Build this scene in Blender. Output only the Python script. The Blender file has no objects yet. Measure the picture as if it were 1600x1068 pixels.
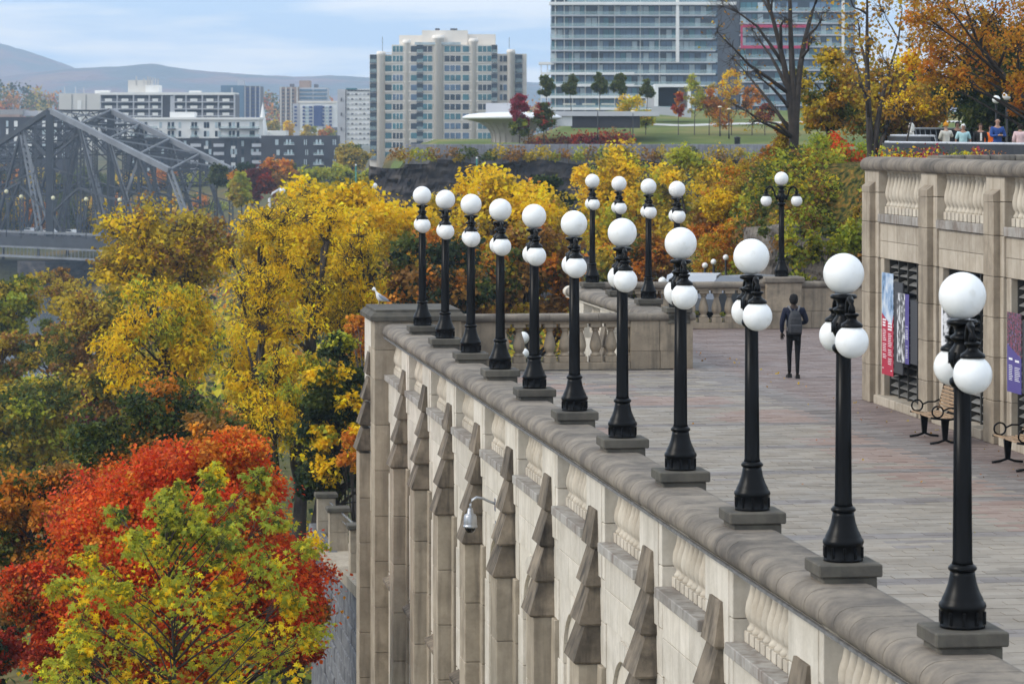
import bpy, bmesh, math, random
import numpy as np
from mathutils import Vector, Matrix
SC = bpy.context.scene
COL = SC.collection
rnd = random.Random(7)
# ---------------------------------------------------------------- camera
CAM_Z = 5.2
cam_data = bpy.data.cameras.new('camera')
cam = bpy.data.objects.new('camera', cam_data)
COL.objects.link(cam)
cam.location = (0, 0, CAM_Z)
cam.rotation_euler = (math.radians(90), 0, 0)
cam_data.sensor_width = 36
cam_data.lens = 36 * 4900 / 1600
cam_data.shift_y = -(534 - 204.5) / 1600
cam_data.clip_start = 0.5
cam_data.clip_end = 30000
cam_data.dof.use_dof = True
cam_data.dof.focus_distance = 46
cam_data.dof.aperture_fstop = 6.3
SC.camera = cam
# ---------------------------------------------------------------- world and sun
SUN = Vector((-0.78, -0.22, 0.58)).normalized()
world = bpy.data.worlds.new('World')
SC.world = world
world.use_nodes = True
nt = world.node_tree
for n in list(nt.nodes): nt.nodes.remove(n)
N = nt.nodes.new; L = nt.links.new
out = N('ShaderNodeOutputWorld'); bg = N('ShaderNodeBackground'); L(bg.outputs[0], out.inputs[0])
bg.inputs['Strength'].default_value = 0.1
sky = N('ShaderNodeTexSky'); sky.sky_type = 'NISHITA'; sky.sun_disc = False
sky.sun_elevation = math.asin(SUN.z); sky.sun_rotation = math.atan2(SUN.x, SUN.y)
sky.dust_density = 2.0; sky.ozone_density = 2.0
tc = N('ShaderNodeTexCoord')
mp = N('ShaderNodeMapping'); mp.inputs['Scale'].default_value = (9.0, 9.0, 75.0); mp.inputs['Location'].default_value = (.35, 0, 1.2); L(tc.outputs['Generated'], mp.inputs[0])
nz = N('ShaderNodeTexNoise'); nz.inputs['Scale'].default_value = 1.0; nz.inputs['Detail'].default_value = 5; nz.inputs['Roughness'].default_value = .52
L(mp.outputs[0], nz.inputs[0])
cr = N('ShaderNodeValToRGB'); L(nz.outputs[0], cr.inputs[0])
cr.color_ramp.elements[0].position = .43; cr.color_ramp.elements[0].color = (5.4, 7.5, 10.2, 1)
cr.color_ramp.elements[1].position = .57; cr.color_ramp.elements[1].color = (11.2, 11.2, 11.2, 1)
mx = N('ShaderNodeMix'); mx.data_type = 'RGBA'; mx.inputs[0].default_value = .90
L(sky.outputs[0], mx.inputs[6]); L(cr.outputs[0], mx.inputs[7]); L(mx.outputs[2], bg.inputs[0])
sun_data = bpy.data.lights.new('sun', 'SUN'); sun_data.energy = 1.5; sun_data.angle = math.radians(22)
sun_data.color = (1, .93, .82)
sun = bpy.data.objects.new('sun', sun_data); COL.objects.link(sun)
sun.rotation_euler = SUN.to_track_quat('Z', 'Y').to_euler()
SC.view_settings.view_transform = 'Standard'; SC.view_settings.look = 'None'
SC.view_settings.gamma = 1; SC.view_settings.use_curve_mapping = False
SC.view_settings.exposure = 0.42
SC.cycles.volume_bounces = 2
SC.cycles.max_bounces = 6
SC.cycles.transparent_max_bounces = 6
SC.render.film_transparent = False
# ---------------------------------------------------------------- frames
F = 4900.; PX = 800.; HY = 204.5
T = math.atan2(684, F); TS, TC = math.sin(T), math.cos(T)
def wxy(u, v): return (-TS * u + TC * v, TC * u + TS * v)
def at(px, py, Y): return ((px - PX) / F * Y, Y, CAM_Z - (py - HY) * Y / F)
# ---------------------------------------------------------------- helpers
def tag(o, label=None, cat=None, group=None, kind=None):
    if label: o['label'] = label
    if cat: o['category'] = cat
    if group: o['group'] = group
    if kind: o['kind'] = kind
    return o
def empty(name, loc=(0, 0, 0), rz=0, label=None, cat=None, group=None):
    o = bpy.data.objects.new(name, None); COL.objects.link(o)
    o.location = loc; o.rotation_euler = (0, 0, rz); o.empty_display_size = .2
    return tag(o, label, cat, group)
def link(name, me, parent=None, loc=(0, 0, 0), rot=None, scale=None):
    o = bpy.data.objects.new(name, me); COL.objects.link(o)
    o.location = loc
    if rot: o.rotation_euler = rot
    if scale: o.scale = scale
    if parent: o.parent = parent
    return o
def copy_tree(o, parent=None):
    c = o.copy(); COL.objects.link(c)
    c.parent = parent
    for ch in list(o.children): copy_tree(ch, c)
    return c
class MB:
    def __init__(s): s.v = []; s.f = []; s.sm = []
    def add(s, vs, fs, smooth=False):
        n = len(s.v); s.v += [tuple(p) for p in vs]
        s.f += [tuple(i + n for i in f) for f in fs]; s.sm += [smooth] * len(fs); return s
    def box(s, x0, x1, y0, y1, z0, z1):
        v = [(x, y, z) for z in (z0, z1) for x, y in ((x0, y0), (x1, y0), (x1, y1), (x0, y1))]
        return s.add(v, [(3, 2, 1, 0), (4, 5, 6, 7), (0, 1, 5, 4), (1, 2, 6, 5), (2, 3, 7, 6), (3, 0, 4, 7)])
    def cbox(s, x0, x1, y0, y1, z0, z1, c=.012):   # box with chamfered edges
        b = bmesh.new(); r = bmesh.ops.create_cube(b, size=1)
        for q in b.verts: q.co = Vector(((x0 + x1) / 2 + q.co.x * (x1 - x0), (y0 + y1) / 2 + q.co.y * (y1 - y0), (z0 + z1) / 2 + q.co.z * (z1 - z0)))
        bmesh.ops.bevel(b, geom=list(b.edges), offset=c, segments=1, affect='EDGES', profile=.5)
        b.verts.index_update()
        s.add([q.co[:] for q in b.verts], [[q.index for q in f.verts] for f in b.faces]); b.free(); return s
    def prism(s, poly, a0, a1, axis='y', smooth=False):    # polygon extruded along an axis
        n = len(poly)
        def P(p, a):
            return (p[0], a, p[1]) if axis == 'y' else ((a, p[0], p[1]) if axis == 'x' else (p[0], p[1], a))
        v = [P(p, a0) for p in poly] + [P(p, a1) for p in poly]
        sides = [(i, (i + 1) % n, n + (i + 1) % n, n + i) for i in range(n)]
        s.add(v, [tuple(range(n))[::-1], tuple(range(n, 2 * n))])
        return s.add(v, sides, smooth)
    def lathe(s, prof, seg=20, c=(0, 0, 0), smooth=True, caps=True, flute=0.0):
        v = []; f = []
        for (r, z) in prof:
            for k in range(seg):
                a = 2 * math.pi * k / seg
                rr = r * (1 - (flute if k % 2 else 0))
                v.append((c[0] + rr * math.cos(a), c[1] + rr * math.sin(a), c[2] + z))
        for i in range(len(prof) - 1):
            for k in range(seg):
                k2 = (k + 1) % seg
                f.append((i * seg + k, i * seg + k2, (i + 1) * seg + k2, (i + 1) * seg + k))
        s.add(v, f, smooth)
        if caps:
            n = len(s.v) - len(v)
            s.f += [tuple(n + k for k in range(seg))[::-1], tuple(n + (len(prof) - 1) * seg + k for k in range(seg))]; s.sm += [False, False]
        return s
    def tube(s, pts, r, seg=8, smooth=True, caps=True):
        pts = [Vector(p) for p in pts]; n = len(pts)
        rs = r if isinstance(r, (list, tuple)) else [r] * n
        v = []; f = []; up = Vector((0, 0, 1))
        for i, p in enumerate(pts):
            d = (pts[min(i + 1, n - 1)] - pts[max(i - 1, 0)]).normalized()
            ref = up if abs(d.dot(up)) < .95 else Vector((1, 0, 0))
            a = d.cross(ref).normalized(); b = a.cross(d)
            for k in range(seg):
                t = 2 * math.pi * k / seg
                v.append(p + (a * math.cos(t) + b * math.sin(t)) * rs[i])
        for i in range(n - 1):
            for k in range(seg):
                k2 = (k + 1) % seg
                f.append((i * seg + k2, i * seg + k, (i + 1) * seg + k, (i + 1) * seg + k2))
        s.add(v, f, smooth)
        if caps:
            m = len(s.v) - len(v)
            s.f += [tuple(m + k for k in range(seg)), tuple(m + (n - 1) * seg + k for k in range(seg))[::-1]]; s.sm += [False, False]
        return s
    def beam(s, p, q, w, h=None):   # square bar from p to q
        h = h or w
        p = Vector(p); q = Vector(q); d = (q - p).normalized()
        ref = Vector((0, 0, 1)) if abs(d.z) < .95 else Vector((0, 1, 0))
        a = d.cross(ref).normalized() * (w / 2); b = a.cross(d).normalized() * (h / 2)
        v = [p - a - b, p + a - b, p + a + b, p - a + b, q - a - b, q + a - b, q + a + b, q - a + b]
        return s.add(v, [(0, 1, 2, 3), (7, 6, 5, 4), (4, 5, 1, 0), (5, 6, 2, 1), (6, 7, 3, 2), (7, 4, 0, 3)])
    def sphere(s, c, r, seg=24, rings=14, sz=1.0):
        prof = [(max(1e-4, r * math.sin(math.pi * i / rings)), -r * sz * math.cos(math.pi * i / rings)) for i in range(rings + 1)]
        return s.lathe(prof, seg, c, True, False)
    def mesh(s, name, mat=None):
        me = bpy.data.meshes.new(name); me.from_pydata(s.v, [], s.f)
        me.polygons.foreach_set('use_smooth', s.sm)
        if mat: me.materials.append(mat)
        return me
    def build(s, name, mat, parent=None, loc=(0, 0, 0), rot=None):
        return link(name, s.mesh(name, mat), parent, loc, rot)
def boxm(name, mat, dx, dy, dz, c=0):   # box mesh centred in x, y, base at z=0
    m = MB()
    (m.cbox(-dx/2, dx/2, -dy/2, dy/2, 0, dz, c) if c else m.box(-dx/2, dx/2, -dy/2, dy/2, 0, dz))
    return m.mesh(name, mat)
# ---------------------------------------------------------------- materials
def newmat(name):
    m = bpy.data.materials.new(name); m.use_nodes = True
    t = m.node_tree; return m, t, t.nodes['Principled BSDF'], t.nodes.new, t.links.new
def plain(name, col, rough=.6, metal=0, var=.12, scale=3., spec=.3, bump=0.0):
    m, t, b, N, L = newmat(name)
    b.inputs['Roughness'].default_value = rough; b.inputs['Metallic'].default_value = metal
    b.inputs['Specular IOR Level'].default_value = spec
    g = N('ShaderNodeNewGeometry'); z = N('ShaderNodeTexNoise'); z.inputs['Scale'].default_value = scale; z.inputs['Detail'].default_value = 6
    L(g.outputs['Position'], z.inputs['Vector'])
    mr = N('ShaderNodeMapRange'); mr.inputs[1].default_value = .3; mr.inputs[2].default_value = .7
    mr.inputs[3].default_value = 1 - var; mr.inputs[4].default_value = 1 + var
    L(z.outputs[0], mr.inputs[0])
    x = N('ShaderNodeMix'); x.data_type = 'RGBA'; x.blend_type = 'MULTIPLY'; x.inputs[0].default_value = 1
    x.inputs[6].default_value = (*col, 1); L(mr.outputs[0], x.inputs[7]); L(x.outputs[2], b.inputs['Base Color'])
    if bump:
        bp = N('ShaderNodeBump'); bp.inputs['Strength'].default_value = bump; bp.inputs['Distance'].default_value = .02
        L(z.outputs[0], bp.inputs['Height']); L(bp.outputs[0], b.inputs['Normal'])
    return m
def stone(name, c1, c2, stain=(.10, .085, .07), stain_amt=.35, rough=.85, streak=1.0, ovar=.10, fine=22., bump=.25):
    """weathered masonry: mottled, with vertical run-off streaks, dark stains and a shade of its own per block"""
    m, t, b, N, L = newmat(name)
    b.inputs['Roughness'].default_value = rough; b.inputs['Specular IOR Level'].default_value = .25
    g = N('ShaderNodeNewGeometry')
    z1 = N('ShaderNodeTexNoise'); z1.inputs['Scale'].default_value = 2.2; z1.inputs['Detail'].default_value = 8; z1.inputs['Roughness'].default_value = .62
    L(g.outputs['Position'], z1.inputs['Vector'])
    r1 = N('ShaderNodeValToRGB'); L(z1.outputs[0], r1.inputs[0])
    r1.color_ramp.elements[0].position = .34; r1.color_ramp.elements[0].color = (*c2, 1)
    r1.color_ramp.elements[1].position = .62; r1.color_ramp.elements[1].color = (*c1, 1)
    mp = N('ShaderNodeMapping'); mp.inputs['Scale'].default_value = (7, 7, .7); L(g.outputs['Position'], mp.inputs[0])
    z2 = N('ShaderNodeTexNoise'); z2.inputs['Scale'].default_value = 1.; z2.inputs['Detail'].default_value = 5; L(mp.outputs[0], z2.inputs['Vector'])
    r2 = N('ShaderNodeMapRange'); r2.inputs[1].default_value = .50; r2.inputs[2].default_value = .74; r2.inputs[3].default_value = 0; r2.inputs[4].default_value = stain_amt * streak
    L(z2.outputs[0], r2.inputs[0])
    x1 = N('ShaderNodeMix'); x1.data_type = 'RGBA'; L(r2.outputs[0], x1.inputs[0]); L(r1.outputs[0], x1.inputs[6]); x1.inputs[7].default_value = (*stain, 1)
    z3 = N('ShaderNodeTexNoise'); z3.inputs['Scale'].default_value = .8; z3.inputs['Detail'].default_value = 9; z3.inputs['Roughness'].default_value = .7
    L(g.outputs['Position'], z3.inputs['Vector'])
    r3 = N('ShaderNodeMapRange'); r3.inputs[1].default_value = .54; r3.inputs[2].default_value = .70; r3.inputs[3].default_value = 0; r3.inputs[4].default_value = stain_amt
    L(z3.outputs[0], r3.inputs[0])
    x2 = N('ShaderNodeMix'); x2.data_type = 'RGBA'; L(r3.outputs[0], x2.inputs[0]); L(x1.outputs[2], x2.inputs[6]); x2.inputs[7].default_value = (*stain, 1)
    z4 = N('ShaderNodeTexNoise'); z4.inputs['Scale'].default_value = fine; z4.inputs['Detail'].default_value = 6; L(g.outputs['Position'], z4.inputs['Vector'])
    oi = N('ShaderNodeObjectInfo')
    ma = N('ShaderNodeMath'); ma.operation = 'MULTIPLY_ADD'; L(oi.outputs['Random'], ma.inputs[0]); ma.inputs[1].default_value = 2 * ovar; ma.inputs[2].default_value = 1 - ovar - .09
    mb = N('ShaderNodeMath'); mb.operation = 'MULTIPLY_ADD'; L(z4.outputs[0], mb.inputs[0]); mb.inputs[1].default_value = .18; L(ma.outputs[0], mb.inputs[2])
    x3 = N('ShaderNodeMix'); x3.data_type = 'RGBA'; x3.blend_type = 'MULTIPLY'; x3.inputs[0].default_value = 1
    L(x2.outputs[2], x3.inputs[6]); L(mb.outputs[0], x3.inputs[7]); L(x3.outputs[2], b.inputs['Base Color'])
    bp = N('ShaderNodeBump'); bp.inputs['Strength'].default_value = bump; bp.inputs['Distance'].default_value = .015
    L(z4.outputs[0], bp.inputs['Height']); L(bp.outputs[0], b.inputs['Normal'])
    return m
M = {}
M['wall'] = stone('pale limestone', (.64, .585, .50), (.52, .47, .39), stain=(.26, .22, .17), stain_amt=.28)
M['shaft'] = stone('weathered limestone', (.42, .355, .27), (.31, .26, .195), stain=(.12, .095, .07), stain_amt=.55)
M['cope'] = stone('coping sandstone', (.25, .212, .168), (.125, .108, .092), stain=(.06, .053, .048), stain_amt=.75, streak=.5, fine=30)
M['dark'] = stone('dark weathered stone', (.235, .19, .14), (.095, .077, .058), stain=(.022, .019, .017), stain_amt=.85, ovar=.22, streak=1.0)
M['plinth'] = stone('mossy dark stone', (.115, .102, .082), (.062, .056, .048), stain=(.17, .165, .12), stain_amt=.3)
M['sill'] = stone('grey sill stone', (.38, .355, .32), (.22, .20, .175), stain=(.12, .072, .05), stain_amt=.75)
M['balu'] = stone('baluster stone', (.56, .50, .41), (.44, .38, .30), stain=(.25, .20, .14), stain_amt=.4, streak=.5)
M['mortar'] = plain('mortar', (.58, .52, .43), .9, var=.1)
M['tan'] = stone('tan sandstone', (.36, .29, .21), (.26, .21, .155), stain=(.085, .075, .06), stain_amt=.6)
M['flash'] = plain('lead flashing', (.17, .165, .16), .6, .2, var=.35, scale=9)
M['iron'] = plain('black cast iron', (.002, .002, .0023), .33, 0, var=.3, spec=.14)
M['brass'] = plain('yellowed collar', (.30, .26, .13), .5, 0)
M['black'] = plain('black metal', (.012, .012, .013), .4)
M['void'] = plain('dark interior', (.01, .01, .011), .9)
M['grey'] = plain('dark grey metal', (.055, .053, .048), .55)
M['louv'] = plain('grey louvre', (.17, .165, .155), .6, var=.2)
def opal():
    m, t, b, N, L = newmat('opal glass')
    b.inputs['Base Color'].default_value = (.74, .74, .72, 1); b.inputs['Roughness'].default_value = .28
    b.inputs['Subsurface Weight'].default_value = .5; b.inputs['Subsurface Radius'].default_value = (.12, .12, .12); b.inputs['Subsurface Scale'].default_value = 1.
    g = N('ShaderNodeNewGeometry'); z = N('ShaderNodeTexNoise'); z.inputs['Scale'].default_value = 9; z.inputs['Detail'].default_value = 8
    L(g.outputs['Position'], z.inputs['Vector']); r = N('ShaderNodeValToRGB'); L(z.outputs[0], r.inputs[0])
    r.color_ramp.elements[0].position = .30; r.color_ramp.elements[0].color = (.72, .71, .67, 1)
    r.color_ramp.elements[1].position = .40; r.color_ramp.elements[1].color = (.80, .795, .77, 1); L(r.outputs[0], b.inputs['Base Color'])
    return m
M['opal'] = opal()
def pav(name, c1, c2, k=.16):
    m, t, b, N, L = newmat(name)
    b.inputs['Roughness'].default_value = .8; b.inputs['Specular IOR Level'].default_value = .18
    g = N('ShaderNodeNewGeometry'); oi = N('ShaderNodeObjectInfo')
    ad = N('ShaderNodeMath'); ad.operation = 'ADD'; L(g.outputs['Random Per Island'], ad.inputs[0]); L(oi.outputs['Random'], ad.inputs[1])
    fr = N('ShaderNodeMath'); fr.operation = 'FRACT'; L(ad.outputs[0], fr.inputs[0])
    r = N('ShaderNodeValToRGB'); L(fr.outputs[0], r.inputs[0])
    r.color_ramp.elements[0].color = (*c1, 1); r.color_ramp.elements[1].color = (*c2, 1)
    z = N('ShaderNodeTexNoise'); z.inputs['Scale'].default_value = .7; z.inputs['Detail'].default_value = 10; z.inputs['Roughness'].default_value = .7
    L(g.outputs['Position'], z.inputs['Vector'])
    mr = N('ShaderNodeMapRange'); mr.inputs[1].default_value = .35; mr.inputs[2].default_value = .65; mr.inputs[3].default_value = 1 - k; mr.inputs[4].default_value = 1 + k
    L(z.outputs[0], mr.inputs[0])
    x = N('ShaderNodeMix'); x.data_type = 'RGBA'; x.blend_type = 'MULTIPLY'; x.inputs[0].default_value = 1
    L(r.outputs[0], x.inputs[6]); L(mr.outputs[0], x.inputs[7]); L(x.outputs[2], b.inputs['Base Color'])
    z2 = N('ShaderNodeTexNoise'); z2.inputs['Scale'].default_value = 1.3; z2.inputs['Detail'].default_value = 6; L(g.outputs['Position'], z2.inputs['Vector'])
    m2 = N('ShaderNodeMapRange'); m2.inputs[1].default_value = .4; m2.inputs[2].default_value = .65; m2.inputs[3].default_value = .55; m2.inputs[4].default_value = .9
    L(z2.outputs[0], m2.inputs[0]); L(m2.outputs[0], b.inputs['Roughness'])
    return m
M['pgrey'] = pav('grey granite setts', (.235, .203, .165), (.30, .262, .216), .12)
M['pblue'] = pav('bluish slate setts', (.17, .148, .135), (.24, .213, .195), .12)
M['pred'] = pav('red brick setts', (.255, .18, .148), (.30, .228, .19), .1)
M['pbrown'] = pav('red brown setts', (.18, .135, .12), (.23, .182, .163), .12)
M['joint'] = plain('joint sand', (.09, .082, .075), .95)
# ================================================================ TERRACE: wall, paving, balustrades
V0 = 6.85            # lamp line
LU = [23.70 + 3.822 * i for i in range(11)]     # lamp positions along the wall, nearest first
VF = 6.50            # outer face of the parapet
WL = empty('terrace_wall', (*wxy(0, 0), 0), T, 'tall pale stone wall with stepped buttresses and rounded coping carrying the long lamp row', 'wall')
# local axes of the wall frame: x = v (towards the terrace), y = u (away from the camera)
def cope_mesh(name, w0, w1, zt, length, mat, out=.11, flip=False):
    prof = [(w1, zt - .26), (w1, zt - .05), (w1 - .02, zt - .015), (w1 - .07, zt)]
    prof += [(w0 + .20, zt)] + [(w0 + .20 - .20 * math.sin(a), zt - .15 + .15 * math.cos(a)) for a in [math.radians(d) for d in (25, 45, 62, 78, 90)]]
    prof += [(w0 + .003, zt - .19), (w0 + .03, zt - .23), (w0 + .06, zt - .26)]
    if flip: prof = [(w0 + w1 - x, z) for x, z in prof][::-1]
    m = MB(); m.prism(prof, -length / 2 + .007, length / 2 - .007, 'y', True); return m.mesh(name, mat)
ZT = 1.17
cop = cope_mesh('coping_stone', 6.37, 7.06, ZT, .546, M['cope'])
n = int((65.25 - 19) / .546)
for i in range(n):
    link('coping_stone', cop, WL, (rnd.uniform(-.001, .001), 65.25 - .546 * (i + .5), rnd.uniform(-.0008, .001)))
link('mortar_core', cope_mesh('mortar_core', 6.376, 7.054, ZT - .005, 46.3, M['mortar']), WL, (0, 42.1, 0))
MB().box(6.396, 6.43, 18.9, 65.25, .875, .905).build('drip_strip', M['flash'], WL)
MB().box(6.44, 7.04, 18.9, 65.25, .865, .93).build('coping_bed', M['wall'], WL)
strip = boxm('strip_clip', M['wall'], .012, .03, .03)
# balusters -----------------------------------------------------
def baluster_mesh(name, h, w, mat, seg=12, bl=1.0):
    p = w / 2
    m = MB(); m.cbox(-p, p, -p, p, 0, .155 * h, .006); m.cbox(-p * .98, p * .98, -p * .98, p * .98, .905 * h, h, .006)
    pr = [(.80, .155), (.92, .175), (.92, .20), (.78, .215), (.66, .235), (.60, .26), (.70, .285), (.90 * bl, .34), (1.0 * bl, .40), (.99 * bl, .46), (.90 * bl, .54), (.74, .63), (.58, .71), (.48, .775), (.45, .81), (.66, .825), (.66, .845), (.56, .855), (.64, .875), (.88, .905)]
    m.lathe([(r * p * .97, z * h) for r, z in pr], seg, caps=False)
    return m.mesh(name, mat)
bal = baluster_mesh('baluster', .745, .178, M['balu'], 14, 1.13)
def xbox(name, x0, x1, y0, y1, z0, z1, mat, parent, c=.008):
    m = MB(); m.cbox(x0, x1, y0, y1, z0, z1, c); return m.build(name, mat, parent)
half = .685; PER = 3.822
pier_a = MB().cbox(VF, 7.02, -half, half, .345, .862, .008).mesh('pier_stone', M['wall'])
pier_b = MB().cbox(VF + .002, 7.02, -half, half, -.36, .337, .008).mesh('pier_stone', M['wall'])
fil = MB().cbox(VF - .012, VF + .01, -half + .16, half - .30, -.355, .85, .004).mesh('pier_fillet', M['wall'])
OP = PER - 2 * half
sil = MB().cbox(6.415, 7.0, -OP / 4 + .003, OP / 4 - .003, -.005, .115, .008).mesh('sill_slab', M['sill'])
def buttress(tier):
    # each weathering stone: slightly hollowed face, worn arrises, dark gap under its drip edge
    zt = .45 - .475 * tier if tier else .45; zb = -.025 - .475 * tier
    a0 = [0.035, .055, .115, .175][tier]; a1 = [.115, .19, .262, .33][tier]   # projection at the top and the bottom
    h0 = [.275, .29, .31, .33][tier]; h1 = [.345, .365, .38, .395][tier]
    m = MB(); e = .03
    x = VF + .05
    v = [(VF - a0, -h0, zt), (VF - a0, h0, zt), (x, h0, zt), (x, -h0, zt),
         (VF - a1, -h1, zb + e), (VF - a1, h1, zb + e), (x, h1, zb + e), (x, -h1, zb + e),
         (VF - a1 + e, -h1 + .02, zb + .004), (VF - a1 + e, h1 - .02, zb + .004), (x, h1 - .02, zb + .004), (x, -h1 + .02, zb + .004)]
    m.add(v, [(0, 3, 2, 1), (0, 1, 5, 4), (1, 2, 6, 5), (3, 0, 4, 7), (4, 5, 9, 8), (5, 6, 10, 9), (7, 4, 8, 11), (8, 9, 10, 11)])
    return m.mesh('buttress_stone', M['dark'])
but = [buttress(k) for k in range(4)]
PR = .27
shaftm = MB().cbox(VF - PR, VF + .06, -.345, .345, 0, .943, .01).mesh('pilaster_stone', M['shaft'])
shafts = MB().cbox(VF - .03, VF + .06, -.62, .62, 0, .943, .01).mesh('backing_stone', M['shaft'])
LOW = -9.6
wst = {}
def wall_stone(y0, y1, z0, z1, mat=None, x=None):
    key = (round(y1 - y0, 3), round(z1 - z0, 3), mat or 'wall')
    if key not in wst:
        wst[key] = MB().cbox(0, .3, -(y1 - y0) / 2 + .004, (y1 - y0) / 2 - .004, .004, z1 - z0 - .004, .006).mesh('wall_stone', M[mat or 'wall'])
    return link('wall_stone', wst[key], WL, (VF + .014 if x is None else x, (y0 + y1) / 2, z0))
ledge = MB().prism([(VF + .04, .0), (VF - .16, -.10), (VF - .16, -.16), (VF + .04, -.19)], -.9, .9).mesh('window_ledge', M['dark'])
glassm = plain('dark window glass', (.03, .035, .04), .15, var=.2)
sash = plain('grey window frame', (.18, .18, .17), .5)
HW = .78; ZS = -1.95; ZL = -4.0
def arch_ring(r0, r1, x0, x1, n=14):
    m = MB()
    for i in range(n):
        a, b = math.pi * i / n + .01, math.pi * (i + 1) / n - .01
        P = [(r0 * math.cos(a), r0 * math.sin(a)), (r1 * math.cos(a), r1 * math.sin(a)), (r1 * math.cos(b), r1 * math.sin(b)), (r0 * math.cos(b), r0 * math.sin(b))]
        m.prism(P, x0, x1, 'x')
    return m
voussoir = []
for i in range(9):
    a, b = math.pi * i / 9 + .004, math.pi * (i + 1) / 9 - .004
    mids = [a + (b - a) * t for t in (0, .5, 1)]
    P = [(HW * math.cos(t), HW * math.sin(t)) for t in mids] + [((HW + .24) * math.cos(t), (HW + .24) * math.sin(t)) for t in mids[::-1]]
    voussoir.append(MB().prism(P, VF + .01, VF + .30, 'x').mesh('arch_stone', M['wall']))
def spandrel(sg):    # stone block with the arch cut out of its corner
    R_ = HW + .245; W_ = OP / 2 + .06
    arc = [(sg * R_ * math.cos(math.radians(d)), R_ * math.sin(math.radians(d))) for d in range(0, 91, 10)]
    P = arc + [(0, 1.06), (sg * W_, 1.06), (sg * W_, 0)]
    if sg > 0: P = P[::-1]
    return MB().prism(P, VF + .035, VF + .33, 'x').mesh('spandrel_stone', M['wall'])
spa, spb = spandrel(1), spandrel(-1)
winm = MB().prism([(HW * math.cos(math.radians(d)), HW * math.sin(math.radians(d))) for d in range(0, 181, 12)] + [(-HW, ZL - ZS), (HW, ZL - ZS)], VF + .2, VF + .22, 'x').mesh('window_pane', glassm)
frm = arch_ring(HW - .07, HW, VF + .15, VF + .21)
for yy in (-HW + .035, 0, HW - .035): frm.box(VF + .15, VF + .21, yy - .03, yy + .03, ZL - ZS, .02 if yy else HW - .02)
frm = frm.mesh('window_frame', sash)
plinth_m = MB().cbox(V0 - .29, V0 + .29, -.29, .29, 1.225, 1.34, .012).cbox(V0 - .245, V0 + .25, -.25, .25, .99, 1.222, .01).mesh('lamp_plinth', M['plinth'])
MB().box(VF + .06, VF + .5, 18.9, 65.3, -12, -.02).build('wall_core', M['mortar'], WL)
MB().box(6.75, 7.05, 18.9, 65.3, -.3, -.006).build('inner_curb', M['wall'], WL)
cents = [LU[0] - PER] + LU
for ci, c in enumerate(cents):
    link('pier_stone', pier_a, WL, (0, c, 0)); link('pier_stone', pier_b, WL, (0, c, 0)); link('pier_fillet', fil, WL, (0, c, 0))
    if ci: link('lamp_plinth', plinth_m, WL, (0, c, 0))
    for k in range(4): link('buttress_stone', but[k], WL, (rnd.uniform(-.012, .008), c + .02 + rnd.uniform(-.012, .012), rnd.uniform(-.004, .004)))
    for k in range(8):
        z = -1.45 - .95 * (k + 1)
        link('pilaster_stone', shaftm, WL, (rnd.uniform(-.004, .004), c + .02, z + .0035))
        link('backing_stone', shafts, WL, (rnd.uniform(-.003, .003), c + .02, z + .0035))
    for k in range(2): wall_stone(c - half, c + half, -.37 - .54 * (k + 1), -.37 - .54 * k)
# bays between the piers (the bay beyond pier c)
for ci, c in enumerate(cents):
    y0, y1 = c + half, c + PER - half
    if ci == len(cents) - 1: y1 = 65.3
    w = y1 - y0; cm = (y0 + y1) / 2
    nb = max(2, round(w / .245)); sp = w / nb
    for k in range(nb): link('baluster', bal, WL, (6.70, y0 + sp * (k + .5), .118))
    if ci < len(cents) - 1:
        for s_ in (-1, 1): link('sill_slab', sil, WL, (0, cm + s_ * OP / 4, 0))
    else: xbox('sill_slab', 6.415, 7.0, y0, y1, -.005, .115, M['sill'], WL)
    e = .05
    # courses under the sill down to the arch crown, two blocks each with the joint shifted
    zc = [-.01, -.46, -.888]
    for k in range(2):
        j = cm + (.32 if k else -.28)
        wall_stone(y0 - e, j, zc[k + 1], zc[k]); wall_stone(j, y1 + e, zc[k + 1], zc[k])
    link('spandrel_stone', spa, WL, (0, cm, ZS)); link('spandrel_stone', spb, WL, (0, cm, ZS))
    for vm in voussoir: link('arch_stone', vm, WL, (0, cm, ZS))
    wn = link('window_pane', winm, WL, (0, cm, ZS)); link('window_frame', frm, wn)
    for k in range(3):
        za = ZS - (ZS - ZL) / 3 * (k + 1); zb = ZS - (ZS - ZL) / 3 * k
        wall_stone(y0 - e, cm - HW, za, zb); wall_stone(cm + HW, y1 + e, za, zb)
    link('window_ledge', ledge, WL, (0, cm, ZL + .02))
    for k in range(5):
        za = ZL - 1.05 * (k + 1) - .02; zb = za + 1.05; j = cm + (.3 if k % 2 else -.35)
        wall_stone(y0 - e, j, za, zb); wall_stone(j, y1 + e, za, zb)
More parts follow.
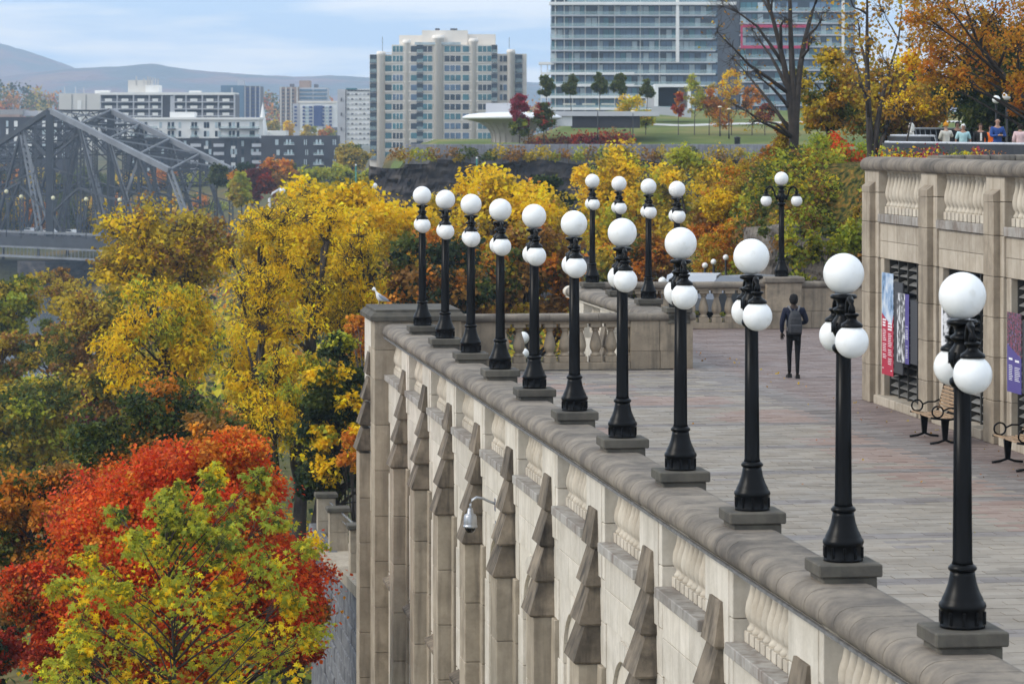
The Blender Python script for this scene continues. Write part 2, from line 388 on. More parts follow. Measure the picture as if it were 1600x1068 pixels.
# corner pier -----------------------------------------------------
CP = empty('corner_pier', (*wxy(0, 0), 0), T, 'square stone corner pier with dark cap at far end of lamp wall', 'stone pier')
cx0, cx1, cy0, cy1 = 6.22, 8.05, 65.35, 67.6
zz = [1.22, .62, 0, -.95, -1.9, -2.85, -3.8, -4.75, -5.7, -6.65, -7.6, -8.6]
for a, b in zip(zz[1:], zz[:-1]):
    xm = cx0 + .55
    ym = (cy0 + cy1) / 2 + rnd.choice((-.3, .25))
    xbox('pier_block', cx0, xm - .003, cy0, ym - .003, a + .004, b - .004, M['shaft'], CP)
    xbox('pier_block', cx0, xm - .003, ym + .003, cy1, a + .004, b - .004, M['wall'], CP)
    xbox('pier_block', xm + .003, cx1, cy0, cy1, a + .004, b - .004, M['tan'] if a >= 0 else M['shaft'], CP)
MB().box(cx0 + .05, cx1 - .05, cy0 + .05, cy1 - .05, -8.6, 1.23).build('pier_core', M['mortar'], CP)
m = MB(); o1 = .06
def ring(x0, x1, y0, y1, z): return [(x0, y0, z), (x1, y0, z), (x1, y1, z), (x0, y1, z)]
lv = [(.04, 1.225), (.09, 1.23), (.09, 1.32), (.01, 1.40), (-.02, 1.405), (-.02, 1.45), (-.035, 1.46)]
v = []
for o_, z in lv: v += ring(cx0 - o_, cx1 + o_, cy0 - o_, cy1 + o_, z)
f = [(3, 2, 1, 0), tuple(4 * (len(lv) - 1) + k for k in range(4))]
for i in range(len(lv) - 1):
    for k in range(4): f.append((4 * i + k, 4 * i + (k + 1) % 4, 4 * i + 4 + (k + 1) % 4, 4 * i + 4 + k))
m.add(v, f).build('moulded_cap', M['plinth'], CP)
for k in range(4):   # sloping weathering stones on the outer face of the pier
    o = link('buttress_stone', but[k], CP, (cx0 - VF + .02, 66.6, .05 - .06 * k), None)
for k in range(7): link('pilaster_stone', shaftm, CP, (cx0 - VF + .03, 66.6, -1.62 - .95 * (k + 1)))
# ---------------------------------------------------------------- cross balustrade A (u = 67.5)
fat = baluster_mesh('baluster', .84, .27, M['tan'], 14)
def balustrade(name, label, x0, y0, length, rz, items, rail_z=1.22, out=-1, endcap=False):
    """straight balustrade along local x; items: list of ('b', start, count, pitch) or ('p', x0, x1)"""
    P = wxy(y0, x0); E = empty(name, (P[0], P[1], 0), T + rz, label, 'balustrade')
    return E
def add_rail(E, L0, L1, d, zt, mat, unit=1.1, h=.16):
    n = max(1, round((L1 - L0) / unit)); s_ = (L1 - L0) / n
    pf = [(-d, zt - h), (-d - .0, zt - .05), (-d + .03, zt - .015), (-d + .08, zt), (d - .08, zt), (d - .03, zt - .015), (d, zt - .05), (d, zt - h)]
    me = MB().prism(pf, .003, s_ - .003, 'x', True).mesh('rail_stone', mat)
    for i in range(n): link('rail_stone', me, E, (L0 + i * s_, 0, 0))
CB = empty('cross_balustrade', (*wxy(67.6, 8.05), 0), T, 'low tan stone balustrade of fat vase balusters between the corner pier and a solid block', 'balustrade')
# block pier from v 12.1 to 13.45 ; balusters 9.1 .. 12.1
add_rail(CB, .03, 5.42, .20, 1.22, M['cope'])
xbox('end_block', .02, 1.02, -.15, .15, .005, 1.055, M['tan'], CB)
for a, b, z0, z1 in [(3.98, 4.62, .40, 1.055), (4.63, 5.36, .40, 1.055), (3.98, 4.63, .005, .395), (4.64, 5.36, .005, .395)]:
    xbox('pier_block', a, b, -.17, .17, z0, z1, M['tan'], CB, .006)
for k in range(9): link('baluster', fat, CB, (1.20 + .338 * k, 0, .16))
MB().cbox(1.03, 3.97, -.16, .16, .005, .155, .008).build('base_course', M['tan'], CB)
MB().cbox(1.03, 3.97, -.14, .14, 1.003, 1.055, .008).build('rail_bed', M['tan'], CB)
# ---------------------------------------------------------------- side parapet B, v = 13.1, u 67.6 .. 81
SB = empty('side_parapet', (*wxy(0, 0), 0), T, 'receding stone parapet with rounded coping beyond the cross balustrade, carrying four lamps', 'parapet')
dv = 13.1 - V0
sc = .546
for i in range(int((80.9 - 67.85) / sc)):
    link('coping_stone', cop, SB, (dv, 67.85 + sc * (i + .5), .01))
LU2 = [67.15 + 3.95 * i for i in range(4)]
for i, c in enumerate(LU2):
    link('lamp_plinth', plinth_m, SB, (dv, c + (.5 if i == 0 else 0), 0.0))
for i in range(4):
    c = LU2[i] + (1.35 if i == 0 else 0)
    link('pier_stone', pier_a, SB, (dv, c, 0)); link('pier_stone', pier_b, SB, (dv, c, 0))
    for k in range(4): link('buttress_stone', but[k], SB, (dv, c, 0))
    if i < 3:
        for k in range(10): link('baluster', bal, SB, (6.72 + dv, c + half + .12 + .24 * k, .118))
for (a, b) in [(67.8, 72.2), (72.2, 76.6), (76.6, 81)]:
    for k in range(8): xbox('wall_stone', VF + .05 + dv, VF + .5 + dv, a + .004, b - .004, -.02 - .95 * (k + 1), -.026 - .95 * k, M['wall'], SB)
link('mortar_core', cope_mesh('mortar_core', 6.381 + dv, 7.05 + dv, ZT + .002, 13., M['mortar']), SB, (0, 74.4, 0))
MB().box(6.46 + dv, 7.0 + dv, 67.85, 80.9, .865, .92).build('coping_bed', M['wall'], SB)
# return wall that closes the step between the two parapets, below the cross balustrade
RW = empty('return_wall', (*wxy(67.8, 8.05), 0), T, 'pale stone wall under the cross balustrade closing the step in the terrace edge', 'wall')
for k in range(9):
    for j in range(4): xbox('wall_stone', j * 1.25 + .004, j * 1.25 + 1.246, -.1, .12, -.03 - .95 * (k + 1), -.036 - .95 * k, M['wall'], RW)
# ---------------------------------------------------------------- far balustrade C, u = 80.9..81.5
FB = empty('far_balustrade', (*wxy(81.2, 13.1), 0), T - .03, 'long low stone balustrade across far end of the plaza, with broad lamp pedestal', 'balustrade')
add_rail(FB, -.1, 9.4, .19, 1.23, M['cope'])
def solid(a, b, split=.45, d=.16):
    n = max(1, round((b - a) / 1.2)); s_ = (b - a) / n
    for i in range(n):
        xbox('wall_stone', a + s_ * i + .003, a + s_ * (i + 1) - .003, -d, d, split + .003, 1.06, M['tan'], FB, .006)
    n2 = max(1, round((b - a) / 1.5)); s2 = (b - a) / n2
    for i in range(n2): xbox('wall_stone', a + s2 * i + .003, a + s2 * (i + 1) - .003, -d, d, .005, split - .003, M['tan'], FB, .006)
solid(-.1, .75); solid(4.55, 9.4)
for k in range(11): link('baluster', fat, FB, (.92 + .342 * k, 0, .16))
MB().cbox(.76, 4.54, -.16, .16, .005, .155, .008).build('base_course', M['tan'], FB)
MB().cbox(.76, 4.54, -.14, .14, 1.003, 1.06, .008).build('rail_bed', M['tan'], FB)
# pedestal (px 1198..1287)
for a, b, z0, z1 in [(4.93, 5.87, .46, 1.20), (4.93, 5.87, .005, .45)]:
    xbox('pedestal_block', a, b, -.40, .40, z0, z1, M['tan'], FB, .008)
xbox('pedestal_cap', 4.86, 5.94, -.47, .47, 1.203, 1.36, M['cope'], FB, .03)
PED = Matrix.Translation((*wxy(81.2, 13.1), 0)) @ Matrix.Rotation(T - .03, 4, 'Z') @ Vector((5.40, 0, 1.36))
# ---------------------------------------------------------------- paving
PV = empty('plaza_paving', (*wxy(0, 0), 0), T); PV['kind'] = 'structure'
def slab(name, poly, z0, z1, mat, parent):
    m = MB(); m.prism(poly, z0, z1, 'z'); return m.build(name, mat, parent)
slab('paving_bed', [(7.05, 18), (15.9, 18), (15.9, 58.9), (26, 58.9), (26, 81.4), (13.55, 81.4), (13.55, 67.85), (7.05, 67.85)][::-1], -.5, -.028, M['joint'], PV)
ph, pw = .235, .47
buckets = {k: MB() for k in ('pgrey', 'pblue', 'pred', 'pbrown')}
lib = {k: MB().cbox(-pw / 2 + .0032, pw / 2 - .0032, -ph / 2 + .0032, ph / 2 - .0032, -.03, .0, .004).mesh('paver', M[k]) for k in buckets}
rows = []
u = 19.5
cnt = 0
cands = []
ri = 0
while u < 81.2:
    v = 7.10 - (pw / 2 if ri % 2 else 0)
    while v < 25.4:
        vc, uc = v + pw / 2, u + ph / 2
        inside = vc > 7.2 and (vc < 15.75 or uc > 59.2) and (uc < 67.2 or vc > 13.2) and not (vc > 25)
        if inside:
            ph_ = ((uc - LU[0] + .1) / PER) % 1.0
            wob = .25 * math.sin(uc * .7) 
            k = 'pgrey'
            if vc > 14.0: k = 'pbrown'
            elif vc > 13.4: k = 'pblue'
            elif vc > 12.1: k = 'pred' if rnd.random() < .85 else 'pgrey'
            if uc > 52 and k in ('pgrey', 'pred'):
                q = math.sin(vc * 1.1 + uc * .45) + .6 * math.sin(uc * 1.6 - vc)
                k = 'pred' if q > .5 else 'pgrey'
                if uc > 60 and rnd.random() < .25: k = 'pblue'
            if ph_ < .13 and vc < 13.5: k = 'pblue'
            if rnd.random() < .02 and k == 'pgrey': k = 'pblue'
            cands.append((uc, vc, k))
        v += pw
    u += ph; ri += 1
def vis(c):
    x, y = wxy(c[0], c[1]); px = PX + F * x / y; py = HY + CAM_Z * F / y
    return px < 1610 and py < 1010 and py - 204.5 > (px - 116) * .578
cands.sort(key=lambda c: (not vis(c), c[0]))
for i, (uc, vc, k) in enumerate(cands):
    z = rnd.uniform(-.003, .003)
    if i < 280:
        link('paver', lib[k], PV, (vc, uc, z), (rnd.uniform(-.004, .004), rnd.uniform(-.004, .004), rnd.uniform(-.003, .003)))
    else:
        t = rnd.uniform(-.0025, .0025)
        m = buckets[k]; x0, x1, y0, y1 = vc - pw / 2 + .0032, vc + pw / 2 - .0032, uc - ph / 2 + .0032, uc + ph / 2 - .0032
        m.add([(x0, y0, z + t), (x1, y0, z - t), (x1, y1, z - t), (x0, y1, z + t), (x0, y0, -.03), (x1, y0, -.03), (x1, y1, -.03), (x0, y1, -.03)],
              [(0, 1, 2, 3), (4, 5, 1, 0), (5, 6, 2, 1), (6, 7, 3, 2), (7, 4, 0, 3)])
for k, m in buckets.items():
    if m.v: o = m.build('paver_field', M[k], PV); o['kind'] = 'stuff'
# ================================================================ LAMPS
def build_lamp(loc, rz, label, group):
    R_ = empty('lamp_post', loc, rz, label, 'street lamp', group)
    m = MB(); m.lathe([(.178, 0), (.178, .02), (.172, .03), (.172, .135), (.180, .145), (.186, .165), (.180, .19), (.165, .205), (.160, .225), (.135, .275), (.112, .34), (.100, .40), (.096, .44)], 32)
    for k in range(10):
        a = math.pi * k / 5 + .2; m.cbox(.176 * math.cos(a) - .011, .176 * math.cos(a) + .011, .176 * math.sin(a) - .011, .176 * math.sin(a) + .011, .03, .13, .003)
    m.build('base', M['iron'], R_)
    m = MB(); m.lathe([(.100, .437), (.112, .45), (.112, .465), (.100, .48), (.090, .49)], 28)
    m.lathe([(.088, .48), (.078, .52), (.074, 1.0), (.068, 1.86)], 32, flute=.13)
    m.lathe([(.075, 1.86), (.098, 1.885), (.104, 1.91), (.098, 1.935), (.070, 1.95)], 28).build('shaft', M['iron'], R_)
    m = MB(); m.lathe([(.066, 1.945), (.06, 1.98), (.085, 2.02), (.108, 2.07), (.112, 2.11), (.10, 2.15), (.070, 2.19), (.062, 2.22), (.09, 2.235), (.098, 2.25), (.088, 2.265), (.062, 2.28), (.058, 2.32), (.08, 2.34), (.118, 2.355), (.122, 2.375), (.11, 2.39)], 24)
    for k in range(8):
        a = math.pi * k / 4; m.box(.10 * math.cos(a) - .012, .10 * math.cos(a) + .012, .10 * math.sin(a) - .012, .10 * math.sin(a) + .012, 2.05, 2.14)
    m.build('hub', M['iron'], R_)
    for s in (-1, 1):
        pts = [(0, s * .07, 2.10), (0, s * .125, 2.095), (0, s * .165, 2.13), (0, s * .185, 2.20), (0, s * .205, 2.28), (0, s * .25, 2.345), (0, s * .31, 2.37), (0, s * .365, 2.345), (0, s * .395, 2.29), (0, s * .40, 2.235)]
        m = MB(); m.tube(pts, [.045, .036, .03, .028, .028, .028, .028, .028, .03, .034], 10)
        m.sphere((0, s * .13, 2.05), .036, 10, 6); m.tube([(0, s * .13, 2.05), (0, s * .165, 2.13)], .02, 6)
        ar = m.build('arm', M['iron'], R_)
        m = MB(); m.lathe([(.038, 2.245), (.06, 2.24), (.065, 2.225), (.045, 2.21), (.042, 2.19), (.06, 2.17), (.092, 2.15), (.098, 2.135), (.096, 2.12)][::-1], 20, (0, s * .40, 0)).build('fitter', M['iron'], ar)
        g = MB(); g.sphere((0, s * .40, 1.993), .150, 32, 20); g.build('globe', M['opal'], R_)
        m = MB(); m.lathe([(.080, 2.108), (.084, 2.124)], 20, (0, s * .40, 0)).build('collar', M['brass'], R_)
    g = MB(); g.sphere((0, 0, 2.575), .184, 36, 22); g.build('globe', M['opal'], R_)
    return R_
place = ['nearest the camera, at the right edge', 'second nearest, left of the bench', 'third nearest, below left of walking man',
         'fourth nearest, by the small far street globes', 'fifth nearest, overlapping the block end of cross balustrade', 'sixth nearest, left of that block end',
         'seventh nearest, before the middle balusters', 'eighth nearest, right of the white globe gap', 'third from the corner pier', 'second from the corner pier', 'farthest, right behind the gull']
lamp0 = None
for i, c in enumerate(LU):
    x, y = wxy(c, V0)
    rz = math.radians(rnd.uniform(2.6, 4.6))
    lab = 'black three globe wall lamp, ' + place[i]
    if lamp0 is None: lamp0 = build_lamp((x, y, 1.342), rz, lab, 'three globe lamps along the outer wall')
    else:
        o = copy_tree(lamp0); o.location = (x, y, 1.342); o.rotation_euler = (rnd.uniform(-.004, .004), rnd.uniform(-.004, .004), rz); o['label'] = lab
pl2 = ['nearest and rightmost of four', 'second nearest of four', 'third of four, partly hidden', 'farthest and leftmost of four']
for i, c in enumerate(LU2):
    x, y = wxy(c + (.5 if i == 0 else 0), 13.1)
    o = copy_tree(lamp0); o.location = (x, y, 1.342); o.rotation_euler = (0, 0, math.radians(2.5 + i * .7))
    o['label'] = 'three globe lamp on receding side parapet, ' + pl2[i]; o['group'] = 'three globe lamps on the side parapet'
o = copy_tree(lamp0); o.location = PED; o.rotation_euler = (0, 0, math.radians(87)); del o['group']
o['label'] = 'black lamp with globes spread wide on broad stone pedestal behind the walking man'
# ================================================================ RIGHT BUILDING with louvred openings
BD = empty('plaza_building', (*wxy(0, 0), 0), T, 'tall tan stone building at right with balustrade on top, louvred openings and hanging banners', 'building')
M['bst'] = stone('building limestone', (.46, .40, .32), (.36, .305, .235), stain=(.17, .125, .085), stain_amt=.5)
M['bpil'] = stone('pilaster limestone', (.37, .31, .235), (.25, .205, .155), stain=(.11, .085, .06), stain_amt=.55)
BV = 15.22; PC = [58.9 - 4.09 * i for i in range(5)]
pm = {}
def part(name, key, fn, parent, loc=(0, 0, 0), rot=None):
    if key not in pm: pm[key] = fn().mesh(name, None); pm[key].materials.append(M[key[0]])
    return link(name, pm[key], parent, loc, rot)
courses = [0, .72, 1.44, 2.10, 2.78, 3.46, 4.02]
def louvre_blade():
    m = MB(); P = [(0, 0), (.10, .055), (.125, .052), (.13, .04), (.10, .035), (.0, -.015)]
    return m.prism(P, -.285, .285, 'y')
for i, c in enumerate(PC):
    for a, b in zip(courses[:-1], courses[1:]):
        part('pilaster_stone', ('bpil', round(b - a, 3), 1), lambda: MB().cbox(BV - .12, BV + .2, -.29, .29, .003, b - a - .003, .01), BD, (rnd.uniform(-.002, .002), c, a))
    m = MB(); m.add([(BV - .12, -.29, 4.023), (BV - .12, .29, 4.023), (BV + .1, .29, 4.023), (BV + .1, -.29, 4.023), (BV - .12, -.29, 4.14), (BV - .12, .29, 4.14), (BV + .1, .29, 4.30), (BV + .1, -.29, 4.30)],
        [(3, 2, 1, 0), (4, 5, 6, 7), (0, 1, 5, 4), (1, 2, 6, 5), (2, 3, 7, 6), (3, 0, 4, 7)])
    m.build('pilaster_cap', M['bpil'], BD, (0, c, 0))
    for z0, z1, hw in [(3.463, 4.02, .52), (4.025, 4.535, .52), (2.78, 3.46, .5), (2.1, 2.775, .46), (1.44, 2.1, .46), (.72, 1.44, .46), (.0, .72, .46)]:
        part('pier_stone', ('bst', z0, 2), lambda: MB().cbox(BV, BV + .45, -hw, hw, z0 + .003, z1 - .003, .008), BD, (0, c, 0))
    if i == len(PC) - 1: break
    n0, n1 = PC[i + 1] + .5, c - .5        # bay between the piers
    o0, o1 = PC[i + 1] + .74, c - .74      # opening
    for a, b in zip([0, .72, 1.44, 2.1], [.72, 1.44, 2.1, 2.77]):
        for j0, j1 in ((n0 - .02, o0), (o1, n1 + .02)):
            xbox('jamb_stone', BV + .05, BV + .45, j0 + .002, j1 - .002, a + .003, b - .003, M['bst'], BD)
    mid = (n0 + n1) / 2
    for j0, j1, z0, z1 in ((n0, mid, 2.775, 3.10), (mid, n1, 2.775, 3.10), (n0, mid + .4, 3.106, 3.45), (mid + .4, n1, 3.106, 3.45)):
        xbox('lintel_stone', BV + .04, BV + .45, j0 + .002, j1 - .002, z0, z1, M['bst'], BD)
    for j in range(3):
        w_ = (n1 - n0 - .04) / 3
        xbox('sill_slab', BV - .02, BV + .42, n0 + .02 + w_ * j + .003, n0 + .02 + w_ * (j + 1) - .003, 3.46, 3.615, M['sill'], BD)
    xbox('base_kerb', BV - .10, BV + .4, n0 + .02, mid - .002, 0, .17, M['bst'], BD, .012); xbox('base_kerb', BV - .10, BV + .4, mid + .002, n1 - .02, 0, .17, M['bst'], BD, .012)
    for k in range(12):
        link('baluster', bal, BD, (BV + .20, n0 + .02 + (n1 - n0 - .04) / 12 * (k + .5), 3.618), None, (1, 1, .905 / .745))
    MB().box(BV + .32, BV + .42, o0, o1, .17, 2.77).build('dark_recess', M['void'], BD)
    nc = 4; cw = (o1 - o0) / nc
    for k in range(nc + 1):
        xbox('mullion', BV + .16, BV + .31, o0 + cw * k - .025, o0 + cw * k + .025, .17, 2.77, M['grey'], BD, .004)
    for k in range(nc):
        for r in range(18):
            part('louvre_blade', ('louv', 'bl', 0), louvre_blade, BD, (BV + .175, o0 + cw * (k + .5), .235 + .14 * r))
bcop = cope_mesh('coping_stone', BV - .10, BV + .52, 4.70, .585, M['cope'])
for i in range(32): link('coping_stone', bcop, BD, (0, 59.42 - .585 * (i + .5), 0))
MB().box(BV - .02, BV + .48, 41, 59.4, 4.44, 4.53).build('coping_bed', M['bst'], BD)
for z0, z1 in zip(courses[:-1], courses[1:]):      # end wall
    for k in range(5): xbox('wall_stone', BV + .46 + 2.1 * k, BV + .455 + 2.1 * (k + 1), 59.0, 59.4, z0 + .003, z1 - .003, M['bst'], BD)
MB().box(BV + .45, 40, 40, 59.1, 3.4, 3.62).build('roof_deck', M['tan'], BD)
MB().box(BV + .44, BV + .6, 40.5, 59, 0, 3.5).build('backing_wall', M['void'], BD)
# far parapet of the upper terrace behind the building
UP = empty('upper_parapet', (*wxy(0, 0), 0), T + .0, 'second rounded stone coping behind the plaza building, below the black railing', 'parapet')
uc = cope_mesh('coping_stone', 0, .5, 4.58, .9, M['cope'])
pq = [(10.6, 80.4), (16.5, 84.8)]
for (a, b) in zip(pq[:-1], pq[1:]):
    a, b = Vector(a), Vector(b); d = b - a; n = int(d.length / .9); ang = math.atan2(d.y, d.x) - math.pi / 2
    for k in range(n):
        p = a + d * (k + .5) / n
        q = Matrix.Rotation(-T, 2) @ p
        link('coping_stone', uc, UP, (q.x, q.y, 0), (0, 0, ang - T + math.pi if False else ang - T))
    mm = MB(); pp = Matrix.Rotation(-T, 2) @ a; qq = Matrix.Rotation(-T, 2) @ b
    mm.add([(pp.x + .1, pp.y, 3.2), (qq.x + .1, qq.y, 3.2), (qq.x + .1, qq.y, 4.4), (pp.x + .1, pp.y, 4.4), (pp.x + .4, pp.y + .2, 3.2), (qq.x + .4, qq.y + .2, 3.2), (qq.x + .4, qq.y + .2, 4.4), (pp.x + .4, pp.y + .2, 4.4)],
           [(0, 1, 2, 3), (5, 4, 7, 6), (4, 0, 3, 7), (1, 5, 6, 2), (3, 2, 6, 7)]).build('parapet_wall', M['bst'], UP)
# ---------------------------------------------------------------- banners (flat printed sheets hanging before the louvres)
def pmat(name, build):
    m, t, b, N, L = newmat(name); b.inputs['Roughness'].default_value = .5
    tc = N('ShaderNodeTexCoord'); sp = N('ShaderNodeSeparateXYZ'); L(tc.outputs['Generated'], sp.inputs[0])
    L(build(N, L, tc, sp), b.inputs['Base Color']); return m
def ramp(N, L, src, stops):
    r = N('ShaderNodeValToRGB'); L(src, r.inputs[0]); e = r.color_ramp.elements
    while len(e) < len(stops): e.new(.5)
    for q, (p, c) in zip(e, stops): q.position = p; q.color = (*c, 1)
    return r.outputs[0]
def noise(N, L, src, sc, detail=6, mp=None):
    if mp:
        m_ = N('ShaderNodeMapping'); m_.inputs['Scale'].default_value = mp; L(src, m_.inputs[0]); src = m_.outputs[0]
    z = N('ShaderNodeTexNoise'); z.inputs['Scale'].default_value = sc; z.inputs['Detail'].default_value = detail; L(src, z.inputs['Vector']); return z.outputs[0]
photo1 = pmat('winter photograph print', lambda N, L, tc, sp: ramp(N, L, noise(N, L, tc.outputs['Generated'], 1, 5, (1, 3, 4)), [(.3, (.05, .09, .15)), (.42, (.22, .34, .52)), (.5, (.36, .46, .60)), (.65, (.62, .67, .72))]))
photo2 = pmat('black and white photograph print', lambda N, L, tc, sp: ramp(N, L, noise(N, L, tc.outputs['Generated'], 1, 9, (1, 5, 9)), [(.36, (.01, .01, .012)), (.5, (.16, .16, .17)), (.58, (.62, .62, .63))]))
photo3 = pmat('night lights photograph print', lambda N, L, tc, sp: ramp(N, L, noise(N, L, tc.outputs['Generated'], 1, 4, (1, 9, 16)), [(.38, (.02, .02, .03)), (.46, (.05, .05, .07)), (.56, (.30, .03, .06)), (.62, (.05, .07, .12)), (.66, (.08, .16, .4)), (.76, (.5, .5, .55))]))
M['bred'] = plain('crimson vinyl', (.42, .025, .055), .5, var=.03)
M['bpur'] = plain('violet vinyl', (.085, .065, .24), .5, var=.03)
M['bgry'] = plain('charcoal vinyl', (.05, .05, .055), .5, var=.03)
M['print'] = plain('white print', (.78, .77, .78), .6, var=.03)
bx = BV - .07
def sheet(name, pts, mat, parent, x=None, th=.006):
    """pts: (y, z) outline counter-clockwise seen from the plaza"""
    x = bx if x is None else x
    return MB().prism(pts, x - th / 2, x + th / 2, 'x').build(name, mat, parent)
def lines(parent, ya, yb, z0, z1, n, x, gap=()):
    m = MB(); h = (z0 - z1) / n
    for k in range(n):
        if k in gap: continue
        w_ = rnd.uniform(.72, 1.0)
        m.box(x - .0045, x - .0035, ya - (ya - yb) * w_, ya, z0 - h * (k + (.32 if n > 5 else .6)), z0 - h * k)
    m.build('printed_text', M['print'], parent)
def banner(name, label, u0, u1, zt, zb, bg):
    return empty(name, (*wxy(0, 0), 0), T, label, 'banner')
B1 = banner('banner', 'tall crimson banner with pale blue winter photo, hanging beside the farthest louvres', 0, 0, 0, 0, 0)
ya, yb, zt, zb = 57.85, 57.02, 2.53, .61
zs = zt - .40 * (zt - zb)
sheet('photo_panel', [(yb, zs), (yb + .12, zs - .22), (ya, zs), (ya, zt), (yb, zt)], photo1, B1)
sheet('colour_panel', [(ya, zb), (ya, zs - .003), (yb + .12, zs - .223), (yb, zs - .003), (yb, zb)], M['bred'], B1)
lines(B1, ya - .07, yb + .50, 1.66, 1.50, 3, bx); lines(B1, ya - .45, yb + .08, 1.60, 1.44, 3, bx)
lines(B1, ya - .07, yb + .48, 1.46, .90, 17, bx, (7, 13)); lines(B1, ya - .46, yb + .08, 1.40, .80, 18, bx, (8, 13))
lines(B1, ya - .06, ya - .16, .74, .71, 1, bx); lines(B1, yb + .18, yb + .08, .72, .69, 1, bx)
MB().tube([(bx, yb - .02, zt), (bx + .25, yb - .02, zt)], .012, 6).tube([(bx, yb - .02, zb), (bx + .25, yb - .02, zb)], .012, 6).build('bracket', M['black'], B1)
MB().box(bx + .012, bx + .04, yb - .62, yb - .005, zb + .08, zt - .14).build('back_board', M['bgry'], B1)
B2 = banner('banner', 'smaller violet banner with black and white photograph, between crimson banner and stone pilaster', 0, 0, 0, 0, 0)
ya, yb, zt, zb = 56.60, 55.76, 2.21, .93
sheet('photo_panel', [(yb + .27, zb), (ya, zb), (ya, zt), (yb + .27, zt)], photo2, B2, bx - .04)
sheet('colour_panel', [(yb, zb), (yb + .267, zb), (yb + .267, zt), (yb, zt)], M['bpur'], B2, bx - .04)
lines(B2, yb + .22, yb + .06, 1.62, 1.36, 8, bx - .04, (1,)); lines(B2, yb + .22, yb + .06, 1.26, 1.02, 8, bx - .04, (1,))
MB().box(bx - .02, bx + .01, yb - .5, yb - .004, zb + .02, zt - .1).build('back_board', M['bgry'], B2)
B3 = banner('banner', 'pale banner hanging in the second louvred bay, behind the nearest lamp', 0, 0, 0, 0, 0)
ya, yb, zt, zb = 53.74, 51.95, 2.42, 1.42
sheet('colour_panel', [(yb, zb), (ya, zb), (ya, zt), (yb, zt)], M['print'], B3)
sheet('photo_panel', [(yb + .12, zb + .08), (ya - .12, zb + .08), (ya - .12, zt - .08), (yb + .12, zt - .08)], photo2, B3, bx - .006)
B4 = banner('banner', 'violet banner with dark photo of coloured lights, at the right edge above second bench', 0, 0, 0, 0, 0)
ya, yb, zt, zb = 49.80, 49.02, 2.24, .94
sheet('photo_panel', [(yb, 1.52), (ya, 1.72), (ya, zt), (yb, zt)], photo3, B4)
sheet('colour_panel', [(yb, zb), (ya, zb), (ya, 1.717), (yb, 1.517)], M['bpur'], B4)
lines(B4, ya - .10, yb + .45, 1.50, 1.44, 1, bx); lines(B4, yb + .34, yb + .06, 1.48, 1.42, 1, bx)
lines(B4, ya - .10, yb + .44, 1.38, 1.12, 9, bx); lines(B4, yb + .36, yb + .06, 1.36, 1.12, 8, bx)
MB().box(bx + .012, bx + .04, yb - .5, yb - .004, zb + .02, zt - .1).build('back_board', M['bgry'], B4)
# ---------------------------------------------------------------- benches
M['slat'] = plain('oiled bench slats', (.34, .225, .13), .45, var=.25, scale=12)
def ringpts(c, r, a0=0, a1=360, n=18): return [(c[0] + r * math.cos(math.radians(a)), 0, c[1] + r * math.sin(math.radians(a))) for a in np.linspace(a0, a1, n)]
def bench(u, v, label):
    # local x: width along the wall, y: depth from front edge (0) to back
    x, y = wxy(u, v); B = empty('park_bench', (x, y, 0), T - math.pi / 2, label, 'bench', 'benches by the louvred wall')
    Lh = .62
    def seatc(t): return (0.02 + .42 * t, .435 - .03 * math.sin(t * math.pi))
    for k in range(7):
        yy, zz_ = seatc(k / 6); m = MB(); m.cbox(-Lh, Lh, yy - .024, yy + .024, zz_, zz_ + .022, .004); m.build('seat_slat', M['slat'], B)
    for k in range(8):
        yy = .47 + .018 * k + .01 * math.sin(k); z_ = .50 + .055 * k
        m = MB(); m.cbox(-Lh, Lh, yy - .010, yy + .010, z_, z_ + .044, .004); m.build('back_slat', M['slat'], B)
    for s in (-Lh - .02, Lh + .02, 0):
        m = MB()
        sh = lambda pts: [(s, p[0], p[1]) for p in pts]
        m.tube(sh([(-.01, .44), (.10, .425), (.30, .405), (.43, .425), (.49, .50), (.545, .72), (.60, .95)]), .019, 6)
        if s:
            m.tube([(s, .11 + p[0], .54 + p[2]) for p in ringpts((0, 0), .095)], .015, 6)
            m.tube(sh([(.20, .555), (.30, .60), (.42, .60), (.50, .64)]), .015, 6)
        m.build('end_frame', M['iron'], B)
        if s:
            m = MB(); m.add([(s - .03, .17, .40), (s + .03, .17, .40), (s + .03, .30, .40), (s - .03, .30, .40), (s - .025, .20, .06), (s + .025, .20, .06), (s + .025, .27, .06), (s - .025, .27, .06)], [(0, 1, 2, 3), (7, 6, 5, 4), (4, 5, 1, 0), (5, 6, 2, 1), (6, 7, 3, 2), (7, 4, 0, 3)])
            m.tube(sh([(-.02, .02), (.12, .035), (.235, .075), (.34, .035), (.48, .02)]), .022, 6); m.build('leg', M['iron'], B)
    return B
bench(51.2, 14.08, 'slatted wooden bench with black looped iron arms by the louvres, partly behind nearest lamp')
bench(46.95, 14.25, 'slatted wooden bench with looped iron arm, cut off by the right edge under violet banner')
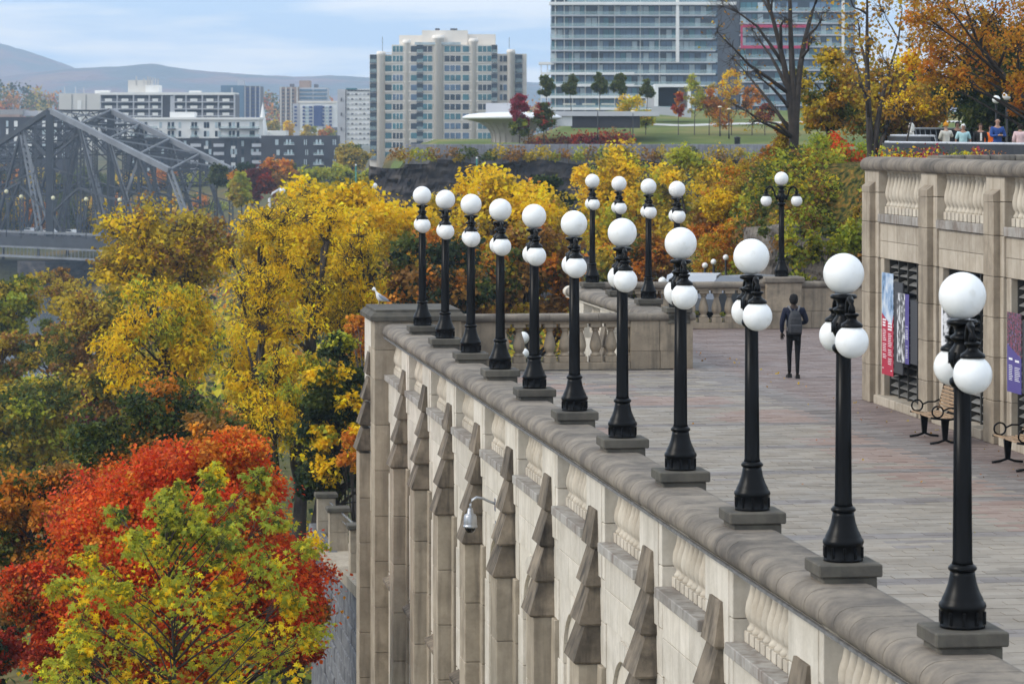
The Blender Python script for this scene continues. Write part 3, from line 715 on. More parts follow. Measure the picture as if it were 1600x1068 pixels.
# ---------------------------------------------------------------- security camera
x, y = wxy(48.55, 6.12); SCM = empty('security_camera', (x, y, -.98), T, 'silver dome security camera hanging from a curved arm on the outer wall', 'camera')
M['alu'] = plain('cast aluminium', (.42, .43, .45), .38, .7, var=.1)
m = MB(); m.lathe([(.035, .30), (.045, .27), (.05, .22), (.085, .20), (.10, .17), (.105, .06), (.10, .04), (.112, .03), (.112, -.0)][::-1], 24).build('housing', M['alu'], SCM)
MB().sphere((0, 0, -.005), .085, 20, 10).build('dome', plain('smoked dome', (.01, .01, .012), .08), SCM)
MB().tube([(0, 0, .29), (0, 0, .36), (.03, 0, .43), (.10, 0, .465), (.20, 0, .45), (.30, 0, .40), (.40, 0, .36)], .021, 10).cbox(.385, .41, -.07, .07, .25, .45, .006).build('arm', M['alu'], SCM)
MB().tube([(.40, .02, .36), (.402, .03, .0), (.402, .03, -.3)], .008, 6).build('conduit', M['alu'], SCM)
# ---------------------------------------------------------------- stair wall below, left of the corner pier
SW = empty('stair_wall', (*wxy(0, 0), 0), T, 'rubble stone stair wall with sloping kerb and four capped stone piers, below the corner pier', 'wall')
rub = stone('blue grey rubble', (.20, .20, .205), (.09, .09, .10), stain=(.05, .05, .05), stain_amt=.5)
def zk(u): return -6.3 + (89 - u) * .048
m = MB()
for k in range(16):
    u0 = 66 + 1.5 * k; u1 = u0 + 1.49
    m = MB(); m.add([(6.62, u0, zk(u0) - .28), (7.5, u0, zk(u0) - .28), (7.5, u1, zk(u1) - .28), (6.62, u1, zk(u1) - .28), (6.62, u0, zk(u0)), (7.5, u0, zk(u0)), (7.5, u1, zk(u1)), (6.62, u1, zk(u1))],
        [(3, 2, 1, 0), (4, 5, 6, 7), (0, 1, 5, 4), (1, 2, 6, 5), (2, 3, 7, 6), (3, 0, 4, 7)]); m.build('kerb_stone', M['shaft'], SW)
rr = random.Random(3)
ru = [MB().cbox(0, .3, -w / 2 + .012, w / 2 - .012, .012, h - .012, .03).mesh('rubble_stone', rub) for w, h in ((.7, .42), (1.0, .42), (1.3, .42))]
for r in range(10):
    u0 = 66.2 + (r % 3) * .2
    while u0 < 89.2:
        j = rr.randrange(3); w = (.7, 1.0, 1.3)[j]
        z = zk(u0) - .72 - .42 * r
        if z > -10.6: link('rubble_stone', ru[j], SW, (6.68 + rr.uniform(-.03, .02), u0 + w / 2, z - zk(u0) + zk(75) - .1), None)
        u0 += w
MB().box(6.75, 7.4, 66, 90, -14, -6.6).build('wall_core', rub, SW)
for i, (u, z1) in enumerate([(88.3, -4.96), (84.2, -4.87), (77.8, -4.53), (73.2, -4.3)]):
    zb = zk(u)
    for a, b in ((zb, zb + .5), (zb + .505, z1 - .16)): xbox('pier_block', 6.78, 7.28, u - .25, u + .25, a, b, M['shaft'], SW, .01)
    m = MB(); m.cbox(6.71, 7.35, u - .32, u + .32, z1 - .155, z1 - .03, .02); m.build('pier_cap', M['plinth'], SW)
    if i < 3:
        u2 = [84.2, 77.8, 73.2][i]; z2 = [-4.87, -4.53, -4.3][i]
MB().tube([(7.12, 88.2, -5.25), (7.12, 72.9, -4.55)], .03, 8).tube([(7.12, 88.2, -5.45), (7.12, 72.9, -4.75)], .018, 8).build('handrail', plain('steel handrail', (.6, .62, .65), .25, .8), SW)
RL = empty('iron_railing', (*wxy(91, 7.3), -7.2), T, 'black iron picket railing behind the capped stair piers', 'railing')
m = MB(); m.beam((0, 0, 2.0), (4.5, 0, 2.35), .05).build('top_rail', M['black'], RL); MB().beam((0, 0, 1.55), (4.5, 0, 1.9), .04).build('mid_rail', M['black'], RL)
pk = MB().box(-.013, .013, -.013, .013, 0, 1.75).mesh('picket', M['black'])
for k in range(28): link('picket', pk, RL, (.08 + .16 * k, 0, .0 + .0125 * k))
for k in range(3): MB().box(-.03, .03, -.03, .03, 0, 2.25).build('post', M['black'], RL, (.5 + 1.7 * k, .0, .0 + .1 * k))
# ---------------------------------------------------------------- gull
G = empty('gull', at(592, 475.7, 67.3)[:2] + (1.46,), math.radians(8), 'white gull with grey wings standing on the left end of the corner pier cap', 'bird')
def loft(name, secs, mat, parent, seg=14):
    """secs: (x, y, z, ry, rz) centre and radii of each cross-section along x"""
    m = MB(); v = []; f = []
    for (x, y, z, ry, rz_) in secs:
        for k in range(seg):
            a = 2 * math.pi * k / seg; v.append((x, y + ry * math.cos(a), z + rz_ * math.sin(a)))
    n = len(secs)
    for i in range(n - 1):
        for k in range(seg):
            k2 = (k + 1) % seg; f.append((i * seg + k, i * seg + k2, (i + 1) * seg + k2, (i + 1) * seg + k))
    f += [tuple(range(seg))[::-1], tuple((n - 1) * seg + k for k in range(seg))]
    return m.add(v, f, True).build(name, mat, parent)
wh = plain('white feathers', (.80, .79, .77), .8, var=.06); gy = plain('grey feathers', (.30, .33, .38), .8, var=.1); bk = plain('black feathers', (.02, .02, .022), .7); G.scale = (1.25, 1.25, 1.25); ye = plain('yellow beak', (.55, .42, .10), .5)
# the bird faces -x; one continuous body from bill base over head, neck, breast to the tail
loft('body', [(-.118, 0, .268, .004, .005), (-.112, 0, .275, .018, .018), (-.098, 0, .282, .029, .029), (-.080, 0, .281, .033, .033), (-.064, 0, .268, .033, .036), (-.056, 0, .245, .036, .040), (-.050, 0, .215, .046, .050), (-.038, 0, .180, .058, .062), (-.012, 0, .150, .064, .068), (.025, 0, .132, .062, .062), (.065, 0, .115, .052, .048), (.105, 0, .098, .036, .033), (.15, 0, .078, .022, .016), (.20, 0, .062, .018, .006)], wh, G)
for s in (-1, 1):
    loft('wing', [(-.020, s * .050, .178, .006, .012), (.01, s * .062, .162, .008, .030), (.05, s * .058, .140, .010, .036), (.10, s * .046, .115, .009, .034), (.14, s * .034, .096, .007, .020), (.165, s * .028, .086, .005, .012)], gy, G, 10)
    loft('wing_tip', [(.150, s * .030, .090, .006, .013), (.19, s * .020, .074, .005, .011), (.245, s * .012, .052, .002, .004)], bk, G, 8)
    MB().tube([(-.005, s * .022, .09), (0, s * .022, .05), (.002, s * .022, .004)], .0045, 6).add([(-.03, s * .022 - .014, .004), (-.03, s * .022 + .014, .004), (.008, s * .022, .006)], [(0, 1, 2)]).build('leg', plain('pinkish leg', (.45, .36, .26), .6), G)
    MB().sphere((-.103, s * .026, .289), .0045, 8, 6).build('eye', bk, G)
loft('bill', [(-.158, 0, .262, .002, .003), (-.145, 0, .268, .005, .007), (-.114, 0, .274, .007, .009)], ye, G, 8)
# ================================================================ TERRAIN, RIVER, HILLS
def sm(x, a, b):
    t = np.clip((x - a) / (b - a), 0, 1); return t * t * (3 - 2 * t)
def vnoise(x, y, s=1.0, seed=0):
    """cheap smooth noise from summed sines"""
    r = np.random.RandomState(seed); o = 0
    for k in range(6):
        a, b, p = r.uniform(-1, 1) * s, r.uniform(-1, 1) * s, r.uniform(0, 6.28); o = o + np.sin(a * x + b * y + p)
    return o / 6
def height(X, Y):
    U = -TS * X + TC * Y; V = TC * X + TS * Y
    d = X - np.where(Y < 455, -66, -66 - .16 * (Y - 455))
    h = -30 + 17 * sm(d, 0, 55)
    h = h + (6 * sm(Y, 690, 702) + 16 * sm(Y, 765, 796)) * (1 - sm(d, 0, 55)) + 5 * sm(Y, 700, 765) * sm(d, 0, 55)
    # headland park with its lawn
    pl = 2.3 + .062 * np.minimum(np.clip(Y - 297, 0, 85), 2 + 23 * sm(X + .0327 * Y, 0, 2.5) + 60 * sm(X, 0, 14)); w = sm(Y, 293, 297) * (1 - sm(Y, 425, 470)) * sm(X + .050 * Y, 0, 4)
    h = h * (1 - w) + pl * w
    # road behind the plaza and the bank up to the upper terrace
    w2 = sm(X, -2, 5) * (1 - sm(Y, 215, 255)) * sm(U, 82.5, 84)
    rd = -.45 - .03 * np.clip(Y - 88, 0, 18) - .062 * np.clip(Y - 106, 0, 100)
    rise = sm(Y, 110, 119) * sm(X, 7.4, 10.4) + sm(X, 12.3, 13.6)
    rd = rd * (1 - np.clip(rise, 0, 1)) + 3.85 * np.clip(rise, 0, 1)
    rd = np.where((Y > 140) & (X > 5), rd * (1 - sm(Y, 140, 165)) + (-6.5) * sm(Y, 140, 165), rd)
    h = h * (1 - w2) + rd * w2
    # beneath the terrace slab
    h = np.where((V > 15.5) & (U <= 84) & (U > 0), -2.0, h)
    h = h + .5 * vnoise(X, Y, .12, 3) * np.where((U > 84) | (V < 5), 1, 0)
    return h
def hz(x, y): return float(height(np.array([x]), np.array([y]))[0])
def grid_mesh(name, xs, ys, fn, mat):
    X, Y = np.meshgrid(xs, ys); Z = fn(X, Y); n, m_ = X.shape
    v = np.stack([X, Y, Z], -1).reshape(-1, 3)
    i = np.arange(n * m_).reshape(n, m_)
    f = np.stack([i[:-1, :-1], i[:-1, 1:], i[1:, 1:], i[1:, :-1]], -1).reshape(-1, 4)
    return np_mesh(name, v, f, mat, True)
def np_mesh(name, v, f, mat, smooth=False, col=None):
    me = bpy.data.meshes.new(name)
    me.vertices.add(len(v)); me.vertices.foreach_set('co', np.asarray(v, np.float32).ravel())
    k = f.shape[1]
    me.loops.add(f.size); me.loops.foreach_set('vertex_index', f.astype(np.int32).ravel())
    me.polygons.add(len(f)); me.polygons.foreach_set('loop_start', np.arange(0, f.size, k, dtype=np.int32))
    me.polygons.foreach_set('use_smooth', np.full(len(f), smooth))
    if col is not None:
        a = me.color_attributes.new('tint', 'FLOAT_COLOR', 'POINT'); a.data.foreach_set('color', np.asarray(col, np.float32).ravel())
    me.update(calc_edges=True); me.validate()
    if mat: me.materials.append(mat)
    return me
def ground_mat():
    m, t, b, N, L = newmat('leaf strewn ground'); b.inputs['Roughness'].default_value = .95; b.inputs['Specular IOR Level'].default_value = .1
    g = N('ShaderNodeNewGeometry')
    a = ramp(N, L, noise(N, L, g.outputs['Position'], .05, 8), [(.35, (.07, .075, .025)), (.5, (.10, .09, .035)), (.62, (.16, .10, .03)), (.75, (.09, .055, .03))])
    x = N('ShaderNodeMix'); x.data_type = 'RGBA'; x.blend_type = 'MULTIPLY'; x.inputs[0].default_value = .8
    L(a, x.inputs[6]); L(ramp(N, L, noise(N, L, g.outputs['Position'], 1.4, 8), [(.3, (.5, .5, .5)), (.7, (1.4, 1.4, 1.3))]), x.inputs[7]); L(x.outputs[2], b.inputs['Base Color']); return m
def lawn_mat():
    m, t, b, N, L = newmat('autumn lawn'); b.inputs['Roughness'].default_value = .95; b.inputs['Specular IOR Level'].default_value = .1
    g = N('ShaderNodeNewGeometry')
    L(ramp(N, L, noise(N, L, g.outputs['Position'], .11, 9), [(.32, (.085, .12, .03)), (.5, (.12, .15, .04)), (.62, (.19, .18, .06)), (.75, (.25, .19, .07))]), b.inputs['Base Color']); return m
def litter_mat():
    m, t, b, N, L = newmat('leaf litter bank'); b.inputs['Roughness'].default_value = .95; b.inputs['Specular IOR Level'].default_value = .1
    g = N('ShaderNodeNewGeometry')
    L(ramp(N, L, noise(N, L, g.outputs['Position'], 5, 10), [(.34, (.015, .02, .008)), (.45, (.05, .055, .015)), (.52, (.11, .10, .02)), (.60, (.17, .09, .025)), (.72, (.28, .20, .03))]), b.inputs['Base Color'])
    bp = N('ShaderNodeBump'); bp.inputs['Strength'].default_value = 1; bp.inputs['Distance'].default_value = .12
    L(noise(N, L, g.outputs['Position'], 7, 8), bp.inputs['Height']); L(bp.outputs[0], b.inputs['Normal']); return m
M['litter'] = litter_mat(); M['ground'] = ground_mat(); M['lawn'] = lawn_mat()
tag(link('ground', grid_mesh('ground', np.arange(-330, 331, 5.), np.arange(8, 801, 4.), lambda X, Y: height(X, Y) - 3.0 * ((X > 4.4) & (X < 38) & (Y > 87) & (Y < 147)), M['ground'])), kind='structure')
tag(link('near_hillside_ground', grid_mesh('near_hillside_ground', np.arange(3.6, 40, .6), np.arange(86, 150, .7), lambda X, Y: height(X, Y) + .06 + .35 * vnoise(X, Y, 1.1, 9) * sm(height(X, Y), -.9, .5) * (1 - sm(height(X, Y), 3.6, 4.1)), M['litter'])), kind='structure')
tag(link('lawn', grid_mesh('lawn', np.arange(-12, 130, 2.), np.arange(299, 424, 2.), lambda X, Y: height(X, Y) + .12, M['lawn'])), kind='structure')
tag(link('far_ground', grid_mesh('far_ground', np.linspace(-2600, 2600, 60), np.linspace(785, 7400, 60), lambda X, Y: -8.6 - .0 * X + 2 * vnoise(X, Y, .004, 5), M['ground'])), kind='structure')
def water_mat():
    m, t, b, N, L = newmat('river water'); b.inputs['Base Color'].default_value = (.03, .04, .045, 1); b.inputs['Roughness'].default_value = .18
    b.inputs['IOR'].default_value = 1.33
    g = N('ShaderNodeNewGeometry'); bp = N('ShaderNodeBump'); bp.inputs['Strength'].default_value = .25; bp.inputs['Distance'].default_value = .15
    L(noise(N, L, g.outputs['Position'], .6, 4), bp.inputs['Height']); L(bp.outputs[0], b.inputs['Normal']); return m
m = MB(); m.add([(-3000, -50, -28.6), (3000, -50, -28.6), (3000, 790, -28.6), (-3000, 790, -28.6)], [(0, 1, 2, 3)])
tag(m.build('river', water_mat()), kind='structure')
# hills -----------------------------------------------------------
def hill_mat():
    m, t, b, N, L = newmat('wooded hillside'); b.inputs['Roughness'].default_value = 1; b.inputs['Specular IOR Level'].default_value = 0
    g = N('ShaderNodeNewGeometry')
    L(ramp(N, L, noise(N, L, g.outputs['Position'], .006, 9), [(.36, (.03, .04, .04)), (.48, (.06, .055, .05)), (.56, (.17, .06, .05)), (.66, (.22, .10, .05))]), b.inputs['Base Color'])
    bp = N('ShaderNodeBump'); bp.inputs['Strength'].default_value = 1; bp.inputs['Distance'].default_value = 30
    L(noise(N, L, g.outputs['Position'], .02, 8), bp.inputs['Height']); L(bp.outputs[0], b.inputs['Normal']); return m
M['hill'] = hill_mat()
def hill(name, D, pts, depth, seed):
    """pts: (px, py) crest line seen at distance D"""
    xs_ = np.array([(p[0] - PX) / F * D for p in pts]); zs_ = np.array([CAM_Z - (p[1] - HY) * D / F for p in pts])
    gx = np.linspace(xs_.min(), xs_.max(), 260); ys = np.linspace(D - depth, D + depth * .8, 44)
    def fn(X, Y):
        c = np.interp(X, xs_, zs_); t = np.clip(1 - np.abs(Y - D) / np.where(Y < D, depth, depth * .8), 0, 1)
        z = (c + 12) * np.sin(t * np.pi / 2) ** 1.35 - 12
        return z + (9 * vnoise(X, Y, .012, seed) + 5 * vnoise(X, Y, .035, seed + 1)) * t * (1 - .75 * t) + 2.2 * vnoise(X, Y, .11, seed + 2) * t
    tag(link(name, grid_mesh(name, gx, ys, fn, M['hill'])), kind='structure')
hill('wooded_hill', 6700, [(-900, 90), (-500, 60), (-200, 76), (-60, 63), (0, 68), (30, 77), (60, 86), (90, 96), (130, 112), (200, 135), (300, 165), (500, 195), (900, 205)], 700, 11)
hill('long_ridge', 6000, [(-900, 150), (-300, 135), (0, 122), (80, 112), (135, 106), (190, 104), (240, 99.5), (300, 110), (350, 114), (420, 118), (470, 121), (520, 119), (580, 122), (700, 126), (840, 129), (1000, 136), (1400, 130), (2000, 140), (2600, 150)], 1100, 21)
hm = MB().box(-3300, 3300, -12, 7500, -33, 262)
hb = hm.build('haze', None); tag(hb, kind='stuff')
hmat = bpy.data.materials.new('haze air'); hmat.use_nodes = True; ht = hmat.node_tree
ht.nodes.remove(ht.nodes['Principled BSDF']); pvn = ht.nodes.new('ShaderNodeVolumePrincipled')
pvn.inputs['Density'].default_value = .00019; pvn.inputs['Color'].default_value = (.64, .80, 1, 1); pvn.inputs['Anisotropy'].default_value = .2
ht.links.new(pvn.outputs[0], ht.nodes['Material Output'].inputs['Volume']); hb.data.materials.append(hmat)
# ================================================================ FAR TOWN
cube = {}
def ucube(mat):
    if mat not in cube: cube[mat] = MB().box(-.5, .5, 0, 1, 0, 1).mesh('block', M[mat])
    return cube[mat]
def blk(E, name, mat, x0, x1, yt, yb, D, depth, dy=0.0):
    """box whose front face spans the pixels x0..x1, yt..yb at distance D (front moved by dy), as a child of E at distance D"""
    o = link(name, ucube(mat), E)
    wx0, wx1 = (x0 - PX) / F * D, (x1 - PX) / F * D; zt, zb = CAM_Z - (yt - HY) * D / F, CAM_Z - (yb - HY) * D / F
    o.location = ((wx0 + wx1) / 2 - E.location.x, D + dy - E.location.y, zb - E.location.z); o.scale = (wx1 - wx0, depth, zt - zb)
    return o
def bld(name, label, cat, px, D, z=-8):
    return empty(name, ((px - PX) / F * D, D, z), 0, label, cat)
M['conc'] = plain('pale concrete', (.64, .61, .56), .9, var=.06, scale=.2)
M['white'] = plain('white render', (.80, .78, .74), .8, var=.05, scale=.3)
M['char'] = plain('charcoal cladding', (.045, .043, .052), .7, var=.15, scale=.3)
M['beige'] = plain('beige concrete', (.75, .675, .58), .85, var=.05, scale=.15)
M['beige2'] = plain('light beige concrete', (.82, .755, .67), .85, var=.05, scale=.15)
M['pink'] = plain('pinkish brick', (.38, .27, .22), .9, var=.15, scale=.3)
M['bluep'] = plain('steel blue panels', (.11, .19, .28), .6, var=.08, scale=.2)
M['navy'] = plain('navy panels', (.04, .07, .20), .5, var=.1)
M['lgrey'] = plain('light grey panels', (.50, .50, .52), .7, var=.06, scale=.2)
M['mgrey'] = plain('mid grey panels', (.13, .13, .145), .7, var=.1, scale=.2)
M['glassd'] = plain('dark window', (.018, .03, .045), .25, var=.3, scale=.4)
M['glasst'] = plain('teal window', (.05, .17, .20), .25, var=.3, scale=.4)
M['glassb'] = plain('bluish glazing', (.09, .15, .23), .25, var=.3, scale=.4)
M['curtain'] = plain('curtained window', (.45, .52, .54), .3, var=.2, scale=.6)
M['magenta'] = plain('magenta frame', (.50, .01, .08), .5)
M['roofg'] = plain('grey roof', (.30, .30, .30), .9)
def gmat():
    m, t, b, N, L = newmat('green balcony glass'); b.inputs['Base Color'].default_value = (.42, .56, .54, 1); b.inputs['Roughness'].default_value = .1; b.inputs['Alpha'].default_value = .28; return m
M['rail'] = gmat()
# 1 long white hotel slab with balconies
D = 905; E = bld('apartment_slab', 'long white apartment slab with recessed balconies and rooftop plant, behind the bridge tower', 'building', 230, D)
blk(E, 'end_wall', 'conc', 92, 157, 146, 235, D, 16); blk(E, 'body', 'mgrey', 157, 366, 147, 235, D, 16, 1.8)
blk(E, 'roof_slab', 'white', 156, 366, 144.5, 148.5, D, 16, -.3)
for x in (112, 134): blk(E, 'groove', 'mgrey', x, x + .9, 148, 200, D, .3, -.1)
blk(E, 'white_panel', 'white', 121, 127, 157, 200, D, .3, -.15)
cols = [157, 183, 208.5, 233, 253] ; cols2 = [272, 290.5, 316, 341, 366]
blk(E, 'dark_panel', 'char', 254, 266, 150, 230, D, 1.6, .2); blk(E, 'side_panel', 'lgrey', 266, 272, 150, 230, D, 1.7, .1)
for cs in (cols, cols2):
    for x in cs: blk(E, 'fin_wall', 'lgrey', x - .9, x + .9, 148, 230, D, 1.9, -.1)
    for k in range(6):
        y = 150 + 11 * k
        blk(E, 'balcony_slab', 'lgrey', cs[0], cs[-1], y + 8.5, y + 10.2, D, 1.9, -.2)
        for a, b in zip(cs[:-1], cs[1:]):
            w = b - a
            blk(E, 'window', 'glassd', a + 1.2, b - 1.2, y - .5, y + 4, D, .2, 1.55)
            blk(E, 'balcony_panel', 'white', a + w * .27, a + w * .70, y + 4.2, y + 8.6, D, .15, -.35)
            blk(E, 'balcony_rail', 'mgrey', a + 1, b - 1, y + 4.6, y + 8.4, D, .08, -.1)
blk(E, 'plant_room', 'conc', 198, 233, 125, 146, D, 8, 3); blk(E, 'plant_room', 'white', 226, 247, 133, 146, D, 8, 2)
blk(E, 'roof_unit', 'white', 145, 167, 141, 146, D, 4, 4); blk(E, 'roof_unit', 'white', 293, 311, 141.5, 146, D, 4, 4)
for x in (98, 115, 128, 210, 222, 228, 232, 236, 240, 244):
    yt = 136 if x < 200 else 116 + (x * 7) % 9
    blk(E, 'antenna', 'lgrey', x, x + (1.2 if x < 200 else 2.2), yt, 146 if x < 200 else 133, D, .4, 3)
# 2 white over charcoal terrace of flats
D = 800; E = bld('apartment_block', 'white apartments over charcoal lower floors with small balconies, in front of the long slab', 'building', 300, D)
blk(E, 'upper_floors', 'white', 198, 404, 186, 216, D, 14); blk(E, 'lower_floors', 'char', 198, 412, 216, 300, D + .4, 14)
blk(E, 'roof_slab', 'white', 196, 406, 183.5, 187, D, 15, -.6); blk(E, 'stair_head', 'white', 264, 302, 175, 184, D, 6, 2)
for r, y in enumerate((191, 204.5)):
    for x in (203, 210, 226, 249, 262, 268, 279, 299, 304, 318.5, 323, 336, 341, 357.5, 363, 370, 390, 394):
        blk(E, 'window', 'glassd' if (x + r) % 3 else 'curtain', x, x + 4, y, y + 9, D, .25, -.08)
    for a, b in ((205, 247), (262, 275), (298, 311), (343, 371), (374, 406)):
        blk(E, 'balcony', 'mgrey', a, b, y + 9.6, y + 11.4, D, 1.3, -1.3); blk(E, 'balcony_rail', 'rail', a, b, y + 6.2, y + 9.6, D, .08, -1.3)
for r, y in enumerate((220, 233, 246, 259)):
    for x in (205, 230, 252, 262, 287, 321, 326, 360, 366, 377, 392, 400):
        blk(E, 'window', 'curtain' if (x + r) % 2 else 'glassd', x, x + 4, y, y + 8.5, D, .25, .3)
    for a, b in ((298, 314), (334, 350), (394, 408)):
        blk(E, 'balcony', 'lgrey', a, b, y + 4.5, y + 9.5, D, 1.3, -.9)
    for x in (318.5, 361): blk(E, 'white_panel', 'white', x, x + 6.5, y + 8, y + 12.8, D, .3, .25)
# 3 dark block at the far left
D = 860; E = bld('dark_block', 'dark grey low block with white window strips at the far left, behind the bridge', 'building', 50, D)
blk(E, 'body', 'char', -60, 108, 183, 290, D, 18)
blk(E, 'roof_unit', 'conc', 58, 76, 173, 183, D, 7, 2); blk(E, 'roof_unit', 'roofg', -40, 32, 171, 180, D, 10, 5); blk(E, 'roof_unit', 'lgrey', 32, 57, 173, 181, D, 9, 6); blk(E, 'roof_unit', 'pink', -30, 30, 179, 183, D, 6, .5)
for x, w in ((-40, 3.5), (-25, 4), (-12, 3), (9.5, 3.5), (22, 5.5), (43, 6.5), (66, 5), (84, 5), (97, 4)):
    for k in range(5):
        blk(E, 'window', 'curtain' if (k + int(x)) % 2 else 'white', x, x + w, 189 + 12 * k, 198 + 12 * k, D, .3, -.1)
# 4 blue slab tower
D = 1350; E = bld('blue_tower', 'steel blue tower with a striped balcony face, right of the long slab', 'building', 376, D)
blk(E, 'blank_face', 'bluep', 345, 381, 133.5, 215, D, 20); blk(E, 'balcony_face', 'mgrey', 381, 406, 134.5, 215, D, 20, .5); blk(E, 'plant_room', 'lgrey', 370, 380, 125, 134, D, 8, 3)
blk(E, 'white_panel', 'lgrey', 361, 364, 137, 150, D, .5, -.3)
for x in (382, 390, 398.5, 405): blk(E, 'fin_wall', 'lgrey', x, x + 1.5, 135, 215, D, .8, -.3)
for k in range(14):
    for x in (385, 393.5, 401): blk(E, 'balcony', 'navy', x, x + 4, 137.5 + 5.4 * k, 140.5 + 5.4 * k, D, .8, -.4)
# 5 pink tower with grey wing
D = 1300; E = bld('pink_tower', 'pinkish brick tower with drum roof room and grey banded wing', 'building', 470, D)
blk(E, 'body', 'pink', 437, 467, 136, 215, D, 18); blk(E, 'wing', 'lgrey', 467, 511, 137, 170, D, 16, 1); blk(E, 'plant_room', 'pink', 467, 484, 126, 137, D, 9, 2); blk(E, 'plant_room', 'mgrey', 452, 458, 131, 136, D, 5, 3); blk(E, 'plant_room', 'mgrey', 490, 496, 131.5, 137, D, 5, 3)
for k in range(13):
    for x in (441, 448.5, 456): blk(E, 'window', 'mgrey', x, x + 3.6, 139.5 + 5.6 * k, 142.5 + 5.6 * k, D, .5, -.3)
for k in range(5): 
    for x0_, x1_ in ((468, 488), (490, 511)): blk(E, 'window_band', 'bluep', x0_, x1_, 139.5 + 6.2 * k, 142.5 + 6.2 * k, D, .5, .6)
for x in (438, 446, 454, 463.5): blk(E, 'fin_wall', 'conc', x, x + 1.8, 136, 210, D, .6, -.6)
# 6 white and navy block
D = 1120; E = bld('navy_block', 'white block with navy centre panel and navy balconies, in front of pink tower', 'building', 490, D)
blk(E, 'body', 'white', 469, 526, 160, 220, D, 16); blk(E, 'side_wing', 'lgrey', 457, 469, 162, 220, D, 14, 1); blk(E, 'centre_panel', 'navy', 490.5, 504, 165, 197, D, .8, -.5); blk(E, 'podium', 'mgrey', 505, 530, 199, 215, D, 10, -2)
blk(E, 'roof_slab', 'beige2', 466, 526, 158, 161, D, 16, -.3)
for k in range(6):
    y = 166 + 5.6 * k
    for x, w in ((473, 3.5), (483, 5), (503.5, 3.5), (514.5, 4), (460, 4)): blk(E, 'balcony', 'navy', x, x + w, y, y + 3, D, .9, -.6)
    for x, w in ((477, 6), (509, 4)): blk(E, 'window', 'curtain', x, x + w, y, y + 3.4, D, .5, -.3)
# 7 white perforated tower
D = 1000; E = bld('white_tower', 'white tower with small square windows and grey side, left of the beige tower', 'building', 552, D)
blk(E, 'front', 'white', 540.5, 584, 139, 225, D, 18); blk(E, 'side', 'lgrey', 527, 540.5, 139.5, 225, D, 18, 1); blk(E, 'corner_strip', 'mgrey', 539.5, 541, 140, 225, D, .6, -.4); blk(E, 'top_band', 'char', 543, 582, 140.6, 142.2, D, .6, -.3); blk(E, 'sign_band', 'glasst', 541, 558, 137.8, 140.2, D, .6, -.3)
for r in range(10):
    for c_ in range(7):
        blk(E, 'window', 'mgrey' if (r * 7 + c_ * 3) % 5 < 2 else 'lgrey', 542.5 + 6.3 * c_, 545.8 + 6.3 * c_, 146 + 7.7 * r, 148.6 + 7.7 * r, D, .5, -.3)
for k in range(3): blk(E, 'window', 'mgrey', 532, 534.4, 153 + 23 * k, 158 + 23 * k, D, .5, .7)
# 8 charcoal block with trees before it
D = 770; E = bld('charcoal_block', 'charcoal low block with white balconies, behind orange trees and left of beige tower', 'building', 465, D)
blk(E, 'body', 'char', 408, 526.5, 212, 300, D, 14)
for k, y in enumerate((219, 235, 250)):
    for x, w in ((430, 5), (447, 2.6), (452, 2.6), (475, 1.4), (478, 1.4), (493.5, 3), (499, 3), (520, 1.4), (523, 2)):
        blk(E, 'window', 'curtain', x + (2 if k == 1 else 0), x + w + (2 if k == 1 else 0), y - 1, y + 7.5, D, .25, -.1)
    for x in (444, 490): blk(E, 'balcony', 'lgrey', x, x + 16, y + 6.5, y + 7.6, D, 1.2, -1.2); blk(E, 'balcony_rail', 'rail', x, x + 16, y + 3, y + 6.5, D, .08, -1.2)
E = bld('low_house', 'low brown house beside the charcoal block, half hidden by trees', 'house', 538, 760); blk(E, 'wall', 'pink', 527, 549, 238, 262, 760, 8); blk(E, 'roof', 'mgrey', 526, 545, 234, 238.5, 760, 8, -.2)
# church
D = 840; E = bld('church', 'white church steeple with low white hall, between blue tower and charcoal block', 'church', 410, D)
MB().lathe([(1.5, 0), (1.45, 2.6), (.03, 11.3)], 8, caps=True).build('spire', M['white'], E, ((410.5 - PX) / F * D - E.location.x, 0, CAM_Z - (226 - HY) * D / F + 8))
blk(E, 'tower', 'white', 401.5, 419, 206, 240, D, 3, 0); blk(E, 'hall', 'white', 404, 446, 204, 235, D, 9, 3)
# 9 beige tower --------------------------------------------------
D = 880; E = bld('beige_tower', 'wide beige stepped apartment tower with teal windows and rounded piers, at centre', 'building', 700, D)
blk(E, 'body', 'beige', 612, 777, 70, 262, D, 24, .8); blk(E, 'left_wing', 'beige', 577, 612, 85, 262, D, 22, 2.2); blk(E, 'right_wing', 'beige', 777, 823, 84, 262, D, 22, 2.2)
blk(E, 'upper_storey', 'beige2', 623, 661, 54.5, 72, D, 16, 4); blk(E, 'upper_storey', 'beige2', 659, 730, 47, 72, D, 14, 3); blk(E, 'upper_storey', 'beige2', 729, 774, 53, 72, D, 16, 4)
blk(E, 'roof_vent', 'char', 679, 686, 43.5, 47, D, 2, 6); blk(E, 'roof_vent', 'char', 703, 714, 43.5, 47, D, 2, 6); blk(E, 'mast', 'mgrey', 596.5, 597.3, 57, 80, D, .2, 3); blk(E, 'mast', 'mgrey', 795.2, 796, 58, 78, D, .2, 3)
capm = {}
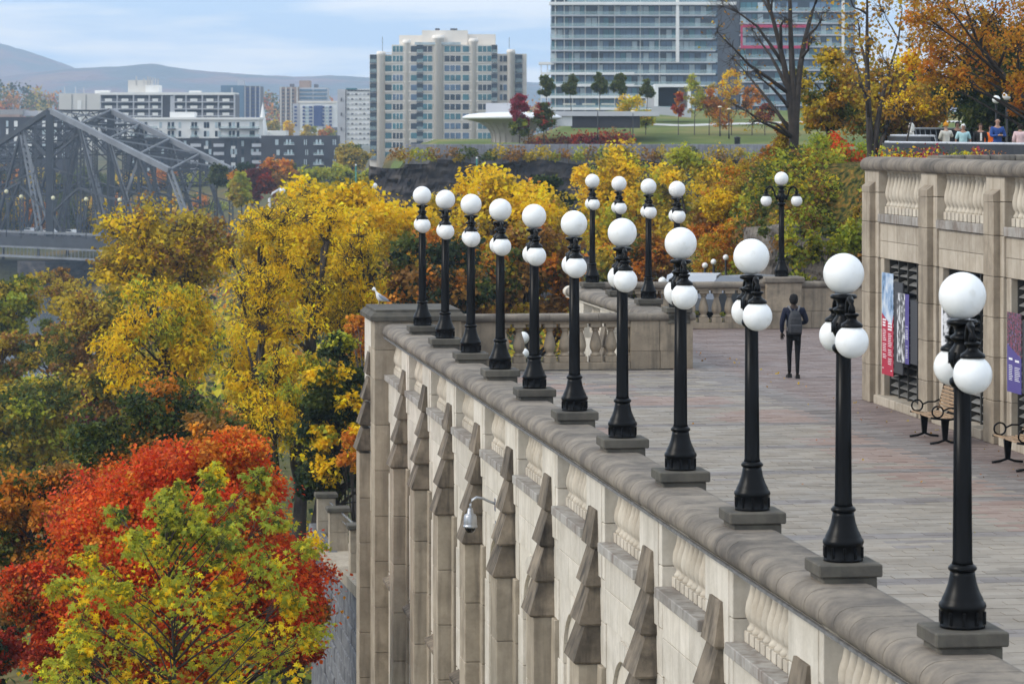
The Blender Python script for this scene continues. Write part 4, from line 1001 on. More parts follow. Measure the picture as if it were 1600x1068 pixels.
for a, b, yt in ((588.7, 601, 80), (629, 641.5, 62), (675.7, 694, 55), (733, 746.5, 60), (792.5, 804.5, 77)):
    r_ = (b - a) / 2 / F * D; zt = CAM_Z - (yt - HY) * D / F; zb = -8
    mm = MB(); mm.lathe([(r_ * 1.02, zb), (r_ * 1.02, zt - 1.2), (r_ * 1.18, zt - 1.0), (r_ * 1.18, zt - .7), (r_ * .95, zt)], 12, ((a + b) / 2 / F * D - PX / F * D - E.location.x, 1.6, -E.location.z))
    mm.build('round_pier', M['beige2'], E)
fl = [76.7 + 15.05 * k for k in range(12)]
for k, y in enumerate(fl):
    q = [(613.5, 629, 'glasst', 0), (641.8, 651, 'glassd', 0), (661, 675, 'glasst', 0), (694.5, 719.5, 'glassb', 0), (723, 732.6, 'glassd', 0), (747, 767.5, 'glasst', 0)]
    if k: q += [(601.5, 612, 'glasst', 1.4), (781, 785, 'glassd', 1.4), (786.5, 792, 'glassd', 1.4)]
    for i, (a, b, mt, dd) in enumerate(q):
        mt2 = mt if rnd.random() < .6 else rnd.choice(('glasst', 'glassd', 'glassb'))
        blk(E, 'window', mt2, a, b, y - 4.6, y + 4.4, D, .4, .55 + dd)
        if b - a > 12:
            w_ = (b - a); 
            for t in ((.34, .67) if b - a > 14 else (.5,)): blk(E, 'window_bar', 'beige2', a + w_ * t - .4, a + w_ * t + .4, y - 4.6, y + 4.4, D, .2, .42 + dd)
    for a, b, dd in ((651, 661, 0), (768, 777, 0), (577.5, 588, 1.4), (804.8, 816, 1.4)):
        if k or dd == 0:
            blk(E, 'loggia', 'glassd', a, b, y - 6.5, y + 6.4, D, .5, .6 + dd)
            blk(E, 'balcony_rail', 'rail', a, b, y + .5, y + 6, D, .1, .2 + dd); blk(E, 'balcony_slab', 'mgrey', a, b, y + 6.2, y + 7.4, D, .9, .1 + dd)
    blk(E, 'floor_band', 'beige2', 601, 777, y + 5.4, y + 6.6, D, .3, .56)
blk(E, 'terrace_rail', 'curtain', 648, 720, 66, 70, D, .3, .2)
# 10 glass tower ---------------------------------------------------
D = 840; E = bld('glass_tower', 'tall curved glass apartment tower with green balcony rails and white vertical strip', 'building', 990, D)
def arcz(x): return 9.0 * max(0, (905 - x) / 47) ** 2      # the left end curves away
gl = [7 + 18.3 * k for k in range(10)]
blk(E, 'core', 'glassd', 862, 1122, -60, 190, D, 20, 3.2)
for k, y in enumerate(gl[:9]):
    hi = y - 18.3
    n = 29
    for j in range(n):
        a = 862 + j * 9.0; b = a + 8.2
        mt = rnd.choice(('glassb', 'glassb', 'glassd', 'curtain', 'glasst', 'glassb', 'curtain'))
        blk(E, 'window_panel', mt, a, b, y + 2.5, y + 17, D, .3, 2.6)
    wide = k >= 5
    blk(E, 'floor_slab', 'lgrey' if not wide else 'white', 861 if not wide else 858, 1118, y + 16.4, y + 18.3, D, 3, -.2)
    m0 = 'rail'
    blk(E, 'glass_rail', 'rail', 860 if not wide else 857, 1119, y + 10.8, y + 16.4, D, .1, -.2)
    if wide: blk(E, 'white_band', 'white', 846, 991, y + 14.6, y + 18.6, D, .5, -.7)
for x in (867, 881, 894, 914, 935, 960, 1000, 1030): blk(E, 'column', 'conc', x, x + 1.6, -40, 188, D, .6, 1.5)
blk(E, 'top_slab', 'white', 858, 1150, 3.5, 8, D, 4, -1.2)
blk(E, 'upper_floor', 'glassb', 888, 1110, -30, 3.4, D, 10, 3); blk(E, 'glass_rail', 'rail', 886, 1120, -4, 3.4, D, .1, 0)
blk(E, 'white_strip', 'white', 1056, 1061, -60, 98, D, 1.2, -1); blk(E, 'side_roof', 'white', 842, 866, 97, 101, D, 6, 0)
for x in (845, 855): blk(E, 'column', 'white', x, x + 1.2, 101, 170, D, .6, 1.5)
E = bld('glass_tower', 'grey glass tower with big magenta rectangular frame, behind the bare tree', 'building', 1240, D)
blk(E, 'link_wall', 'mgrey', 1119, 1160, -60, 190, D, 20, 5); blk(E, 'core', 'glassd', 1157, 1338, -60, 190, D, 20, 2.4)
for k, y in enumerate([1 + 18.3 * q for q in range(10)]):
    for j in range(20):
        a = 1158 + j * 9.0
        blk(E, 'window_panel', rnd.choice(('glassb', 'glassb', 'glassd', 'curtain', 'glasst')), a, a + 8.2, y + 2.5, y + 17, D, .3, 2.0)
    blk(E, 'floor_slab', 'lgrey', 1156, 1340, y + 16.4, y + 18.3, D, 3, -.2); blk(E, 'glass_rail', 'rail', 1156, 1341, y + 10.8, y + 16.4, D, .1, -.2)
for x0_, x1_, y0_, y1_ in ((1157, 1262, 39, 43.5), (1157, 1262, 71.5, 76), (1157, 1160, 43, 72), (1259, 1262, 43, 72)): blk(E, 'magenta_frame', 'magenta', x0_, x1_, y0_, y1_, D, .6, -1)
blk(E, 'white_strip', 'white', 1315, 1319, -60, 120, D, 1, -1)
# ================================================================ HEADLAND: cliff, walls, pavilion
def rock_mat(name, c1, c2, c3):
    m, t, b, N, L = newmat(name); b.inputs['Roughness'].default_value = .95; b.inputs['Specular IOR Level'].default_value = .15
    g = N('ShaderNodeNewGeometry')
    L(ramp(N, L, noise(N, L, g.outputs['Position'], .5, 10, (1, 1, 2.2)), [(.32, c1), (.5, c2), (.68, c3)]), b.inputs['Base Color'])
    bp = N('ShaderNodeBump'); bp.inputs['Strength'].default_value = .8; bp.inputs['Distance'].default_value = .3
    L(noise(N, L, g.outputs['Position'], 1.5, 9), bp.inputs['Height']); L(bp.outputs[0], b.inputs['Normal']); return m
M['rock'] = rock_mat('dark shale cliff', (.022, .021, .025), (.055, .050, .052), (.11, .095, .085))
def cliff(name, pts, z0, fz1, seed, amp=1.2, mat='rock', n=420, rows=46, back=0):
    """bumpy near-vertical rock face following plan points"""
    P = [Vector(p) for p in pts]; L_ = [0]
    for a, b in zip(P[:-1], P[1:]): L_.append(L_[-1] + (b - a).length)
    s_ = np.linspace(0, L_[-1], n); X = np.interp(s_, L_, [p.x for p in P]); Y = np.interp(s_, L_, [p.y for p in P])
    v = []; r = np.random.RandomState(seed)
    led = np.cumsum(r.uniform(-.1, .5, rows)) * .5
    off = vnoise(s_, 0 * s_, .5, seed) + .6 * vnoise(s_, 0 * s_, 1.7, seed + 1)
    for k in range(rows):
        t = k / (rows - 1)
        for i in range(n):
            zt = fz1(X[i]); z = z0 + (zt - z0) * t
            o_ = amp * (off[i] + .4 * math.sin(s_[i] * 1.1 + k * 1.7) * math.sin(k * 2.3 + s_[i] * .31)) * (1 - .3 * t) + r.uniform(-.16, .16) * amp
            ci, cj = int(s_[i] / (1.1 * amp + .35) + .35 * math.sin(k)), int((z + .15 * math.sin(s_[i] * .8)) / (.42 * amp + .14)); hsh = math.sin(ci * 127.1 + cj * 311.7 + seed) * 43758.5453; hsh -= math.floor(hsh)
            v.append((X[i] + r.uniform(-.03, .03), Y[i] + t * amp * 2.2 - o_ * .45 - hsh * amp * .62, z))
    i = np.arange(n * rows).reshape(rows, n); f = np.stack([i[:-1, :-1], i[:-1, 1:], i[1:, 1:], i[1:, :-1]], -1).reshape(-1, 4)
    return tag(link(name, np_mesh(name, np.array(v), f, M[mat], False)), kind='structure')
cliff('rock_cliff', [(-13.8, 300), (-13.3, 291), (-6, 289), (12, 288.5), (40, 289), (60, 292)], -13, lambda x: 2.3 + .25 * math.sin(x * .7) - (0.35 if x < -10 else 0), 5)
CW = empty('concrete_wall', (0, 292, 0), 0, 'long grey concrete retaining wall in two tiers on top of the dark cliff', 'wall')
M['cwall'] = stone('stained concrete', (.27, .27, .29), (.19, .19, .205), stain=(.10, .09, .085), stain_amt=.5, rough=.9, fine=4)
for k in range(12):
    xa = -10 + 3.05 * k
    xbox('wall_panel', xa + .02, xa + 3.03, 0, .5, 2.1, 3.05 + .0 * k, M['cwall'], CW, .03)
    xbox('wall_panel', xa + .02, xa + 3.03, 2.2, 2.7, 2.9, 3.95, M['cwall'], CW, .03)
# pavilion
PVN = empty('pavilion', (*at(800, 220, 322)[:2], 4.0), 0, 'white saucer shaped pavilion on a flared concrete stem, beside the red trees', 'pavilion')
M['wroof'] = plain('white metal roof', (.78, .78, .78), .4, var=.03); M['shell'] = plain('board marked concrete', (.45, .40, .36), .85, var=.08, scale=2)
m = MB(); m.lathe([(2.05, 0), (2.05, .5), (2.2, 1.1), (2.6, 1.65), (3.3, 2.02), (4.2, 2.25), (4.95, 2.42)], 48, caps=False); m.build('stem', M['shell'], PVN)
for k in range(20):
    a = math.pi * 2 * k / 20
    m = MB(); ca, sa = math.cos(a), math.sin(a)
    pr = [(2.05, 0), (2.05, .5), (2.2, 1.1), (2.6, 1.65), (3.3, 2.02)]
    m.tube([((r_ + .02) * ca, (r_ + .02) * sa, z_) for r_, z_ in pr], .06, 5).build('rib', M['shell'], PVN)
m = MB(); m.lathe([(4.95, 2.42), (5.12, 2.52), (5.1, 2.66), (4.6, 2.86), (3.4, 3.02), (1.5, 3.12), (.01, 3.14)], 56, caps=False); m.build('roof', M['wroof'], PVN)
m = MB(); m.box(-2.7, .9, 1.2, 4, 3.0, 4.05); m.build('plant_screen', M['lgrey'], PVN)
PW = empty('pavilion_wing', (*at(870, 200, 325)[:2], 4.3), 0, 'low grass roofed wing with white end wall, right of the saucer pavilion', 'building')
for nm, mt, x0_, x1_, y0_, y1_ in (('end_wall', 'wroof', 858, 894, 178.5, 197), ('dark_wall', 'char', 894, 1000, 181.5, 200), ('roof_edge', 'lgrey', 840, 1030, 174, 181.5)): blk(PW, nm, mt, x0_, x1_, y0_, y1_, 325, 6 if nm != 'roof_edge' else 8, 0 if nm != 'roof_edge' else -.3)
for k in range(4): blk(PW, 'skylight', 'white', 880 + 30 * k, 900 + 30 * k, 161.5, 164, 352, 1.0)
PF = empty('portal_frame', (*at(1050, 190, 356)[:2], 6.0), 0, 'large white square concrete frame with grey side wall, standing on the lawn', 'monument')
for x0_, x1_, y0_, y1_ in ((1023, 1079, 131.5, 136), (1023, 1028.5, 136, 166), (1074.5, 1079.5, 136, 170)): blk(PF, 'frame_beam', 'wroof', x0_, x1_, y0_, y1_, 356, 3.2)
m = MB(); q = lambda x, y, D_: Vector(at(x, y, D_)) - PF.location
m.add([q(1018, 166, 355.8), q(1080, 170, 355.8), q(1080, 184, 355.8), q(1018, 178, 355.8), q(1018, 166, 359), q(1080, 170, 359), q(1080, 184, 359), q(1018, 178, 359)], [(3, 2, 1, 0), (4, 5, 6, 7), (0, 1, 5, 4), (1, 2, 6, 5), (2, 3, 7, 6), (3, 0, 4, 7)]).build('ramp_wall', M['lgrey'], PF)
blk(PF, 'back_panel', 'glassd', 1029, 1060, 137, 166, 359, .2); blk(PF, 'side_panel', 'shell', 1061, 1074, 137, 168, 359, .2); blk(PF, 'side_wall', 'lgrey', 1010, 1023, 140, 168, 357, 2)
def strip_path(name, pts, w, mat, dz=.16):
    P = [Vector((*p, 0)) for p in pts]; v = []; 
    for i, p in enumerate(P):
        d = (P[min(i + 1, len(P) - 1)] - P[max(i - 1, 0)]).normalized(); nn = Vector((-d.y, d.x, 0)) * w / 2
        for s in (-1, 1): c = p + nn * s; v.append((c.x, c.y, hz(c.x, c.y) + dz))
    m = MB(); m.add(v, [(2 * i, 2 * i + 1, 2 * i + 3, 2 * i + 2) for i in range(len(P) - 1)]); return tag(m.build(name, M[mat]), kind='structure')
def densify(pts, n=10):
    o = []
    for a, b in zip(pts[:-1], pts[1:]):
        for k in range(n): o.append((a[0] + (b[0] - a[0]) * k / n, a[1] + (b[1] - a[1]) * k / n))
    return o + [pts[-1]]
M['path'] = plain('pale gravel path', (.55, .53, .50), .9, var=.1); M['asph'] = plain('asphalt', (.06, .06, .063), .85, var=.2, scale=1.5, bump=.3)
strip_path('park_path', densify([(14, 352), (19, 349), (24, 352), (34, 356), (44, 356), (60, 350)]), 3.2, 'path')
strip_path('lower_path', densify([(-6, 304), (8, 306), (13, 310), (17, 311)]), 2.0, 'path')
M['rock2'] = rock_mat('brown grey bank rock', (.07, .06, .05), (.14, .12, .105), (.22, .195, .165))
cliff('bank_rock', [(8.6, 116), (9.2, 111), (11, 110.2), (13.8, 109.8)], -2.6, lambda x: 1.75 + .18 * math.sin(x * 2.1), 15, .30, 'rock2', n=260, rows=34)
strip_path('road', densify([(6.4, 86), (6.2, 98), (4.0, 110), (1.6, 125), (.5, 150), (-.5, 175)], 12), 4.6, 'asph', .12)
# ================================================================ BRIDGE
BR = empty('truss_bridge', (-100.2, 680, -18), 0, 'grey steel cantilever truss bridge with peaked tower crossing river at left', 'bridge')
M['steel'] = plain('grey painted steel', (.042, .045, .052), .55, var=.22, scale=.35); M['steel2'] = plain('light grey painted steel', (.185, .192, .205), .55, var=.2, scale=.35)
ax = Vector((.707, -.707, 0)); lat = Vector((.707, .707, 0)); W_ = 16.6
def chord(s):
    pts = [(-95, -3.5), (-62, -6), (-45, -4.6), (-30, -1.6), (-18.5, 2.3), (-10.3, 5.6), (0, 9.6), (12, 6.0), (41.2, -3.0), (47, -3.0)]
    return float(np.interp(s, [p[0] for p in pts], [p[1] for p in pts])) + 18
def bp(s, t, z): return ax * s + lat * (W_ * t) + Vector((0, 0, z))
def laced(m, p, q, w, side, n=None, bar=.28):
    """two rails with zigzag lacing; side: horizontal direction across the member"""
    p = Vector(p); q = Vector(q); sd = side * (w / 2); L_ = (q - p).length; n = n or max(3, int(L_ / (w * .9)))
    m.beam(p - sd, q - sd, bar); m.beam(p + sd, q + sd, bar)
    for k in range(n):
        a = p.lerp(q, k / n); b = p.lerp(q, (k + 1) / n)
        m.beam(a - sd, b + sd, .12); m.beam(a + sd, b - sd, .12)
nodes = [-95, -82, -72, -62, -51.5, -41.2, -30.9, -20.6, -10.3, 0, 10.3, 20.6, 30.9, 41.2]
for t in (0, 1):
    for a, b in zip(nodes[:-1], nodes[1:]):
        if b == 0: pass
        MB().beam(bp(a, t, chord(a)), bp(b, t, chord(b)), .95, 1.15).build('top_chord', M['steel2' if a >= 0 else 'steel'], BR)
        MB().beam(bp(a, t, 0), bp(b, t, 0), .7, .9).build('bottom_chord', M['steel'], BR)
    for s in nodes:
        m = MB()
        if s == 0: m.beam(bp(0, t, -2), bp(0, t, chord(0)), 1.6, 1.6)
        elif abs(s) < 15 or s > 40: laced(m, bp(s, t, 0), bp(s, t, chord(s)), 1.2, ax)
        else: m.beam(bp(s, t, 0), bp(s, t, chord(s)), .55)
        m.build('post', M['steel'], BR)
    for a, b, k in [(-10.3, -20.6, 1), (-20.6, -30.9, 0), (-30.9, -41.2, 0), (-41.2, -51.5, 0), (-51.5, -62, 0), (20.6, 30.9, 0), (10.3, 20.6, 0), (30.9, 41.2, 0)]:
        m = MB(); m.beam(bp(a, t, chord(a)), bp(b, t, 0), .6); m.build('diagonal', M['steel'], BR)
    for a, b in ((-10.3, -3.2), (10.3, 3.4)):
        m = MB(); laced(m, bp(a, t, chord(a)), bp(b, t, 0), 1.5, ax, bar=.4); m.build('diagonal', M['steel2' if a < 0 else 'steel'], BR)
    for a in (-10.3, 10.3, 20.6, 30.9):
        b = a + (10.3 if a < 25 else -10.3)
        m = MB()
        for k in range(4): m.beam(bp(a + .25 * k, t, chord(a) - .4), bp(b + .25 * k, t, .4), .13)
        m.build('eye_bar', M['steel2'], BR)
    for a, b, za, zb in ((-10.3, 0, 11, 5), (0, 10.3, 5, 11), (-10.3, 0, chord(-10.3), 17), (0, 10.3, 17, chord(10.3) - 2), (-6, 0, 0, 6), (0, 6, 6, 0), (-30.9, -20.6, 9, 9), (-20.6, -10.3, 9, 12), (10.3, 20.6, 11, 9), (20.6, 30.9, 9, 8)):
        m = MB(); m.beam(bp(a, t, za), bp(b, t, zb), .45); m.build('brace', M['steel'], BR)
    for a, b in zip(nodes[:-1], nodes[1:]):      # secondary panel bracing
        c_ = (a + b) / 2; m = MB(); za, zb = chord(a), chord(b)
        laced(m, bp(c_, t, 0), bp(c_, t, (za + zb) / 2), .7, ax, bar=.16); m.beam(bp(a, t, za * .55), bp(b, t, zb * .55), .22); m.beam(bp(a, t, 1), bp(c_, t, (za + zb) * .3), .2); m.beam(bp(b, t, 1), bp(c_, t, (za + zb) * .3), .2)
        m.build('sub_brace', M['steel'], BR)
for s in nodes:        # cross frames between the two trusses
    m = MB(); z = chord(s); m.beam(bp(s, 0, z), bp(s, 1, z), .4); m.beam(bp(s, 0, z - 2.6), bp(s, 1, z - 2.6), .3)
    n = 6
    for k in range(n):
        m.beam(bp(s, k / n, z), bp(s, (k + 1) / n, z - 2.6), .16); m.beam(bp(s, k / n, z - 2.6), bp(s, (k + 1) / n, z), .16)
    if 0 < abs(s) < 35 and z > 12:
        m.beam(bp(s, 0, z - 2.6), bp(s, 1, z * .45), .18); m.beam(bp(s, 1, z - 2.6), bp(s, 0, z * .45), .18); m.beam(bp(s, 0, z * .45), bp(s, 1, z * .45), .22)
    if abs(s) < 15:
        for k in range(4):
            m.beam(bp(s, k / 4, z - 2.6), bp(s, (k + 1) / 4, z - 6.5), .2); m.beam(bp(s, k / 4, z - 6.5), bp(s, (k + 1) / 4, z - 2.6), .2)
        m.beam(bp(s, 0, z - 6.5), bp(s, 1, z - 6.5), .3)
    m.build('cross_frame', M['steel'], BR)
tp = nodes
for a, b in zip(tp[:-1], tp[1:]):
    m = MB(); m.beam(bp(a, 0, chord(a) + .2), bp(b, 1, chord(b) + .2), .32); m.beam(bp(a, 1, chord(a) + .2), bp(b, 0, chord(b) + .2), .32); m.build('lateral_brace', M['steel2'], BR)
for t in (0, 1):
    m = MB(); laced(m, bp(41.2, t, chord(41.2)), bp(50, t, 0), 1.3, ax, bar=.4); m.build('end_post', M['steel2'], BR)
m = MB(); m.add([bp(-100, -.12, .3), bp(95, -.12, .3), bp(95, 1.05, .3), bp(-100, 1.05, .3), bp(-100, -.12, -.9), bp(95, -.12, -.9), bp(95, 1.05, -.9), bp(-100, 1.05, -.9)], [(0, 1, 2, 3), (7, 6, 5, 4), (4, 5, 1, 0), (5, 6, 2, 1), (6, 7, 3, 2), (7, 4, 0, 3)]).build('deck', M['char'], BR)
m = MB(); m.beam(bp(-100, -.13, 1.2), bp(95, -.13, 1.2), .16, .5); m.build('guard_rail', M['steel2'], BR)
m = MB(); m.beam(bp(-100, -.25, -2.0), bp(95, -.25, -2.0), .3, .4); m.beam(bp(-100, -.25, -4.0), bp(95, -.25, -4.0), .3, .5); m.build('walkway_edge', M['steel2'], BR)
m = MB()
for k in range(150): m.beam(bp(-100 + 1.3 * k, -.25, -3.9), bp(-100 + 1.3 * k, -.25, -2.0), .14)
tag(m.build('walkway_bars', M['steel2'], BR), kind='stuff')
m = MB(); m.beam(bp(-100, -.15, -1.0), bp(95, -.15, -1.0), .3, 2.2); m.build('deck_girder', M['steel'], BR)
m = MB(); m.add([bp(s, t, z) for z in (-12, -5) for s, t in ((-5, -.3), (5, -.3), (5, 1.2), (-5, 1.2))], [(3, 2, 1, 0), (4, 5, 6, 7), (0, 1, 5, 4), (1, 2, 6, 5), (2, 3, 7, 6), (3, 0, 4, 7)]).build('masonry_pier', M['rock'], BR)
m = MB(); m.add([bp(s, t, z) for z in (-8, -4.3) for s, t in ((44, -.3), (95, -.3), (95, 1.2), (44, 1.2))], [(3, 2, 1, 0), (4, 5, 6, 7), (0, 1, 5, 4), (1, 2, 6, 5), (2, 3, 7, 6), (3, 0, 4, 7)]).build('abutment', M['rock'], BR)
M['ylamp'] = plain('yellowish lamp globe', (.75, .68, .42), .4, var=.05)
names = ['leftmost of the row', 'second from the left', 'left of the peaked tower post', 'right of the peaked tower post', 'rightmost of the row']
for i, (px_, py_) in enumerate(((10, 300), (33, 308), (83, 310), (134.5, 312), (187, 313))):
    D = 672 - i * 5; x, y, z = at(px_, py_, D)
    o = empty('bridge_lamp', (x, y, -17.6), 0, 'lamp post with round yellowish globe on bridge deck, ' + names[i], 'street lamp', 'lamps along the bridge deck')
    MB().tube([(0, 0, 0), (0, 0, z + 17.6)], .09, 6).build('post', M['steel'], o); MB().sphere((0, 0, z + 17.7), .45, 12, 8).build('globe', M['ylamp'], o)
# vehicles ------------------------------------------------------------
def car(name, label, loc, rz, col, cat='car', van=False, group=None):
    E = empty(name, loc, rz, label, cat, group)
    mt = plain(name + ' paint ' + label[:12], col, .3, .1, var=.03)
    prof = [(-2.2, .35), (-2.25, .75), (-2.05, .95), (-1.5, 1.0), (-.9, 1.42), (.55, 1.45), (1.25, 1.0), (2.1, .85), (2.25, .6), (2.2, .32)] if not van else [(-2.6, .35), (-2.65, 2.3), (1.6, 2.35), (2.1, 1.3), (2.6, 1.1), (2.65, .4)]
    m = MB(); m.prism(prof, -.85, .85, 'y'); m.build('body', mt, E)
    gp = [(-1.35, 1.02), (-.85, 1.36), (.5, 1.39), (1.05, 1.02)] if not van else [(.7, 1.35), (.7, 2.1), (1.55, 2.1), (1.95, 1.35)]
    m = MB(); m.prism(gp, -.87, .87, 'y').build('window', M['glassd'], E)
    for x in (-1.4, 1.4):
        for s in (-1, 1):
            w = MB(); w.prism([(x + .33 * math.cos(a), .33 + .33 * math.sin(a)) for a in np.linspace(0, 2 * math.pi, 14, False)], s * .88 - .1, s * .88 + .02, 'y'); w.build('wheel', M['black'], E)
    return E
ba = math.atan2(-.707, .707)
car('parked_car', 'white car on bridge deck just left of the tall tower post', tuple(Vector((-100.2, 680, -17.6)) + bp(-4.5, .2, 0)), ba, (.75, .75, .75), group=None)
car('parked_car', 'white car on bridge deck just right of the tall tower post', tuple(Vector((-100.2, 680, -17.6)) + bp(3.5, .2, 0)), ba, (.8, .8, .8))
car('parked_car', 'pale grey car at the far left of bridge deck', tuple(Vector((-100.2, 680, -17.6)) + bp(-12.5, .25, 0)), ba, (.5, .52, .55))
car('delivery_truck', 'tall blue truck on bridge deck behind the yellow trees edge', tuple(Vector((-100.2, 680, -17.6)) + bp(13, .3, .0)), ba, (.05, .16, .42), 'truck', True)
car('parked_car', 'dark car with silver roof parked on road behind the far balustrade, left of pedestal', (8.0, 102.0, hz(8.0, 102) + .12), math.radians(30), (.10, .11, .13))
car('parked_car', 'second parked car, mostly hidden behind the nearer dark car and a lamp globe', (6.3, 108.0, hz(6.3, 108) + .12), math.radians(80), (.4, .42, .45))
# small globe street lamps beyond the far balustrade
def slim_lamp(name, label, px_, py_, D, gr, group=None, col='opal', hh=3.4, shape='globe'):
    x, y, z = at(px_, py_, D); E = empty(name, (x, y, z - hh), 0, label, 'street lamp', group)
    MB().lathe([(.09, 0), (.07, .5), (.05, .6), (.04, hh - gr)], 8).build('post', M['black'], E)
    m = MB()
    if shape == 'globe': m.sphere((0, 0, hh), gr, 16, 10)
    else: m.lathe([(gr, hh - .05), (gr, hh), (gr * .6, hh + .08)], 12)
    m.build('globe' if shape == 'globe' else 'lamp_head', M[col], E); return E
slim_lamp('globe_lamp', 'slim lamp with one white globe, left of three beyond the balustrade', 1101.5, 414.5, 117, .108, 'small globe lamps beyond the far balustrade', hh=2.2)
slim_lamp('globe_lamp', 'slim lamp with one white globe, middle of three beyond the balustrade', 1115, 409, 117, .108, 'small globe lamps beyond the far balustrade', hh=2.2)
slim_lamp('globe_lamp', 'slim lamp with white globe, right of three, beside a big lamp globe', 1134, 402, 117, .108, 'small globe lamps beyond the far balustrade', hh=2.2)
slim_lamp('globe_lamp', 'white globe lamp low behind the far balustrade, between two lamp posts', 1035, 439, 100, .13)
slim_lamp('globe_lamp', 'white globe lamp seen through the cross balustrade, upper one', 817, 528, 92, .19)
slim_lamp('globe_lamp', 'lower white globe seen through cross balustrade, beneath another globe', 818.5, 552, 90, .15, hh=3)
slim_lamp('globe_lamp', 'tall globe lamp above the people on upper terrace, right of the two', 1573, 150, 118, .165, hh=4.2)
slim_lamp('globe_lamp', 'tall globe lamp above the people on upper terrace, left of the two', 1556.5, 155.5, 121, .16, hh=4.0)
M['plamp'] = plain('pale lamp disc', (.75, .68, .5), .5)
for i, (px_, py_, D, d) in enumerate(((934, 171, 318, 'left of the dark hedge lawn'), (989, 174, 316, 'above the yellow tree'), (1125, 167, 330, 'left of the twin park lamps'), (1139, 170.5, 328, 'right of the twin park lamps'), (826, 176, 318, 'between the two red trees'))):
    slim_lamp('park_lamp', 'slim dark park lamp with pale head, ' + d, px_, py_, D, .22, 'park lamps on the lawn', 'plamp', 3.1, 'disc')
for i, (px_, py_, dx, D, d) in enumerate(((585, 290, -22, 150, 'behind the big yellow tree, left of first lamp'), (441, 297, -20, 150, 'leftmost, over the yellow trees'), (770, 280, -22, 150, 'above the yellow trees between lamp posts'))):
    x, y, z = at(px_, py_, D); E = empty('cobra_lamp', (x + dx / F * D, y, z - 8), 0, 'grey arm lamp with round white head, ' + d, 'street lamp', 'arm street lamps among the yellow trees')
    MB().tube([(0, 0, 0), (0, 0, 7.6), (.15, 0, 7.85), (-dx / F * D, 0, 8.12)], [.09, .07, .06, .05], 8).build('post', M['lgrey'], E)
    m = MB(); m.sphere((-dx / F * D, 0, 7.98), .15, 14, 8).build('lamp_head', M['opal'], E)
for i, (px_, D, yt) in enumerate(((556, 260, 258), (745, 262, 247))):
    x, y, z = at(px_, yt, D); E = empty('green_pole', (x, y, z - 9), 0, ('slim green pole against the cliff end' if i == 0 else 'slim green pole in front of the dark cliff, below saucer pavilion'), 'pole')
    MB().tube([(0, 0, 0), (0, 0, 9)], [.1, .05], 6).build('shaft', plain('green paint %d' % i, (.05, .25, .2), .5), E); MB().sphere((0, 0, 9), .08, 8, 6).build('cap', M['white'], E)
# ================================================================ TREES
def leaf_mat(name, trans=.45):
    m, t, b, N, L = newmat(name); b.inputs['Roughness'].default_value = .55; b.inputs['Specular IOR Level'].default_value = .25
    at_ = N('ShaderNodeAttribute'); at_.attribute_name = 'tint'
    tr = N('ShaderNodeBsdfTranslucent'); mx = N('ShaderNodeMixShader'); mx.inputs[0].default_value = trans
    L(at_.outputs['Color'], b.inputs['Base Color']); L(at_.outputs['Color'], tr.inputs[0])
    L(b.outputs[0], mx.inputs[1]); L(tr.outputs[0], mx.inputs[2]); L(mx.outputs[0], t.nodes['Material Output'].inputs[0]); return m
M['leaf'] = leaf_mat('autumn leaves')
M['bark'] = stone('dark bark', (.060, .048, .040), (.030, .024, .021), stain=(.10, .09, .08), stain_amt=.4, ovar=.05)
M['barkg'] = stone('grey bark', (.12, .10, .085), (.07, .058, .05), stain=(.16, .15, .13), stain_amt=.4, ovar=.05)
LEAF = {
 'kite': (np.array([(0, 0, 0), (.42, .42, .10), (0, 1, -.05), (-.42, .42, .10)]), np.array([(0, 1, 2, 3)])),
 'slim': (np.array([(0, 0, 0), (.22, .4, .05), (0, 1.1, -.12), (-.22, .4, .05)]), np.array([(0, 1, 2, 3)])),
}
def _maple():
    tips = [(-.62, .12), (-.52, .72), (0, 1.05), (.52, .72), (.62, .12)]; notch = [(-.16, -.02), (-.26, .30), (-.17, .55), (.17, .55), (.26, .30), (.16, -.02)]
    v = [(0, .12, 0)] + [(x, y, -.10) for x, y in tips] + [(x, y, .03) for x, y in notch]
    f = [(0, 6 + k + 1, 1 + k, 6 + k) for k in range(5)]
    return np.array(v), np.array(f)
LEAF['maple'] = _maple()
def leaves_mesh(name, P, size, cols, rs, shape='kite', droop=.3, mat='leaf'):
    n = len(P); tv, tf = LEAF[shape]; k = len(tv)
    nrm = rs.normal(size=(n, 3)); nrm[:, 2] = np.abs(nrm[:, 2]) * .9 + .35; nrm /= np.linalg.norm(nrm, axis=1)[:, None]
    d = rs.normal(size=(n, 3)); d[:, 2] -= droop * 1.6; d -= (d * nrm).sum(1)[:, None] * nrm; d /= np.linalg.norm(d, axis=1)[:, None]
    s = np.cross(nrm, d); sz = size * rs.uniform(.5, 1.4, n)
    V = P[:, None, :] + sz[:, None, None] * (tv[None, :, 0:1] * s[:, None, :] + tv[None, :, 1:2] * d[:, None, :] + tv[None, :, 2:3] * nrm[:, None, :])
    Fc = (tf[None, :, :] + (np.arange(n) * k)[:, None, None]).reshape(-1, 4)
    C = np.concatenate([np.repeat(cols, k, 0), np.ones((n * k, 1))], 1)
    return np_mesh(name, V.reshape(-1, 3), Fc, M[mat], False, C)
